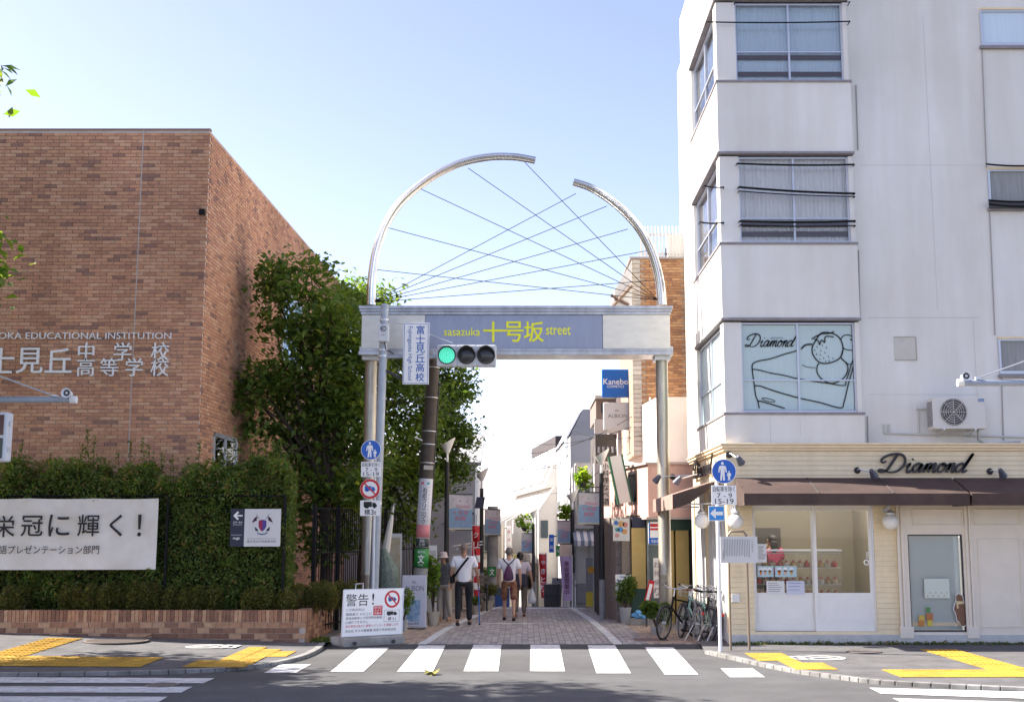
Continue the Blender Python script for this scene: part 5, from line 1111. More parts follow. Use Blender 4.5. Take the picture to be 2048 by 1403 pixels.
# cables fixed across the windows
def wcable(label, a, b, Y, r, sag=.02):
    t = thing('facade_cable', label, 'cable', P(*a, Y), 'cables across the bay windows'); A, B = P(*a, Y), P(*b, Y); q = [A.lerp(B, k / 10) - Vector((0, 0, sag * 4 * k / 10 * (1 - k / 10))) for k in range(11)]
    mb = MB(); mb.tube(q, r * .6, 6); mb.build('strand', blackm, t)
    for p in (A, B): mb = MB(); mb.tube([p, (p.x, YB + .12, p.z)], .01, 5); mb.build('anchor', blackm, t)
for i, (a, b, r) in enumerate([((1412, 44), (1700, 43), .022), ((1470, 5), (1700, 4), .014), ((1474, 327), (1709, 329), .03), ((1477, 374), (1710, 387), .035), ((1478, 382), (1710, 393), .018), ((1479, 442), (1711, 442), .035), ((1480, 450), (1711, 451), .02), ((1408, 371), (1448, 374), .022), ((1400, 444), (1448, 445), .025)]):
    wcable(['thick cable across the upper part of the top bay window', 'thin cable along the head of the top bay window', 'twin cable high across the middle bay window', 'thick sagging cable over the middle bay window', 'thin cable just below the thick sagging cable', 'thick cable low across the middle bay window', 'thin cable right below the low thick cable', 'short cable over the corner of the middle side window', 'short lower cable over the middle side window'][i], a, b, YB - .05, r)
for i, (a, b) in enumerate([((1972, 328), (2070, 331)), ((1977, 400), (2070, 402)), ((1978, 408), (2070, 412))]): wcable(['cable above the curtained window at the right edge', 'cable low across the curtained window at the right edge', 'lowest cable below the curtained window at right edge'][i], a, b, YR - .15, .028)
mb = MB(); bb = FY(1978, 402, 2070, 416, YR - .12); bb.plate(mb, .04, -.02); o = mb.build('cable_box', darkgrey); tag(o, 'dark cable junction box at the curtained window on the right edge', 'box')
# noticeboard on two legs
nb = thing('noticeboard', 'white noticeboard on two thin brown legs before the cake shop', 'noticeboard', G(1478, 1297, HS)); YN = 20.6
xl_, xr_ = XA(1459, 1200, YN), XA(1496, 1200, YN); mb = MB(); zt = ZA(1062, YN); mb.tube([(xl_, YN, HS - .02), (xl_, YN, zt - .06), (xl_ + .05, YN, zt), (xr_ - .05, YN, zt), (xr_, YN, zt - .06), (xr_, YN, HS - .02)], .021, 10); mb.build('leg_frame', mat('leg_brown', (.25, .20, .15), .5, .4), nb, smooth=True)
f_ = FY(1441, 1072, 1515, 1125, YN - .05); mb = MB(); f_.plate(mb, .03, -.03); mb.build('board', mat('board_white', (.56, .57, .58), .5), nb); 
for k in range(16): x = .1 + k * .045; mb = MB(); f_.sub(x, .2 + .1 * random.random(), x + .012, .9).plate(mb, .001, .0005); mb.build('text_column', inkg, nb)
vtext(f_.sub(.84, .4, .88, .92), '十号通商店街', inkm, nb, c=.0005); vtext(f_.sub(.06, .1, .09, .5), '渋谷区教育委員会', inkm, nb, c=.0005)

# ================================================================== right side of the shopping street
ps = thing('pink_shop_building', 'pink fronted shop with yellow pillars behind the right gate column', 'building', (3, 28, 0))
YP = 27.3; xA = XA(1262, 1140, YP); L2 = Vector((-.16, 1, 0)).normalized()   # street face runs back and slightly left
def wallseg(a, b, z0, z1, th, m, name, par):
    a = Vector(a); b = Vector(b); d = (b - a).normalized(); n = Vector((d.y, -d.x, 0)); mb = MB(); mb.prism([a, b, b + n * th, a + n * th], (0, 0, z1 - z0))
    mb.v = [(v[0], v[1], v[2] + z0) for v in mb.v]; return mb.build(name, m, par)
zo0, zo1 = ZA(1033, 26.9), ZA(928, 26.9)
yw_ = mat('yellow_pillar', (.50, .35, .12), .7, var=.06); dgreen = mat('dark_green', (.02, .06, .045), .6)
A0 = Vector((xA, YP, 0)); A1 = A0 + L2 * 2.0
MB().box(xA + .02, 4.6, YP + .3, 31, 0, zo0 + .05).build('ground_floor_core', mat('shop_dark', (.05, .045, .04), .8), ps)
def frontpiece(px0, px1, py0, py1, m, nm, d=.06, Y=YP): f_ = FY(px0, py0, px1, py1, Y); mb = MB(); f_.plate(mb, d + .3, -.3); return mb.build(nm, m, ps)
frontpiece(1263, 1291, 1055, 1176, yw_, 'yellow_pillar'); frontpiece(1263, 1291, 1176, 1248, dgreen, 'pillar_base', .062); frontpiece(1264, 1290, 1034, 1055, navy, 'pillar_head', .05)
frontpiece(1294, 1332, 1034, 1250, mat('grey_green_door', (.26, .29, .27), .5, var=.1), 'door_frame', .0)
q = FY(1300, 1090, 1326, 1240, YP - .01); mb = MB(); q.plate(mb, .02, 0); mb.build('door', mat('door_glass', (.13, .16, .16), .1), ps)
frontpiece(1334, 1348, 1034, 1250, yw_, 'yellow_pillar', .05); frontpiece(1352, 1378, 1060, 1250, yw_, 'yellow_pillar', .05); frontpiece(1334, 1380, 1034, 1060, dgreen, 'pillar_head', .055)
wallseg(A1, A0, 0, zo0, .2, mat('tile_grey', (.20, .165, .14), .8, var=.25, scale=14, stretch=(1, 1, 3)), 'street_wall', ps)
# overhanging pink storey, chamfered along the street
B0 = Vector((XA(1296, 980, 26.9), 26.9, 0)); B1 = B0 + Vector((-.17, 1, 0)) * 4.3
mb = MB(); mb.prism([B0 + Vector((0, 0, zo0)), (4.2, 26.9, zo0), (4.2, 31.5, zo0), B1 + Vector((0, 0, zo0))], (0, 0, zo1 - zo0)); mb.build('pink_storey', pink_wall, ps)
for z in (zo1, zo0 - .05): mb = MB(); mb.prism([B0 + Vector((-.05, -.05, z)), (4.2, 26.85, z), (4.2, 31.5, z), B1 + Vector((-.05, .02, z))], (0, 0, .05)); mb.build('storey_trim', mat('pink_trim', (.42, .33, .30), .8), ps)
for k, s in enumerate((.9, 2.2)): a = B0.lerp(B1, s / 4.4); b = B0.lerp(B1, (s + .8) / 4.4); f_ = Frame(b + Vector((0, 0, zo0 + .3)), (a - b), (0, 0, .75)); mb = MB(); f_.plate(mb, .03, -.01); o = mb.build('window', mat('brown_window', (.09, .06, .05), .3), ps); mb = MB(); f_.sub(.08, .08, .92, .92, .021).plate(mb, .004, 0); mb.build('pane', glass_dk, o)
zp1 = ZA(792, 26.9); C1 = B0 + Vector((.25, .15, 0)); C2 = C1 + Vector((-.10, 1, 0)) * 4.2
mb = MB(); mb.prism([C1 + Vector((0, 0, zo1 + .05)), (4.2, C1.y, zo1 + .05), (4.2, C2.y, zo1 + .05), C2 + Vector((0, 0, zo1 + .05))], (0, 0, zp1 - zo1 - .05)); mb.build('pale_upper_storey', pale_wall, ps)
for k in range(3): a = C1 + Vector((-.06, .4 + k * 1.2, zo1 + .1)); mb = MB(); mb.tube([a, a + Vector((.0, .6, 1.5))], .02, 6); mb.build('drain_pipe', mat('pipe_pink', (.55, .42, .38), .7), ps)
# brown tiled tower behind
tw = thing('tiled_tower', 'brown tiled upper building with a pale brick corner strip behind the gate', 'building', (3.2, 29, 0)); YT = 28.8
tx0, tx1, txq = XA(1264, 700, YT), 4.6, XA(1283, 700, YT); tz0, tz1 = zp1 - 1.2, ZA(518, YT)
MB().box(tx0 + .012, tx1, YT + .012, 33, tz0, tz1).build('wall_core', mat('tile_grout', (.33, .25, .19), .95), tw)
TMs = [mat('tile_%d' % i, c, .7, var=.12, scale=12) for i, c in enumerate([(.33, .17, .075), (.28, .135, .06), (.38, .21, .10), (.23, .11, .055)])]; TW_ = [mat('tile_pale_%d' % i, c, .8, var=.1, scale=9) for i, c in enumerate([(.42, .38, .34), (.36, .33, .30), (.48, .44, .40), (.40, .36, .31)])]
def tme(w_, h_, m): me = bpy.data.meshes.new('tile'); mb = MB(); mb.box(-w_ / 2, w_ / 2, -.008, .012, -h_ / 2, h_ / 2); me.from_pydata(mb.v, [], mb.f); me.materials.append(m); return me
TA = [tme(.205, .056, m) for m in TMs]; TB = [tme(.205, .10, m) for m in TW_]; rest = MB(); cnt = 0; r = 0; z = tz1 - .035
while z > tz0:
    x = txq + .11 + (r % 2) * .107
    while x < 3.75:
        k = random.randrange(4)
        if cnt < 300: link('tile', TA[k], (x, YT, z), tw); cnt += 1
        else: rest.box(x - .1025, x + .1025, YT - .008, YT + .012, z - .028, z + .028, k)
        x += .215
    z -= .066; r += 1
if rest.v: o = rest.build('tiles_lower', TMs, tw); o['kind'] = 'stuff'
z = tz1 - .06
while z > tz0: link('tile', random.choice(TB), ((tx0 + txq) / 2, YT, z), tw); z -= .112
rest = MB(); z = tz1 - .06
MB().box(tx0 - .03, tx1, YT - .04, 33, tz1, tz1 + .05).build('coping', mat('tower_coping', (.28, .24, .22), .7), tw)
mb = MB(); mb.prism([P(1264, 521, YT - .1), P(1229, 580, YT - .1), P(1226, 640, YT - .1), P(1264, 640, YT - .1)], (0, 1.2, 0)); mb.build('slanted_white_gable', far_wall, tw)
mb = MB(); mb.tube([P(1225, 612, YT - .14), P(1263, 570, YT - .14)], .05, 4); mb.build('gable_brace', mat('brace_brown', (.16, .11, .085), .8), tw); mb = MB(); mb.tube([P(1222, 590, YT - .14), P(1258, 610, YT - .14)], .04, 4); mb.build('gable_brace', MATS['brace_brown'], tw)
zr = tz1 + .05
for k in range(15): x = XA(1284, 500, YT) + k * .085; MB().box(x, x + .035, YT + .3, YT + .33, zr, ZA(452, YT + .3)).build('roof_screen_slat', far_wall, tw)
MB().box(XA(1280, 500, YT), 3.9, YT + .34, YT + .37, ZA(470, YT + .3), ZA(466, YT + .3)).build('roof_screen_rail', far_wall, tw); MB().box(XA(1280, 500, YT), 3.9, YT + .34, YT + .37, ZA(509, YT + .3), ZA(505, YT + .3)).build('roof_screen_rail', far_wall, tw)
MB().box(XA(1342, 500, YT), 3.9, YT + .6, YT + 1.2, zr, ZA(462, YT + .3)).build('roof_tank', far_wall, tw); mb = MB(); mb.tube([P(1332, 515, YT + .2), P(1332, 496, YT + .2)], .02, 6); mb.build('vent_pipe', darkgrey, tw)
# projecting box signs
def boxsign(name, label, box, Y, m, th=.16):
    t = thing(name, label, 'sign', P((box[0] + box[2]) / 2, box[3], Y)); f_ = FY(*box, Y); mb = MB(); f_.plate(mb, th, -th); mb.build('light_box', m, t, bevel=.02); return t, f_
t, f_ = boxsign('cosmetics_sign', 'square bright blue cosmetics sign hanging beside the right gate column', (1204, 738, 1259, 794), 30, mat('kblue', (.0, .12, .50), .3))
text(f_.sub(.05, .46, .95, .66), 'Kanebo', white, t, c=.001, bold=.02); text(f_.sub(.19, .34, .8, .43), 'COSMETICS', white, t, c=.001, bold=.01); mb = MB(); mb.tube([f_.pt(1, .5, -.08), f_.pt(1.25, .5, -.08)], .03, 6); mb.build('bracket', white, t)
t, f_ = boxsign('cosmetics_sign', 'square white cosmetics sign below the blue one', (1207, 804, 1261, 859), 30.0, mat('sign_pale', (.60, .60, .61), .5))
text(f_.sub(.16, .44, .88, .57), 'ALBION', inkg, t, c=.001); text(f_.sub(.42, .66, .6, .74), 'AL', inkg, t, c=.001); mb = MB(); mb.tube([f_.pt(1, .5, -.08), f_.pt(1.25, .5, -.08)], .03, 6); mb.tube([f_.pt(.5, 1, -.08), f_.pt(.5, 1.18, -.08)], .02, 6); mb.build('bracket', white, t)
# balcony house behind
bh = thing('balcony_house', 'narrow white and brown house with dark balcony behind the cosmetics signs', 'building', (2.6, 33, 0)); YBH = 32.6
def bhbox(px0, py0, px1, py1, m, nm, d0=0., d1=3.): f_ = FY(px0, py0, px1, py1, YBH + d0); mb = MB(); f_.plate(mb, d1, -d1); return mb.build(nm, m, bh)
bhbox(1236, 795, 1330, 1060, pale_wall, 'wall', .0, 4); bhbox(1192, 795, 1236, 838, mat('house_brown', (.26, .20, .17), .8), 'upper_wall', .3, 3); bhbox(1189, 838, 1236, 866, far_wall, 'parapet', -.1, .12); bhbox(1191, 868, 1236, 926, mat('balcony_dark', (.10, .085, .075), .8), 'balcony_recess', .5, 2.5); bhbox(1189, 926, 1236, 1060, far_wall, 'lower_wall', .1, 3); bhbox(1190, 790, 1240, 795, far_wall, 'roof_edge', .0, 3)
for k in range(3): bhbox(1203 + k * 11, 806, 1209 + k * 11, 826, glass_dk, 'window', .28, .02)
mb = MB()
for k in range(5): a = P(1196 + 9 * k, 905, YBH + .4); mb.box(a.x, a.x + .05, a.y - .1, a.y, a.z, a.z + .16)
o = mb.build('laundry', mat('laundry', (.3, .3, .33), .9), bh); o['kind'] = 'stuff'
t = thing('green_light_box', 'tilted long white and green light box sign hung over the street', 'sign', P(1240, 1008, 28)); c = P(1240, 958, 28); ax = (P(1252, 1006, 28) - P(1232, 912, 28)) * .5
sx_ = Vector((ax.z, 0, -ax.x)).normalized(); mb = MB(); mb.obox(c, sx_ * .13, (0, .1, 0), ax); mb.build('light_box', mat('sign_cream', (.66, .66, .60), .5), t); mb = MB(); mb.obox(c + sx_ * .15, sx_ * .022, (0, .11, 0), ax * 1.01); mb.obox(c - sx_ * .15, sx_ * .018, (0, .11, 0), ax * 1.01); mb.build('green_edge', mat('edge_green', (.03, .12, .06), .5), t)
mb = MB(); mb.tube([c + Vector((0, .1, .3)), c + Vector((.5, .4, .35))], .02, 6); mb.build('bracket', darkgrey, t)
t = thing('vertical_name_board', 'narrow pale board with black vertical shop name beside right lamp post', 'sign', P(1212, 1012, 28.9)); f_ = FY(1204, 922, 1219, 1012, 28.9); mb = MB(); f_.plate(mb, .05, -.05); mb.build('board', pale_wall, t); vtext(f_.sub(.1, .03, .9, .97), '小料理なべ酒', inkm, t, c=.001, bold=.02)
# shop front clutter on the right
t = thing('framed_poster', 'pale framed poster with blue and orange shapes on the tiled pier', 'poster', P(1242, 1080, 27.1)); f_ = FY(1226, 1036, 1259, 1081, 27.1); mb = MB(); f_.plate(mb, .03, -.03); mb.build('frame', mat('frame_pale', (.55, .54, .50), .6), t)
for (x, y, r, cc_) in [(.2, .8, .05, (.05, .15, .4)), (.5, .75, .07, (.5, .3, .12)), (.75, .72, .06, (.5, .2, .15)), (.25, .5, .05, (.1, .3, .3)), (.45, .5, .06, (.08, .25, .5)), (.7, .42, .06, (.55, .28, .1)), (.25, .25, .05, (.5, .25, .25))]: MB().disc(f_.pt(x, y, .001), f_.u, f_.v, r, .001, 10).build('printed_shape', mat('shape_%d' % int(x * 100 + y * 1000), cc_, .6), t)
t = thing('tiled_pier', 'grey-brown brick tiled pier under the framed poster', 'pier', P(1245, 1240, 27.4)); x0, x1 = XA(1233, 1140, 27.4), XA(1261, 1140, 27.4); MB().box(x0 + .008, x1, 27.408, 27.7, 0, ZA(1034, 27.4)).build('core', mat('pier_mortar', (.25, .22, .2), .9), t)
z = .04; r = 0
while z < ZA(1036, 27.4):
    x = x0 + (.0 if r % 2 else -.07)
    while x < x1 - .02: a, b = max(x, x0), min(x + .14, x1); MB().box(a, b - .008, 27.4, 27.41, z, z + .062).build('tile', random.choice([mat('pier_tile_a', (.20, .165, .15), .8), mat('pier_tile_b', (.25, .21, .19), .8), mat('pier_tile_c', (.165, .14, .125), .8)]), t); x += .148
    z += .07; r += 1
t = thing('medical_sign', 'white sign with blue cross and small lettering at the tiled pier', 'sign', P(1246, 1190, 27.2)); f_ = FY(1231, 1148, 1262, 1190, 27.2); mb = MB(); f_.plate(mb, .03, -.03); mb.build('panel', white, t); MB().disc(f_.pt(.22, .68, .001), f_.u, f_.v, .03, .001, 4).build('cross', inkblue, t); text(f_.sub(.36, .6, .95, .76), '十号堂', inkm, t, c=.001); text(f_.sub(.25, .85, .95, .93), '薬 局', inkblue, t, c=.001); text(f_.sub(.2, .38, .9, .5), '接骨院', inkred, t, c=.001)
t = thing('parcel_sign', 'hanging sign with red bars and a blue lower field by the door', 'sign', P(1308, 1087, 27.0)); f_ = FY(1297, 1043, 1322, 1087, 26.95); mb = MB(); f_.plate(mb, .08, -.08); mb.build('panel', white, t)
for (a, b, c, d, m) in [(0, .0, 1, .28, blue), (.0, .28, .12, 1, inkblue), (.14, .78, 1, .92, red), (.14, .62, 1, .72, red)]: mb = MB(); f_.sub(a, b, c, d).plate(mb, .002, .001); mb.build('colour_field', m, t)
text(f_.sub(.2, .05, .8, .2), '宅急便', white, t, c=.002)
t = thing('vertical_flag', 'narrow white flag with dark vertical letters by the shop door', 'flag', P(1314, 1190, 26.9)); f_ = FY(1307, 1115, 1321, 1195, 26.9); mb = MB(); f_.plate(mb, .006, 0); mb.build('cloth', whitef, t); vtext(f_.sub(.1, .05, .9, .95), 'お持帰り', mat('plum', (.14, .05, .12), .7), t, c=.007)
t = thing('leaning_red_sign', 'red and white board leaning beside the bicycles', 'sign', P(1300, 1206, 26.2)); a = P(1293, 1206, 26.2); b = P(1304, 1160, 26.2); mb = MB(); d = (b - a); sd = Vector((d.z, 0, -d.x)).normalized() * .06; mb.prism([a - sd, a + sd, b + sd, b - sd], (0, .03, 0)); mb.build('board', red, t); mb = MB(); mb.prism([a.lerp(b, .15) - sd * .55, a.lerp(b, .15) + sd * .55, a.lerp(b, .85) + sd * .55, a.lerp(b, .85) - sd * .55], (0, -.004, 0)); mb.build('white_field', white, t)
mb = MB(); mb.tube([(a.x, a.y + .04, 0), a + Vector((0, .04, .1))], .02, 6); mb.build('foot', darkgrey, t)
def potplant(label, g, pot_r, pot_h, h, spread, n, size, mats, potm, yy=0, group=None):
    t = thing('potted_plant', label, 'plant', g, group); g = Vector(g); mb = MB(); mb.lathe(g, [(pot_r * .72, 0), (pot_r, pot_h), (pot_r * 1.08, pot_h), (pot_r * 1.08, pot_h + .03), (pot_r * .9, pot_h + .03), (pot_r * .85, pot_h - .02)], 18); mb.build('pot', potm, t, smooth=True)
    mb = MB(); pts = []
    for k in range(6):
        tip = g + Vector((random.uniform(-spread, spread), random.uniform(-spread, spread), pot_h + h * random.uniform(.6, 1))); mb.tube([g + Vector((0, 0, pot_h)), g.lerp(tip, .6) + Vector((0, 0, .05)), tip], [.012, .009, .004], 5); pts.append(blob(tip - Vector((0, 0, h * .2)), (spread * .55, spread * .5, h * .32), n // 6))
    mb.build('stem', barkm, t); leaves('foliage', np.concatenate(pts), size, mats, t, up=.3, droop=.4)
potg = mat('pot_grey', (.36, .36, .36), .7); pott = mat('pot_cream', (.46, .41, .34), .8, var=.1)
potplant('leafy dark shrub in a pale grey pot before the medical sign', G(1251, 1247), .13, .32, .75, .22, 900, .08, LEAF, potg)
potplant('low green plant at the yellow pillar base', G(1285, 1238), .12, .2, .4, .25, 700, .08, LEAF, potg)
potplant('spiky grass plant seen through the black bicycle wheel', G(1313, 1268), .12, .12, .5, .2, 500, .14, LEAF, potg)
t = thing('blue_bag', 'crumpled light blue plastic bag on the step beside the bicycles', 'bag', G(1284, 1250)); c = G(1284, 1250) + Vector((0, 0, .22)); mb = MB(); n = 16
for i in range(n + 1):
    for j in range(10): a = 6.283 * j / 10; th = math.pi * i / n; rr = 1 + .25 * math.sin(5 * a + 3 * th) + random.uniform(-.1, .1); mb.v.append((c.x + .19 * rr * math.sin(th) * math.cos(a), c.y + .15 * rr * math.sin(th) * math.sin(a), c.z + .09 * rr * math.cos(th)))
for i in range(n):
    for j in range(10): mb.f.append((i * 10 + j, i * 10 + (j + 1) % 10, (i + 1) * 10 + (j + 1) % 10, (i + 1) * 10 + j)); mb.m.append(0)
mb.build('bag', mat('bag_blue', (.12, .36, .62), .35), t); MB().box(c.x - .25, c.x + .35, c.y - .1, c.y + .2, 0, .15).build('step', concrete, t)
t = thing('purple_curtain', 'mauve shop curtain hanging at the dark open shop on the right', 'curtain', P(1218, 1140, 29.3)); f_ = FY(1203, 1058, 1236, 1140, 29.0); wavy(f_, .015, 4, 0).build('cloth', mat('mauve', (.30, .17, .24), .85, var=.1), t); mb = MB(); mb.tube([f_.pt(-.05, 1, 0), f_.pt(1.05, 1, 0)], .015, 6); mb.build('rod', darkgrey, t)
t = thing('dark_open_shop', 'dark open shop entrance below the mauve curtain', 'shop', P(1215, 1235, 29.6)); MB().box(XA(1198, 1150, 29.4), XA(1240, 1150, 29.4), 29.4, 31.5, 0, ZA(1040, 29.4)).build('room', mat('unlit_shop_black', (.02, .018, .017), .8), t)  # solid near-black block; the unlit inside is put into its colour
for k in range(3): mb = MB(); x = XA(1207 + k * 9, 1200, 29.2); mb.tube([(x, 29.2, .02), (x, 29.2, .75)], .03, 8); mb.build('stored_rod', mat('rod_grey', (.3, .3, .3), .5), t)
sa = thing('striped_shop_awning', 'small blue and white striped awning on the far right shop', 'awning', P(1175, 1085, 33)); f_ = FY(1148, 1062, 1204, 1082, 32.2)
for k in range(8): mb = MB(); p = f_.sub(k / 8, 0, (k + 1) / 8, 1); mb.prism([p.pt(0, 0), p.pt(1, 0), p.pt(1, 1, -.9), p.pt(0, 1, -.9)], (0, 0, .015)); mb.prism([p.pt(0, 0), p.pt(1, 0), p.pt(1, -.45), p.pt(0, -.45)], (0, .01, 0)); mb.build('stripe', white if k % 2 else mat('stripe_blue', (.22, .27, .36), .8), sa)
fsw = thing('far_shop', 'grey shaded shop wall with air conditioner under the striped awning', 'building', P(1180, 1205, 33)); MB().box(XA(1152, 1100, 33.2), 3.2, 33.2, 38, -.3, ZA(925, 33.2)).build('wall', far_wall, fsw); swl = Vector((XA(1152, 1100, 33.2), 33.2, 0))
for k in range(3): MB().box(XA(1156 + 15 * k, 1000, 33.1), XA(1165 + 15 * k, 1000, 33.1), 33.16, 33.199, ZA(1010, 33.2), ZA(970, 33.2)).build('window', MATS.get('far_pane') or mat('far_pane', (.06, .08, .09), .15), fsw)
mb = MB(); mb.tube([(XA(1151, 1000, 33.1), 33.15, 0), (XA(1151, 1000, 33.1), 33.15, ZA(930, 33.2))], .035, 6); mb.build('downpipe', far_grey, fsw)
MB().box(XA(1150, 1100, 33.1), 3.2, 33.0, 33.2, ZA(1056, 33.2), ZA(1050, 33.2)).build('ledge', far_grey, fsw)
MB().box(XA(1153, 1180, 33), XA(1172, 1180, 33), 33.0, 33.19, .1, .62).build('condenser', grey, fsw, bevel=.02); MB().box(XA(1182, 1150, 33), XA(1200, 1150, 33), 33.15, 33.199, 0, 2.0).build('door', mat('pale_door', (.5, .55, .55), .4), fsw)
t = thing('yellow_standing_sign', 'narrow grey and yellow standing sign outside the far shop', 'sign', G(1178, 1214)); f_ = FY(1172, 1115, 1186, 1212, 32.0); mb = MB(); f_.sub(0, .3, 1, 1).plate(mb, .06, -.06); mb.build('upper_panel', grey, t); mb = MB(); f_.sub(0, 0, 1, .3).plate(mb, .06, -.061); mb.build('lower_panel', mat('sign_yellow', (.62, .48, .03), .5), t); MB().disc(f_.pt(.75, .75, .001), f_.u, f_.v, .09, .004, 20).build('emblem', mat('sign_orange', (.6, .3, .02), .5), t)
# bollards
for k, (px, py, lb) in enumerate([(1128, 1206, 'pale bollard left of the purple flag'), (1146, 1208, 'pale bollard at the foot of the right far lamp post')]): g = G(px, py); g.y = min(g.y, 33.0); g.x = (px - CX) / FPX * g.y; g.z = 0; t = thing('bollard', lb, 'bollard', g, 'street bollards'); mb = MB(); mb.lathe(g, [(.06, 0), (.055, .7), (.03, .76)], 12); mb.build('post', mat('bollard_white', (.6, .6, .6), .5), t, smooth=True); mb = MB(); mb.lathe(g + Vector((0, 0, .55)), [(.058, 0), (.058, .06)], 12); mb.build('band', grey, t)

# ================================================================== far houses down the slope
def zfar(py, Y): return ZA(py, Y)
hA = thing('far_white_house', 'white house with shade-grey gable wall and dark glazed roof down the street', 'building', (1.9, 45, -1)); Y0 = 42; x0, x1 = XA(1141, 1000, Y0), XA(1190, 1000, Y0); bx_, by_ = XA(1110, 1000, 52), 52
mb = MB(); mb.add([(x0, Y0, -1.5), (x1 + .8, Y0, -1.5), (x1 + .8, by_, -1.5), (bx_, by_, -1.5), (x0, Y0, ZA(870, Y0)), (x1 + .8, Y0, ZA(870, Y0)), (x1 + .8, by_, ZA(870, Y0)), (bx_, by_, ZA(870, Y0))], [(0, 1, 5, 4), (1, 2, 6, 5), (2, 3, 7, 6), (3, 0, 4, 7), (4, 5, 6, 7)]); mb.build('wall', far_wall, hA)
zt_ = ZA(870, Y0); zr_ = ZA(818, Y0); mb = MB(); mb.add([(x0, Y0, zt_), (x1 + .8, Y0, zt_), (x1 + .8, Y0, zr_), (x0 + .45, Y0, zr_), (bx_, by_, zt_), (x1 + .8, by_, zt_), (x1 + .8, by_, zr_), (bx_ + .45, by_, zr_)], [(0, 1, 2, 3), (4, 7, 6, 5), (1, 5, 6, 2), (3, 2, 6, 7)]); mb.build('gable', far_grey, hA)  # grey gable: the shade on this white wall is put into its colour
mb = MB(); mb.add([(x0 - .05, Y0, zt_), (x0 + .44, Y0, zr_ + .03), (bx_ + .44, by_, zr_ + .03), (bx_ - .05, by_, zt_)], [(0, 1, 2, 3)]); o = mb.build('glazed_roof', mat('roof_dark', (.10, .105, .12), .35), hA)
for k in range(1, 6): t_ = k / 6; a = Vector((x0 - .05, Y0, zt_ + .02)).lerp(Vector((bx_ - .05, by_, zt_ + .02)), t_); mb = MB(); mb.tube([a, a + Vector((.49, 0, zr_ - zt_ + .03))], .035, 4); mb.build('roof_bar', far_grey, o)
def swin(a, b, z0, z1, par, m=None): f_ = Frame(b + Vector((0, 0, z0)), a - b, (0, 0, z1 - z0)); mb = MB(); f_.plate(mb, .06, 0); o = mb.build('window', alu, par); mb = MB(); f_.sub(.1, .06, .9, .94, .062).plate(mb, .004, 0); mb.build('pane', m or mat('far_pane', (.06, .08, .09), .15), o)
LA = Vector((x0, Y0, 0)); LB = Vector((bx_, by_, 0))
for s0, s1, a, b in ((.08, .25, 880, 912), (.5, .68, 885, 912), (.1, .3, 985, 1020), (.5, .75, 995, 1020), (.15, .4, 1085, 1150)): swin(LA.lerp(LB, s0), LA.lerp(LB, s1), ZA(b, 44), ZA(a, 44), hA)
MB().box(x1 + .02 - .5, x1 - .2, Y0 - .05, Y0 - .001, ZA(1190, Y0), ZA(1120, Y0)).build('door', mat('house_door', (.2, .17, .15), .6), hA)
hB = thing('far_sloped_house', 'white house with sloped roof, skylights and finned windows at the street end', 'building', (0, 57, -2))
K0 = P(1077, 1100, 50); K0.z = 0; K1 = P(1001, 1100, 66); K1.z = 0; DV = K1 - K0; zE, zR = ZA(1019, 50), ZA(972, 50); xR = XA(1109, 1000, 50)
def tier(pts, Y, L, m, nm): mb = MB(); mb.prism([P(x, y, Y) if not isinstance(y, str) else Vector((XA(x, 1000, Y), Y, -4)) for x, y in pts], DV * L); return mb.build(nm, m, hB)
beige_sh = mat('far_beige_shade', (.56, .53, .49), .85, var=.05)  # shade tone of the white walls put into block and fin colour
tier([(1077, 'g'), (1077, 1019), (1109, 972), (1150, 972), (1150, 'g')], 50, 1.0, beige_sh, 'lower_block'); tier([(1088, 974), (1112, 916), (1150, 916), (1150, 974)], 50.5, .85, far_wall, 'upper_block'); tier([(1112, 917), (1112, 892), (1150, 892), (1150, 917)], 51, .5, far_wall, 'top_block'); tier([(1111, 892), (1111, 871), (1150, 871), (1150, 892)], 50.9, .52, mat('parapet_dark', (.06, .05, .05), .8), 'roof_parapet')
q0, q1 = P(1088, 974, 50.5), P(1112, 916, 50.5); nS = DV.cross(q1 - q0).normalized()
if nS.z < 0: nS = -nS
for k in range(4):
    s0, s1 = .05 + k * .2, .2 + k * .2; f_ = Frame(q0 + DV * s1 + (q1 - q0) * .2, -DV * (s1 - s0), (q1 - q0) * .65); nn_ = 1 if f_.n.dot(nS) > 0 else -1
    mb = MB(); f_.plate(mb, .12 * nn_, 0); o = mb.build('skylight', far_wall, hB); mb = MB(); f_.sub(.06, .06, .94, .94, .125 * nn_).plate(mb, .004 * nn_, 0); mb.build('pane', mat('skylight_glass', (.20, .20, .21), .3), o)
nF = Vector((-DV.y, DV.x, 0)).normalized()
if nF.x > 0: nF = -nF
def face(s0, s1, z0, z1, c, th, m, nm, par):
    f_ = Frame(K0 + DV * s1 + Vector((0, 0, z0)), -DV * (s1 - s0), (0, 0, z1 - z0)); k = 1 if f_.n.dot(nF) > 0 else -1; mb = MB(); f_.plate(mb, th * k, c * k); return mb.build(nm, m, par), f_, k
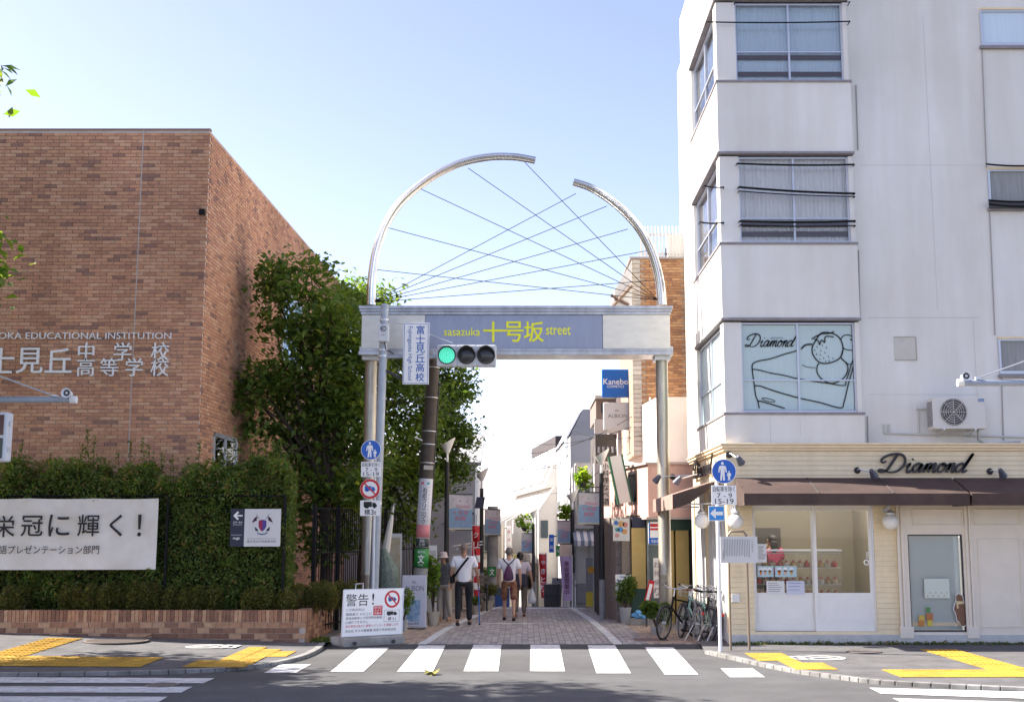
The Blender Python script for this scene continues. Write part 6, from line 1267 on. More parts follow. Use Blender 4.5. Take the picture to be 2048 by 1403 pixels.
for k in range(5):
    s0 = .05 + k * .19; o, f_, kk = face(s0, s0 + .11, zE - 1.75, zE - .25, 0, .05, alu, 'window', hB); mb = MB(); f_.sub(.08, .05, .92, .95, .052 * kk).plate(mb, .004 * kk, 0); mb.build('pane', mat('far_pane', (.06, .08, .09), .15), o)
    face(s0 - .005, s0 + .115, zE - 2.6, zE - 1.78, .0, .25, mat('balcony_white', (.56, .55, .53), .8), 'balcony_front', hB)
    p = K0 + DV * (s0 + .145); mb = MB(); mb.prism([p + Vector((0, 0, zE - 3.3)), p + nF * .7 + Vector((0, 0, zE - 3.3)), p + nF * .7 + Vector((0, 0, zE - .4)), p + Vector((0, 0, zE - .02))], DV.normalized() * .3); mb.build('wall_fin', beige_sh, hB)
    o, f_, kk = face(s0, s0 + .13, -1.9, .2, 0, .05, mat('shop_frame', (.16, .12, .09), .6), 'shop_front', hB); mb = MB(); f_.sub(.06, .04, .94, .96, .052 * kk).plate(mb, .004 * kk, 0); mb.build('pane', mat('shop_dark_pane', (.04, .035, .03), .3), o)
face(.0, .95, .25, .75, .02, .9, mat('canopy_dark', (.07, .055, .05), .8), 'shop_canopy', hB); o, f_, kk = face(.25, .6, .3, .72, .93, .03, white, 'shop_board', hB); text(f_.sub(.08, .15, .92, .85, .002), '三河屋酒店', inkm, o, c=.04)
for s in (.02, .5): p = K0 + DV * s; mb = MB(); mb.tube([p + nF * .06 + Vector((0, 0, -2)), p + nF * .06 + Vector((0, 0, zE))], .05, 6); mb.build('downpipe', far_grey, hB)
f_ = FY(1082, 1040, 1096, 1075, 49.98); mb = MB(); f_.plate(mb, .03, 0); mb.build('window', MATS['far_pane'], hB)
hC = thing('left_grey_house', 'grey house with pale roof behind the left lamp post', 'building', (-3.4, 40, -.4)); x0, x1 = -6.5, XA(950, 1000, 40); MB().box(x0, x1, 40, 47, -2, ZA(930, 40)).build('wall', far_grey, hC); mb = MB(); zt_ = ZA(932, 40); mb.prism([(x0, 39.7, zt_), (x1 + .2, 39.7, zt_), (x1 + .2, 43.5, zt_ + 1.2), (x0, 43.5, zt_ + 1.2)], (0, 0, .12)); mb.build('roof', mat('roof_grey', (.30, .30, .31), .7), hC)
for k in range(2): f_ = FY(912 + k * 20, 1010, 926 + k * 20, 1045, 39.98); mb = MB(); f_.plate(mb, .05, 0); o = mb.build('window', alu, hC); mb = MB(); f_.sub(.08, .06, .92, .94, .051).plate(mb, .004, 0); mb.build('pane', MATS['far_pane'], o)
for k in range(16): x = XA(905, 1050, 39.5) + k * .05; MB().box(x, x + .02, 39.4, 39.42, ZA(1052, 39.5), ZA(1028, 39.5)).build('balcony_slat', grey, hC)
MB().box(XA(904, 1050, 39.5), x1, 39.38, 39.44, ZA(1028, 39.5), ZA(1024, 39.5)).build('balcony_rail', darkgrey, hC)
hD = thing('left_beige_house', 'beige house front with awning at the far left of the street', 'building', (-1.7, 47, -1)); MB().box(-4.5, XA(1003, 1100, 47), 47, 54, -2.2, ZA(1048, 47)).build('wall', mat('beige_wall', (.52, .46, .38), .85), hD)
mb = MB(); p = P(962, 1120, 46.5); mb.prism([(p.x, 46.9, p.z), (XA(1006, 1120, 46.5), 46.9, p.z), (XA(1006, 1120, 46.5), 45.9, p.z - .35), (p.x, 45.9, p.z - .35)], (0, 0, .05)); mb.build('awning', mat('awning_cream', (.62, .56, .45), .8), hD)
f_ = FY(968, 1135, 998, 1185, 46.97); mb = MB(); f_.plate(mb, .02, 0); mb.build('shop_opening', mat('unlit_shop_black', (.02, .018, .017), .8), hD); f_ = FY(970, 1070, 984, 1100, 46.97); mb = MB(); f_.plate(mb, .03, 0); mb.build('window', MATS['far_pane'], hD)  # shop opening is a near-black plate, its inner shade put into the colour
lw = thing('left_garden_wall', 'low cream wall with a white pipe rail behind the man with the stick', 'wall', (-2, 33, 0)); x0, x1 = XA(902, 1130, 33.2), XA(958, 1130, 33.2); MB().box(x0, x1, 33.2, 33.35, -.1, ZA(1108, 33.2)).build('wall', mat('cream_wall', (.56, .50, .41), .85, var=.08), lw)
for a, b in ((1082, 905), (1088, 912)): mb = MB(); mb.tube([P(b, a + 10, 33), P(965, a, 33)], .02, 6); mb.build('pipe_rail', white, lw)

# ================================================================== lamp posts, banners, flags
bn_top = mat('banner_pale', (.56, .52, .53), .8); bn_blue = mat('banner_blue', (.24, .37, .50), .8); bn_sand = mat('banner_sand', (.50, .45, .36), .8); pinkp = mat('print_pink', (.56, .22, .32), .8); violet = mat('print_violet', (.36, .26, .50), .8)
def lamppost(lbl, pxb, Y, head, banner, blabel, plant=None, zbase=0.):
    x = XA(pxb, 1100, Y); t = thing('lamp_post', 'black lamp post with cone lamp, ' + lbl, 'lamp post', (x, Y, zbase), 'street lamp posts'); h0 = P(*head, Y); k = 1.0
    mb = MB(); mb.tube([(x, Y, zbase), (x, Y, zbase + .9)], .075, 12); mb.build('foot', grey, t, smooth=True); mb = MB(); mb.tube([(x, Y, zbase + .9), (x, Y, h0.z - .35)], [.06, .05], 12); mb.build('pole', blackp, t, smooth=True)
    mb = MB(); mb.tube([(x, Y, h0.z - .35), (x, Y, h0.z - .12)], .028, 8); mb.build('neck', white, t)
    hd = MB(); n = 18; lo = [Vector((x + .05 * math.cos(a), Y + .05 * math.sin(a), h0.z - .14)) for a in np.linspace(0, 6.2832, n + 1)[:-1]]; hi = [Vector((x + .02 + .17 * math.cos(a), Y + .17 * math.sin(a), h0.z + .12 + .10 * math.cos(a))) for a in np.linspace(0, 6.2832, n + 1)[:-1]]
    hd.add(lo + hi, [(i, (i + 1) % n, n + (i + 1) % n, n + i) for i in range(n)] + [tuple(range(n - 1, -1, -1)), tuple(range(n, 2 * n))]); hd.build('lamp_head', mat('lamp_white', (.70, .69, .66), .4), t, smooth=True)
    f_ = FY(*banner, Y); sgn = 1 if f_.O.x > x - .3 and f_.O.x + f_.w > x + .2 else -1
    for v in (1.0, .02): mb = MB(); mb.tube([(x, Y, f_.pt(0, v).z), f_.pt(1 if sgn > 0 else 0, v, 0)], .014, 6); mb.build('banner_arm', darkgrey, t)
    b = thing('street_banner', blabel, 'banner', f_.pt(.5, 0), 'fair banners on lamp posts'); 
    for v0, v1, m in ((0, .08, bn_sand), (.08, .6, bn_blue), (.6, 1, bn_top)): mb = MB(); g = f_.sub(0, v0, 1, v1); nseg = 12; 
    N = 14; mbs = {0: MB(), 1: MB(), 2: MB()}
    for idx, (v0, v1) in enumerate(((0, .08), (.08, .6), (.6, 1))):
        q = mbs[idx]
        for i in range(N + 1):
            u = i / N; d = .012 * math.sin(u * 5 + 1); vv = v1 + (.03 * math.sin(u * 6) if idx == 1 else 0); vb = v0 + (.03 * math.sin(u * 6) if idx == 2 else 0); q.v += [tuple(f_.pt(u, vb, d)), tuple(f_.pt(u, vv, d))]
        for i in range(N): q.f.append((2 * i, 2 * i + 2, 2 * i + 3, 2 * i + 1)); q.m.append(0)
        q.build(('sand_strip', 'blue_field', 'pale_field')[idx], (bn_sand, bn_blue, bn_top)[idx], b)
    text(f_.sub(.28, .62, .9, .73), 'Welcome!', pinkp, b, c=.016); text(f_.sub(.14, .44, .84, .56), '十号坂', pinkp, b, c=.016, bold=.02); text(f_.sub(.24, .28, .72, .41), '感謝', pinkp, b, c=.016, bold=.02); text(f_.sub(.16, .12, .86, .24), 'フェア', violet, b, c=.016, bold=.01)
    for (u, v, m) in ((.48, .82, inkblue), (.8, .85, pinkp), (.78, .79, violet), (.2, .86, pinkp)): MB().disc(f_.pt(u, v, .016), f_.u, f_.v, f_.w * .03, .001, 8).build('printed_dot', m, b)
    if plant:
        px, py, r, pl_ = plant; c = P(px, py, Y); p = thing('hanging_plant', pl_, 'plant', c, 'hanging plants on lamp posts'); leaves('foliage', np.concatenate([blob(c + Vector((random.uniform(-r, r) * .8, random.uniform(-r, r) * .5, random.uniform(-.6, .9) * r)), (r * .5, r * .4, r * .45), 34) for _ in range(8)]), .12, BRIGHT, p, up=.5, droop=.5); mb = MB(); mb.lathe(c - Vector((0, 0, r * .8)), [(.05, 0), (.12, .12)], 12); mb.build('basket', darkgrey, p); mb = MB(); mb.tube([c - Vector((0, 0, r * .75)), (x, Y, c.z - r * .75)], .012, 5); mb.build('bracket', darkgrey, p)
    return t
lamppost('nearest on the left behind the woman in the hat', 893, 28.6, (893, 893), (898, 988, 945, 1061), 'fair banner on the nearest left lamp post')
lamppost('second on the left beside the red flag', 963, 33.2, (966, 950), (969, 1018, 1001, 1071), 'shaded fair banner beside the concrete pole on the left', None)
lamppost('nearest on the right before the dark open shop', 1204, 28.4, (1203, 915), (1157, 984, 1200, 1050), 'fair banner on the nearest right lamp post', (1166, 958, .24, 'bright green hanging plant above the nearest right banner'))
lamppost('second on the right above the purple flag', 1145, 33.0, (1146, 992), (1115, 1040, 1142, 1088), 'fair banner above the purple flag', (1124, 1026, .2, 'bright green hanging plant above the purple flag'))
lamppost('farthest, in the middle of the view', 1067, 43.5, (1067, 1027), (1043, 1066, 1064, 1105), 'smallest fair banner on the farthest lamp post', (1049, 1048, .3, 'bright green hanging plant on the farthest lamp post'), -.63)
t = thing('solar_panel', 'dark tilted panel on the second left lamp post', 'panel', P(960, 1016, 33)); f_ = FY(949, 993, 970, 1016, 32.9); mb = MB(); mb.prism([f_.pt(0, 0, .08), f_.pt(1 - .15, 0, .08), f_.pt(1, 1, -.05), f_.pt(.2, 1, -.05)], (0, .03, 0)); mb.build('panel', navy, t); mb = MB(); mb.tube([f_.pt(.6, .6, -.03), f_.pt(.75, .6, -.2)], .02, 6); mb.build('bracket', darkgrey, t)
t = thing('concrete_pole', 'pale concrete pole with a green school-route plate down the street', 'pole', (XA(985, 1150, 33.4), 33.4, 0)); x = XA(985, 1150, 33.4); mb = MB(); mb.tube([(x, 33.4, -.1), (x, 33.4, ZA(1012, 33.4))], [.16, .14], 16); mb.build('pole', concrete, t, smooth=True); f_ = FY(976, 1132, 992, 1152, 33.2); mb = MB(); f_.plate(mb, .01, 0); o = mb.build('green_plate', green, t); text(f_.sub(.2, .12, .8, .8), '文', white, o, c=.011, bold=.03)
def flag(name, label, px, py0, py1, wpx, Y, m, stripes=None, txt=None, tm=None, taper=0., zb=0.):
    t = thing(name, label, 'flag', P(px, py1, Y)); f_ = FY(px, py0, px + wpx, py1, Y); mb = MB(); N, M_ = 8, 14
    for j in range(M_ + 1):
        for i in range(N + 1): u, v = i / N, j / M_; uu = u * (1 - taper * (1 - v)) + taper * (1 - v); mb.v.append(tuple(f_.pt(uu, v, .03 * math.sin(u * 4 + v * 7))))
    for j in range(M_):
        for i in range(N): a = j * (N + 1) + i; mb.f.append((a, a + 1, a + N + 2, a + N + 1)); mb.m.append(1 if stripes and (j // 2) % 2 else 0)
    mb.build('cloth', [m, stripes] if stripes else m, t); pxp = 1.02 if taper else -.03; mb = MB(); mb.tube([(f_.pt(pxp, 0).x, Y, zb), f_.pt(pxp, 1.04)], .013, 6); mb.build('flag_pole', white, t); mb = MB(); mb.tube([f_.pt(-.03, 1.02), f_.pt(1.03, 1.02)], .01, 5); mb.build('cross_bar', white, t)
    if txt: vtext(f_.sub(.2 + taper * .3, .12, .85, .9), txt, tm, t, c=.045, bold=.02)
flag('nobori_flag', 'red flag with white letters beside the second left lamp post', 944, 1051, 1130, 15, 31.5, red, None, 'クリー', white)
flag('nobori_flag', 'red and white barred flag low behind the man with the stick', 948, 1096, 1192, 12, 30.6, red, white)
flag('nobori_flag', 'red flag far down the right side of the street', 1077, 1107, 1195, 16, 41, red, None, 'やきとり', white, .35, -.4)
flag('nobori_flag', 'long mauve flag under the banner on the right', 1119, 1112, 1200, 25, 32.6, mat('flag_mauve', (.50, .36, .56), .8), None, '美容室営業中', mat('plum', (.14, .05, .12), .7), .3)
t = thing('picture_flag', 'peach picture panel between the banner and the mauve flag', 'banner', P(1130, 1112, 32.6)); f_ = FY(1119, 1088, 1144, 1112, 32.6); mb = MB(); f_.plate(mb, .01, 0); mb.build('cloth', mat('peach', (.60, .42, .33), .8, col2=(.7, .58, .5), scale=6), t)

# ================================================================== left pavement clutter
wbd = thing('warning_board', 'white warning board on a concrete foot with red-ringed truck sign', 'sign board', G(742, 1289)); gA, gB = G(681, 1293), G(803, 1286); d = (gB - gA); zb0 = .16; hgt = ZA(1178, 22) - zb0
O = gA + Vector((0, .1, zb0)); fr = Frame(O, d, Vector((0, .16, hgt))); mb = MB(); fr.plate(mb, .03, -.03); mb.build('panel', white, wbd); ed = MB()
for (a, b, c, e_) in [(0, 0, 1, .015), (0, .985, 1, 1), (0, .015, .012, .985), (.988, .015, 1, .985)]: fr.sub(a, b, c, e_).plate(ed, .012, -.004)
ed.build('frame', alu, wbd); ft = MB(); n_ = Vector((-d.y, d.x, 0)).normalized(); ft.prism([gA - n_ * .12, gB - n_ * .12, gB + n_ * .42, gA + n_ * .42], (0, 0, .15)); ft.build('concrete_foot', concrete, wbd, bevel=.015)
for u in (.17, .8): mb = MB(); p = gA.lerp(gB, u) - n_ * .125 + Vector((0, 0, .06)); mb.disc(p, d.normalized(), (0, 0, 1), .035, .03, 12); mb.build('foot_bolt', darkgrey, wbd)
mb = MB(); mb.tube([fr.pt(.2, 1, -.02), fr.pt(.2, 1.12, -.02), fr.pt(.32, 1.12, -.02), fr.pt(.32, 1, -.02)], .01, 6); mb.build('handle', alu, wbd)
text(fr.sub(.04, .64, .22, .90), '警', inkm, wbd, 'letter', c=.001, bold=.0); text(fr.sub(.24, .64, .41, .90), '告', inkm, wbd, 'letter', c=.001); text(fr.sub(.47, .66, .505, .9), '!', inkm, wbd, 'letter', c=.001)
for s, v, m, w_ in (('この商店街は', .535, inkg, .30), ('積載最大 3t以上の', .44, inkg, .42), ('貨物自動車と大型特殊自動車', .355, inkg, .60), ('は通行できません', .27, inkg, .37), ('違反車両は直ちに警察へナンバーを通報します', .185, inkred, .88), ('渋谷区 代々木警察署 笹塚十号坂商店街', .085, inkg, .84)): text(fr.sub(.05, v, .05 + w_, v + .058), s, m, wbd, c=.001)
f_ = fr.sub(.5, .43, .65, .63); mb = MB(); f_.plate(mb, .002, .001); mb.build('red_stamp', red, wbd)
for k, s in enumerate(('防犯', 'カメラ', '作動中')): text(f_.sub(.1, .70 - k * .31, .9, .94 - k * .31), s, white, wbd, c=.003)
f_ = fr.sub(.68, .57, .94, .96); q = f_.pt(.5, .5, .001); MB().disc(q, f_.u, f_.v, f_.w * .5, .002, 36, r2=f_.w * .38).build('red_ring', red, wbd); truck(f_.sub(.24, .36, .76, .62), mat('truck_blue', (.03, .07, .25), .5), wbd, .002); mb = MB(); mb.ribbon([f_.pt(.2, .8, .003), f_.pt(.8, .2, .003)], f_.w * .08, f_.n, .001); mb.build('red_bar', red, wbd)
f_ = fr.sub(.68, .28, .94, .53); mb = MB()
for (a, b, c, e_) in [(0, 0, 1, .02), (0, .98, 1, 1), (0, .02, .015, .98), (.985, .02, 1, .98)]: f_.sub(a, b, c, e_).plate(mb, .001, .001)
mb.build('box_outline', inkg, wbd); truck(f_.sub(.18, .5, .84, .88), inkm, wbd, .002); text(f_.sub(.25, .1, .8, .4), '積 3 t', inkm, wbd, c=.001)
al = thing('cosmetics_standee', 'wheeled white cosmetics display stand beside the utility pole', 'standee', G(828, 1258)); f_ = FY(804, 1150, 852, 1252, 25.6); mb = MB(); f_.plate(mb, .14, -.14); mb.build('panel', mat('standee_lilac', (.56, .56, .63), .5), al, bevel=.01); text(f_.sub(.12, .70, .9, .80), 'ALBION', inkg, al, c=.001); text(f_.sub(.4, .84, .6, .9), 'AL', inkg, al, c=.001); g = f_.sub(.2, .1, .76, .52, .001); mb = MB(); g.plate(mb, .002, 0); mb.build('picture', mat('picture_blue', (.42, .55, .68), .6, col2=(.10, .24, .42), scale=9), al); text(g.sub(.1, -.16, .9, -.04), 'Exage 薬用', inkg, al, c=.001)
mb = MB(); f_.sub(-.04, -.02, 1.04, .02).plate(mb, .3, -.2); mb.build('base', mat('base_grey', (.45, .45, .47), .6), al)
for u in (.06, .5, .94): mb = MB(); mb.lathe(f_.pt(u, -.035, .04) , [(.03, -.02), (.03, .02)], 10, 'x'); mb.build('wheel', blackm, al)
potplant('feathery light green plant between warning board and standee', G(807, 1262), .09, .2, .62, .14, 700, .06, [BRIGHT[2], LEAF[3], BRIGHT[0], LEAF[1]], potg)
potplant('tall sunflower-like plant in a cream pot beside the standee', G(866, 1251), .14, .27, 1.2, .13, 420, .12, [BRIGHT[2], LEAF[3], BRIGHT[0], LEAF[1]], pott)
for (box, Y, m, lb) in [((777, 1066, 803, 1182), 26.8, mat('board_picture', (.55, .42, .20), .6, col2=(.68, .62, .5), scale=5), 'tall framed board with golden picture behind the sign post'), ((853, 1090, 873, 1232), 27.3, mat('white_board', (.58, .57, .55), .6), 'tall white board behind the utility pole')]:
    t = thing('standing_board', lb, 'sign board', P((box[0] + box[2]) / 2, box[3], Y)); f_ = FY(*box, Y); mb = MB(); f_.plate(mb, .03, -.03); mb.build('panel', white, t); mb = MB(); f_.sub(.1, .05, .9, .93).plate(mb, .004, .001); mb.build('picture', m, t)
    for u in (.06, .94): mb = MB(); p = f_.pt(u, 0); mb.tube([(p.x, p.y, 0), (p.x, p.y, p.z + .02)], .015, 6); mb.build('leg', alu, t)
t = thing('furled_flag', 'furled white flag leaning beside the left gate column', 'flag', P(768, 1130, 26)); mb = MB(); a, b = P(765, 1135, 26), P(787, 1012, 26); mb.tube([a, a.lerp(b, .3), a.lerp(b, .7), b], [.05, .09, .06, .015], 8); mb.build('cloth', whitef, t, smooth=True); mb = MB(); mb.tube([(a.x - .05, a.y, 0), a, b + (b - a) * .04], .012, 6); mb.build('flag_pole', alu, t)
t = thing('folded_net', 'grey-green folded net bundle behind the sign post', 'net', G(772, 1262)); c = P(775, 1170, 25.9); mb = MB(); mb.tube([(c.x, c.y, 0), c + Vector((.02, 0, -.1)), c + Vector((0, 0, .3)), c + Vector((-.1, 0, .75))], [.2, .24, .22, .06], 12); mb.build('bundle', mat('net_green', (.16, .20, .17), .9, var=.3, scale=18), t)
t = thing('wooden_bench', 'grey wooden bench with curved arm at left kerb behind the man', 'bench', G(948, 1222)); c = G(948, 1222); 
for k in range(4): MB().box(c.x - .35, c.x + .35, c.y - .2 + k * .11, c.y - .11 + k * .11, .42, .45).build('seat_slat', wood, t)
for k in range(3): MB().box(c.x - .35, c.x + .35, c.y + .25, c.y + .28, .55 + k * .12, .64 + k * .12).build('back_slat', wood, t)
for s in (-.33, .33): mb = MB(); mb.tube([(c.x + s, c.y - .2, 0), (c.x + s, c.y - .2, .6), (c.x + s, c.y - .1, .66), (c.x + s, c.y + .27, .66)], .022, 6); mb.build('arm', darkgrey, t); mb = MB(); mb.tube([(c.x + s, c.y + .27, 0), (c.x + s, c.y + .27, .9)], .022, 6); mb.build('leg', darkgrey, t)
potplant('low flowering bush in a pot at the foot of the concrete pole', G(972, 1220), .2, .22, .45, .3, 800, .06, SHRUB, pott); potplant('small green plant in a pot in front of the bench', G(952, 1229), .11, .2, .25, .13, 300, .06, LEAF, pott); potplant('green bush beyond the concrete pole on the left', Vector((-1.15, 35.5, -.15)), .2, .3, .8, .3, 700, .09, LEAF, pott)

# ================================================================== bicycles
def bicycle(label, pos, yaw, lean, framem, accent, tyrem, basket=False, steer=.25):
    t = thing('bicycle', label, 'bicycle', (0, 0, 0), 'bicycles parked beside the cake shop'); r = .33; wb_ = 1.04
    def ring(c, axis, R_, rr, n=30, m=8): return [Vector(c) + Vector((R_ * math.cos(a), 0, R_ * math.sin(a))) for a in np.linspace(0, 6.2832, n + 1)[:-1]]
    def wheel(cx, st):
        rot = Matrix.Rotation(st, 3, 'Z'); hub = Vector((cx, 0, r)); f_ = lambda p: hub + rot @ (p - hub)
        mb = MB(); mb.tube([f_(p) for p in ring(hub, 0, r - .018, 0)], .018, 8, closed=True); o = mb.build('wheel', tyrem, t, smooth=True)
        mb = MB(); mb.tube([f_(p) for p in ring(hub, 0, r - .045, 0)], .011, 6, closed=True); mb.build('rim', mat('rim_grey', (.22, .22, .22), .4, .5), o, smooth=True)
        mb = MB()
        for k in range(24): a = 6.2832 * k / 24; mb.tube([f_(hub + Vector((.015 * math.cos(a + 1), .025 * (-1) ** k, .015 * math.sin(a + 1)))), f_(hub + Vector(((r - .05) * math.cos(a), 0, (r - .05) * math.sin(a))))], .0016, 3, cap=False)
        q = mb.build('spokes', alu, o); q['kind'] = 'stuff'; mb = MB(); mb.tube([f_(hub + Vector((0, -.045, 0))), f_(hub + Vector((0, .045, 0)))], .02, 8); mb.build('hub', alu, o)
        mb = MB(); mb.tube([f_(hub + Vector(((r + .02) * math.cos(a), 0, (r + .02) * math.sin(a)))) for a in np.linspace(.3, 2.9, 14)], .014, 5); mb.build('mudguard', darkgrey, o)
    wheel(0, 0); wheel(wb_, steer)
    bb = Vector((.43, 0, .29)); st_ = Vector((.26, 0, .80)); hb = Vector((.83, 0, .62)); ht = Vector((.79, 0, .83)); rh = Vector((0, 0, r)); fh = Vector((wb_, 0, r))
    mb = MB(); mb.tube([bb, st_], .017, 8); mb.tube([bb, hb], .02, 8); mb.tube([st_ - Vector((-.03, 0, .1)), ht - Vector((0, 0, .05))], .016, 8); mb.tube([hb, ht], .022, 8)
    for s in (-.05, .05): mb.tube([bb + Vector((0, s * .4, 0)), rh + Vector((0, s, 0))], .011, 6); mb.tube([st_ + Vector((.03, 0, -.08)), rh + Vector((0, s, 0))], .010, 6)
    mb.build('frame', framem, t, smooth=True); mb = MB(); rot = Matrix.Rotation(steer, 3, 'Z')
    for s in (-.05, .05): mb.tube([hb, hb + Vector((.03, s, -.05)), fh + rot @ Vector((0, s, 0))], .012, 6)
    mb.build('fork', framem, t, smooth=True); mb = MB(); mb.tube([ht, ht + Vector((-.02, 0, .16))], .015, 8); hbp = ht + Vector((-.01, 0, .16))
    mb.tube([hbp + rot @ Vector(p) for p in [(-.16, -.29, .03), (-.05, -.26, .04), (.05, -.12, .0), (.06, 0, 0), (.05, .12, 0), (-.05, .26, .04), (-.16, .29, .03)]], .012, 8); mb.build('handlebar', alu, t, smooth=True)
    for s in (-1, 1): mb = MB(); mb.tube([hbp + rot @ Vector((-.06, .265 * s, .04)), hbp + rot @ Vector((-.18, .295 * s, .03))], .018, 8); mb.build('grip', blackm, t)
    mb = MB(); mb.tube([st_, st_ + Vector((-.03, 0, .12))], .014, 8); mb.build('seat_post', alu, t); sp = st_ + Vector((-.04, 0, .13)); mb = MB(); mb.v = []
    n = 10
    prof = [(-.14, .03), (-.13, .075), (-.06, .085), (.02, .05), (.1, .03), (.15, .018)]; mb.add([sp + Vector((x, y, 0)) for x, y in prof] + [sp + Vector((x, -y, 0)) for x, y in reversed(prof)] + [sp + Vector((x * .95, y * .8, .045 - .02 * (x > 0))) for x, y in prof] + [sp + Vector((x * .95, -y * .8, .045 - .02 * (x > 0))) for x, y in reversed(prof)], [tuple(range(11, -1, -1)), tuple(range(12, 24))] + [(i, (i + 1) % 12, 12 + (i + 1) % 12, 12 + i) for i in range(12)]); mb.build('saddle', accent, t, bevel=.008)
    mb = MB(); mb.disc(bb + Vector((0, .06, 0)), (1, 0, 0), (0, 0, 1), .09, .008, 20, r2=.065); mb.tube([bb - Vector((0, .06, 0)), bb + Vector((0, .07, 0))], .02, 8); mb.build('chainring', alu, t)
    for s in (-1, 1): mb = MB(); e = bb + Vector((.11 * s, .07 * s, -.12 * s)); mb.tube([bb + Vector((0, .07 * s, 0)), e], .01, 6); mb.obox(e + Vector((0, .05 * s, 0)), (.045, 0, 0), (0, .04, 0), (0, 0, .01)); mb.build('pedal', blackm, t)
    mb = MB(); mb.tube([bb + Vector((0, .065, .08)), rh + Vector((0, .05, .035))], .005, 4); mb.tube([bb + Vector((0, .065, -.08)), rh + Vector((0, .05, -.035))], .005, 4); mb.build('chain', blackm, t)
    mb = MB(); mb.tube([rh + Vector((.05, .07, -.02)), Vector((-.02, .22, .01))], .01, 6); mb.build('kickstand', alu, t)
    MB().disc(rh + Vector((-.31, 0, .22)), (0, 1, 0), (0, 0, 1), .03, .015, 12).build('reflector', red, t)
    if basket:
        mb = MB(); b0 = hbp + Vector((.16, 0, -.18)); 
        for z in (0, .08, .16, .22): k = 1 + z; mb.tube([b0 + Vector((x * k, y * k, z)) for x, y in ((-.1, -.13), (.14, -.13), (.14, .13), (-.1, .13))], .005, 4, closed=True)
        for x, y in [(-.1, -.13), (.02, -.13), (.14, -.13), (.14, 0), (.14, .13), (.02, .13), (-.1, .13), (-.1, 0)]: mb.tube([b0 + Vector((x, y, 0)), b0 + Vector((x * 1.22, y * 1.22, .22))], .004, 4)
        o = mb.build('basket', alu, t)
    t.rotation_euler = (lean, 0, yaw); t.location = pos; t.scale = (.95, .95, .95); return t
tyre = mat('tyre', (.025, .025, .025), .8); tyrew = mat('tyre_tan', (.36, .31, .25), .8)
bicycle('black bicycle with brown saddle, its wheel nearest the street', (3.22, 23.75, .0), R(226), R(-6), blackm, mat('saddle_brown', (.16, .05, .035), .6), tyre, False, .2)
bicycle('grey city bicycle with pale tyres and a wire basket', (3.1, 22.75, 0), R(98), R(7), grey, blackm, tyrew, True, .15)
bicycle('mint green bicycle with black saddle', (3.28, 22.55, 0), R(112), R(8), mat('mint', (.28, .46, .38), .4), blackm, tyre, False, -.3)
bicycle('dark bicycle with red reflector closest to the shutter', (3.42, 22.3, 0), R(96), R(4), darkgrey, blackm, tyre, True, .1)

# ================================================================== people
def skinmesh(name, V, E, m, parent, sub=2):
    me = bpy.data.meshes.new(name); keys = list(V); me.from_pydata([V[k][0] for k in keys], [(keys.index(a), keys.index(b)) for a, b in E][:0] or [(keys.index(a), keys.index(b)) for a, b in E], [])
    ob = bpy.data.objects.new(name, me); COL.objects.link(ob); ob.modifiers.new('Skin', 'SKIN'); me = ob.data
    for i, k in enumerate(keys): r = V[k][1]; sv = me.skin_vertices[0].data[i]; sv.radius = r if isinstance(r, tuple) else (r, r); sv.use_root = (i == 0)
    ob.modifiers[0].use_smooth_shade = True; s_ = ob.modifiers.new('Sub', 'SUBSURF'); s_.levels = sub
    dg = bpy.context.evaluated_depsgraph_get(); nm = bpy.data.meshes.new_from_object(ob.evaluated_get(dg)); bpy.data.objects.remove(ob)
    nm.name = name; nm.materials.clear(); nm.materials.append(m); nm.polygons.foreach_set('use_smooth', [True] * len(nm.polygons)); return nm
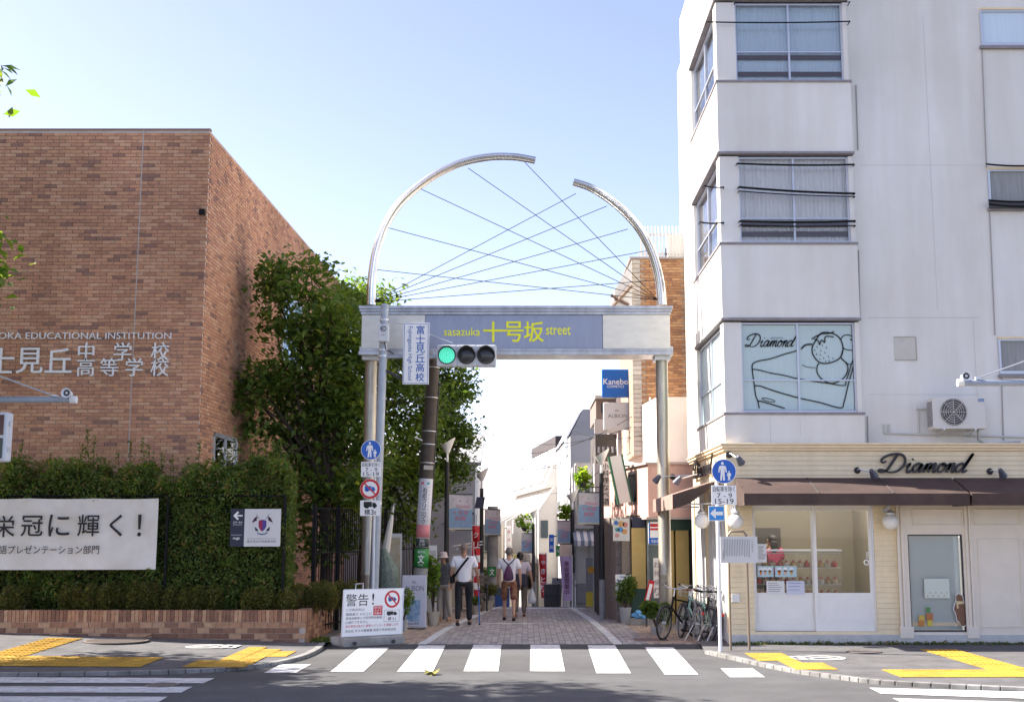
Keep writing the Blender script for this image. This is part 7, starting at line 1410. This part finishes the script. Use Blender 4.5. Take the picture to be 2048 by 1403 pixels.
def person(label, pos, h, yaw, skinm, shirt, trouser, shoe, hair, stride=.1, arms=((.0, .0), (.0, .0)), shorts=False, longsleeve=False, hunch=0., hairlen=0., bald=False):
    s = h / 1.70; t = thing('person', label, 'person', (0, 0, 0)); q = lambda x, y, z: Vector((x * 1.2, y * 1.08 + (hunch * max(0, z - .95) ** 1.0), z)) * s
    V = {}; E = []
    def v(k, p, r): V[k] = (q(*p), tuple(x * s for x in r) if isinstance(r, tuple) else r * s)
    v('pel', (0, 0, .93), (.135, .10)); v('wst', (0, 0, 1.08), (.125, .09)); v('chs', (0, 0, 1.28), (.15, .10)); v('nkb', (0, 0, 1.42), (.075, .065)); v('nek', (0, .01, 1.48), .052); v('jaw', (0, .025, 1.535), (.062, .07)); v('hd', (0, .015, 1.60), (.073, .088)); v('top', (0, .0, 1.665), (.055, .07))
    E += [('pel', 'wst'), ('wst', 'chs'), ('chs', 'nkb'), ('nkb', 'nek'), ('nek', 'jaw'), ('jaw', 'hd'), ('hd', 'top')]
    hands = []
    for sd, k, (sw, out) in ((-1, 'l', arms[0]), (1, 'r', arms[1])):
        v('sh' + k, (.165 * sd, 0, 1.38), .062); v('el' + k, ((.215 + out * .4) * sd, -.02 + sw * .35, 1.12 + abs(sw) * .03), .042); v('wr' + k, ((.225 + out) * sd, .05 + sw, .90 + abs(sw) * .12), .028); v('ha' + k, ((.225 + out) * sd, .07 + sw * 1.12, .825 + abs(sw) * .16), (.036, .022))
        E += [('chs', 'sh' + k), ('sh' + k, 'el' + k), ('el' + k, 'wr' + k), ('wr' + k, 'ha' + k)]; hands.append((V['ha' + k][0], V['wr' + k][0], sd))
        st = stride * sd; v('hp' + k, (.085 * sd, 0, .86), .085); v('kn' + k, (.095 * sd, st * .55 + .03, .49), .056); v('an' + k, (.10 * sd, st - .02, .10 + max(0, -st) * .25), .038); v('to' + k, (.115 * sd, st + .12, .045 + max(0, -st) * .05), (.04, .03))
        E += [('pel', 'hp' + k), ('hp' + k, 'kn' + k), ('kn' + k, 'an' + k), ('an' + k, 'to' + k)]
    body = skinmesh('body', V, E, skinm, t)
    bm = bmesh.new(); bm.from_mesh(body)
    mb = MB()
    for (hp, wp, sd) in hands:
        d = (hp - wp).normalized(); side = Vector((0, 1, 0)) * s
        for j, (o_, L) in enumerate([(-.026, .058), (-.009, .068), (.009, .064), (.025, .052)]): a = hp + d * .01 * s + side * o_; mb.tube([a - d * .02 * s, a + d * L * .55 * s, a + d * L * s - Vector((.012 * sd * s, 0, 0))], [.0095 * s, .0085 * s, .006 * s], 6)
        a = hp - d * .03 * s + side * .03; mb.tube([a, a + side * .025 + d * .03 * s, a + side * .03 + d * .06 * s], [.011 * s, .0095 * s, .007 * s], 6)
    # nose and ears
    mb.tube([q(0, .09, 1.60), q(0, .118, 1.575), q(0, .10, 1.565)], [.008 * s, .014 * s, .01 * s], 6)
    for sd in (-1, 1): mb.tube([q(.072 * sd, .005, 1.57), q(.086 * sd, -.005, 1.595), q(.078 * sd, .0, 1.615)], [.008 * s, .014 * s, .009 * s], 6)
    m2 = bpy.data.meshes.new('tmp'); m2.from_pydata(mb.v, [], mb.f); bm.from_mesh(m2); bm.to_mesh(body); bm.free(); link('body', body, (0, 0, 0), t)
    for sd in (-1, 1):
        m_ = MB(); m_.disc(q(.03 * sd, .096, 1.605), (-1, 0, 0), (0, 0, 1), .009 * s, .004, 10); m_.build('eye', inkm, t)
    m_ = MB(); m_.obox(q(0, .098, 1.54), (.022 * s, 0, 0), (0, .004, 0), (0, 0, .004 * s)); m_.build('mouth', mat('lips', (.35, .12, .1), .6), t)
    # clothes: own surfaces a little outside the body
    S = {}; SE = [('pel', 'wst'), ('wst', 'chs'), ('chs', 'nkb')]; g = .022 * s
    for k in ('pel', 'wst', 'chs', 'nkb'): p, r = V[k]; S[k] = (p + Vector((0, 0, -.02 if k == 'nkb' else (-.13 if k == 'pel' else 0))) * s, (r[0] + g * (2.2 if k == 'pel' else 1.5), r[1] + g * (2.0 if k == 'pel' else 1.4)) if k != 'nkb' else (r[0] * .95, r[1] * .95))
    for k in 'lr':
        S['sh' + k] = (V['sh' + k][0], V['sh' + k][1][0] + g if isinstance(V['sh' + k][1], tuple) else V['sh' + k][1] + g); f_ = .72 if not longsleeve else 1.; S['el' + k] = (V['sh' + k][0].lerp(V['el' + k][0], f_), V['el' + k][1] + g * 1.4); SE += [('chs', 'sh' + k), ('sh' + k, 'el' + k)]
        if longsleeve: S['wr' + k] = (V['wr' + k][0], V['wr' + k][1] + g * .8); SE += [('el' + k, 'wr' + k)]
    link('shirt', skinmesh('shirt', S, SE, shirt, t), (0, 0, 0), t)
    S = {'pel': (V['pel'][0] + Vector((0, 0, .03)) * s, (V['pel'][1][0] + .012 * s, V['pel'][1][1] + .012 * s))}; SE = []
    for k in 'lr':
        S['hp' + k] = (V['hp' + k][0], V['hp' + k][1] + .016 * s); S['kn' + k] = (V['kn' + k][0] + (Vector((0, 0, -.03)) * s if shorts else Vector()), V['kn' + k][1] + (.03 if shorts else .018) * s); SE += [('pel', 'hp' + k), ('hp' + k, 'kn' + k)]
        if not shorts: S['an' + k] = (V['an' + k][0], V['an' + k][1] + .024 * s); SE += [('kn' + k, 'an' + k)]
    link('trousers', skinmesh('trousers', S, SE, trouser, t), (0, 0, 0), t)
    for k in 'lr':
        a, to = V['an' + k][0], V['to' + k][0]; m_ = skinmesh('shoe', {'h': (Vector((a.x, a.y - .035 * s, .045 * s + to.z - .045 * s)), .043 * s), 'm': (Vector((a.x, a.y + .06 * s, .045 * s + to.z - .045 * s)), (.047 * s, .04 * s)), 't': (to + Vector((0, .025, -.008)) * s, (.045 * s, .03 * s))}, [('h', 'm'), ('m', 't')], shoe, t); link('shoe', m_, (0, 0, 0), t)
    if hair:
        mbh = MB(); cc_ = q(0, -.004, 1.615); n1, n2 = 16, 20
        for i in range(n1 + 1):
            th = math.pi * .5 * i / n1 * 1.28
            for j in range(n2):
                a = 2 * math.pi * j / n2; back_ = -math.sin(a)
                th2 = th * (1 + .30 * back_) if not bald else th * .78 * (1 + .3 * back_)
                k_ = 1.0 if bald else 1.06 + .012 * math.sin(a * 7 + i)
                mbh.v.append(tuple(cc_ + Vector((.084 * math.sin(th2) * math.cos(a), .100 * math.sin(th2) * math.sin(a), .094 * math.cos(th2))) * s * k_))
        for i in range(n1):
            for j in range(n2): mbh.f.append((i * n2 + j, i * n2 + (j + 1) % n2, (i + 1) * n2 + (j + 1) % n2, (i + 1) * n2 + j)); mbh.m.append(0)
        mbh.build('hair', hair, t, smooth=True)
        if hairlen: link('long_hair', skinmesh('long_hair', {'c': (q(0, -.05, 1.60), (.078 * s, .06 * s)), 'e': (q(0, -.062, 1.52), (.088 * s, .055 * s)), 'd': (q(0, -.07, 1.56 - hairlen), (.075 * s, .04 * s))}, [('c', 'e'), ('e', 'd')], hair, t), (0, 0, 0), t)
    t.rotation_euler = (0, 0, yaw); t.location = pos; return t, (lambda x, y, z: Matrix.Translation(pos) @ Matrix.Rotation(yaw, 4, 'Z') @ q(x, y, z)), s
tee = mat('tee_white', (.74, .73, .78), .85, var=.04, scale=7, bump=1.0, bscale=9, stretch=(1.6, 1.6, .6)); trsr = mat('trousers_black', (.014, .015, .02), .85, var=.3, scale=9, bump=1.0, bscale=11, stretch=(1, 1, .6)); shoeb = mat('shoe_black', (.015, .015, .017), .6); hairg = mat('hair_grey', (.16, .14, .13), .8, var=.2, scale=40); hairb = mat('hair_black', (.012, .01, .01), .5)
g = G(927, 1251); pm, qm, sm = person('older man in white t-shirt and black trousers walking with a blue stick', g, 1.72, R(2), skin2, tee, trsr, shoeb, mat('hair_cropped', (.20, .15, .125), .8, var=.2, scale=50), .12, ((-.03, .0), (.06, .03)), bald=True)
def part(mb, name, m, par, smooth=False): return mb.build(name, m, par, smooth)
mb = MB(); mb.ribbon([qm(.08, -.115, 1.42), qm(.0, -.150, 1.3), qm(-.09, -.145, 1.16), qm(-.165, -.08, 1.02)], .045, (0, -1, 0), .006); part(mb, 'bag_strap', blackm, pm)
mb = MB(); mb.obox(qm(-.2, .05, .98), (.05, 0, 0), (0, .1, 0), (0, 0, .1)); o = mb.build('shoulder_bag', blackm, pm, bevel=.02)
st = thing('walking_stick', 'blue walking stick held by the man in the white t-shirt', 'walking stick', G(946, 1251)); hr = qm(.255, .135, .83); mb = MB(); b = hr + Vector((.03, .02, 0)); b.z = .02; mb.tube([b, hr], .012, 8); mb.build('shaft', mat('stick_blue', (.03, .15, .45), .4), st); mb = MB(); mb.tube([hr + Vector((0, -.06, .0)), hr + Vector((0, .06, 0.005))], .014, 8); mb.build('handle', blackm, st); mb = MB(); mb.tube([b - Vector((0, 0, .02)), b + Vector((0, 0, .02))], .017, 8); mb.build('ferrule', blackm, st)
g = G(1018, 1241); pb, qb, sb = person('man in white t-shirt and patterned shorts with a drawstring backpack', g, 1.62, R(-3), skin, tee, mat('shorts_pattern', (.30, .20, .10), .85, col2=(.16, .02, .02), scale=11), shoeb, hairg, -.16, ((.02, .0), (-.03, .0)), shorts=True)
bp = thing('drawstring_backpack', 'navy and plum drawstring backpack on the man in shorts', 'bag', qb(0, -.2, 1.0)); m_ = skinmesh('bag', {'a': (qb(0, -.155, 1.30), (.03, .025)), 'b': (qb(0, -.185, 1.18), (.09, .05)), 'c': (qb(0, -.20, 1.02), (.135, .07)), 'd': (qb(0, -.19, .93), (.12, .05))}, [('a', 'b'), ('b', 'c'), ('c', 'd')], mat('pack_navy', (.035, .025, .055), .7, col2=(.12, .02, .09), scale=6), bp); link('sack', m_, (0, 0, 0), bp).parent = bp; bp.children[0].matrix_parent_inverse = wm(bp).inverted()
for sd in (-1, 1): mb = MB(); mb.ribbon([qb(.0, -.165, 1.30), qb(.07 * sd, -.150, 1.38), qb(.12 * sd, -.09, 1.46)], .028, (0, -1, .1), .008); mb.build('shoulder_cord', navy, bp)
g = G(1040, 1234); pw_, qw, sw_ = person('dark-haired woman in a pale top walking beside the man with the backpack', g, 1.50, R(4), skin, mat('top_lilac', (.58, .50, .56), .85), mat('trousers_taupe', (.17, .14, .12), .85), mat('shoe_brown', (.22, .09, .05), .7), hairb, .14, ((.0, .0), (.05, .05)), hairlen=.06)
tb = thing('tote_bag', 'large navy shoulder bag carried between the couple', 'bag', qw(-.08, -.25, .9)); mb = MB(); c = qw(-.02, -.24, .98); mb.obox(c, (.18, 0, 0), (0, .07, 0), (0, 0, .15)); mb.build('bag', mat('tote_navy', (.02, .024, .045), .55), tb, bevel=.04); mb = MB(); mb.ribbon([c + Vector((-.12, -.02, .14)), qw(-.12, -.15, 1.25), qw(-.13, -.09, 1.44)], .03, (0, -1, 0), .008); mb.build('strap', blackm, tb)
pg_ = thing('plastic_bag', 'white plastic carrier bag hanging from the woman\'s right hand', 'bag', qw(.3, 0, .5)); hnd = qw(.28, .12, .80); m_ = skinmesh('bag', {'a': (hnd - Vector((0, 0, .05)), .015), 'b': (hnd - Vector((0, 0, .18)), (.07, .05)), 'c': (hnd - Vector((0, 0, .33)), (.115, .08)), 'd': (hnd - Vector((0, 0, .4)), (.09, .06))}, [('a', 'b'), ('b', 'c'), ('c', 'd')], mat('bag_white', (.66, .66, .68), .4), pg_); o = link('sack', m_, (0, 0, 0), pg_)
mb = MB(); mb.tube([hnd - Vector((.02, 0, .08)), hnd + Vector((0, 0, .01)), hnd - Vector((-.02, 0, .08))], .006, 5); mb.build('handle', white, pg_)
g = G(889, 1242); po, qo, so_ = person('elderly person in pale bucket hat and grey shirt standing at left kerb', g, 1.50, R(150), skin2, mat('shirt_grey', (.16, .165, .18), .9, var=.3, scale=25), mat('trousers_pale', (.40, .38, .35), .9), mat('shoe_tan', (.35, .24, .17), .7), hairg, .06, ((.08, .0), (.12, .0)), hunch=.12)
ht_ = MB(); c = qo(0, .005, 1.645); ht_.lathe(c, [(.135, -.045), (.13, -.05), (.092, -.005), (.088, .05), (.07, .075), (.02, .085)], 20); ht_.build('bucket_hat', mat('hat_pale', (.55, .46, .44), .9), po, smooth=True)
mb = MB(); mb.obox(qo(.22, .1, .78), (.09, 0, 0), (0, .03, 0), (0, 0, .12)); o = mb.build('blue_pouch', mat('pouch_blue', (.03, .06, .16), .7), po, bevel=.02)
sc_ = P(1545, 1100, 23.45); person('long-haired woman in a crimson top seen through the shop door', Vector((sc_.x, 23.5, .3)), 1.62, R(25), skin2, mat('crimson', (.30, .012, .06), .7), trsr, shoeb, hairb, .02, ((.1, .0), (.12, .0)), hairlen=.22)

# weeds along the foot of the shop and by the kerb
n = 1500; xs_ = RNG.uniform(XC, 9.5, n); wz = np.stack([xs_, YB - .085 + RNG.normal(0, .02, n), HS + np.abs(RNG.normal(0, .022, n))], 1); o = leaves('weeds', wz, .05, [HEDGE[0], HEDGE[1], HEDGE[3], SHRUB[1]], None, up=.1); tag(o, 'thin line of weeds along the foot of the cake shop', 'weeds', kind='stuff')
n = 260; q = blob((-3.62, 22.35, .05), (.22, .25, .07), n); o = leaves('weeds', q, .07, [HEDGE[0], HEDGE[1], SHRUB[1], HEDGE[2]], None, up=.1); tag(o, 'tuft of weeds between planter corner and warning board', 'weeds', kind='stuff')

# more signs and goods along the fronts further down the street
for nm, lb, box, Y, m, tx, tm in [('shop_sign', 'small white vertical sign with black letters above striped awning', (1164, 985, 1178, 1040), 32.6, white, 'そば処', inkm), ('shop_sign', 'small blue sign with white letters on the far white house', (1098, 1068, 1108, 1104), 41.5, blue, '薬局', white), ('shop_sign', 'small green sign on the far white house side', (1112, 1090, 1121, 1112), 41.6, green, '花', white), ('shop_sign', 'orange sign on the beige house at the left', (976, 1102, 990, 1124), 45.5, mat('sign_orange2', (.6, .26, .03), .5), '食堂', white), ('shop_sign', 'narrow white sign over the far street end', (1014, 1052, 1022, 1090), 50, white, '喫茶', inkred), ('shop_sign', 'pale yellow sign left of the farthest lamp post', (1026, 1108, 1042, 1122), 48, mat('sign_paleyellow', (.65, .55, .2), .5), '文具店', inkm)]:
    t, f_ = boxsign(nm, lb, box, Y, m, .12)
    (vtext if f_.h > f_.w * 1.3 else (lambda fr, s, mm, p, **k: text(fr, s, mm, p, **k)))(f_.sub(.14, .08, .86, .92), tx, tm, t, c=.002)
    mb = MB(); mb.tube([f_.pt(.5, .9, -.06), f_.pt(1.6 if box[0] > 1050 else -.6, .9, -.06 if box[0] > 1050 else -.2)], .02, 5); mb.build('bracket', darkgrey, t)
for px, py, hh, lb, m in [(1110, 1203, .75, 'leaning grey panel at the right kerb by the far red flag', grey), (1102, 1204, .6, 'dark crate stack at the foot of the far red flag', darkgrey), (1160, 1212, .45, 'low dark box on the kerb by the bollards', mat('box_brown', (.12, .08, .06), .8)), (1005, 1211, .5, 'blue crate at the left kerb past the concrete pole', mat('crate_blue', (.04, .10, .32), .6))]:
    g = G(px, py); Y = min(g.y, 33.4); x = (px - CX) / FPX * Y; t = thing('street_crate' if 'crate' in lb or 'box' in lb else 'propped_signboard', lb, 'crate' if 'crate' in lb or 'box' in lb else 'sign board', (x, Y, 0))
    if 'panel' in lb: mb = MB(); mb.prism([(x - .14, Y, 0), (x + .14, Y, 0), (x + .2, Y + .18, hh), (x - .08, Y + .18, hh)], (0, .03, 0)); mb.build('board', m, t); mb = MB(); mb.tube([(x + .05, Y + .3, 0), (x + .06, Y + .16, hh)], .015, 5); mb.build('prop', darkgrey, t)
    else:
        n = 2 if hh > .5 else 1
        for k in range(n): z = k * hh / n; MB().box(x - .2, x + .2, Y - .14, Y + .14, z, z + hh / n - .01).build('crate_body', m, t, bevel=.01); MB().box(x - .215, x + .215, Y - .155, Y + .155, z + hh / n - .05, z + hh / n - .005).build('crate_rim', m, t)
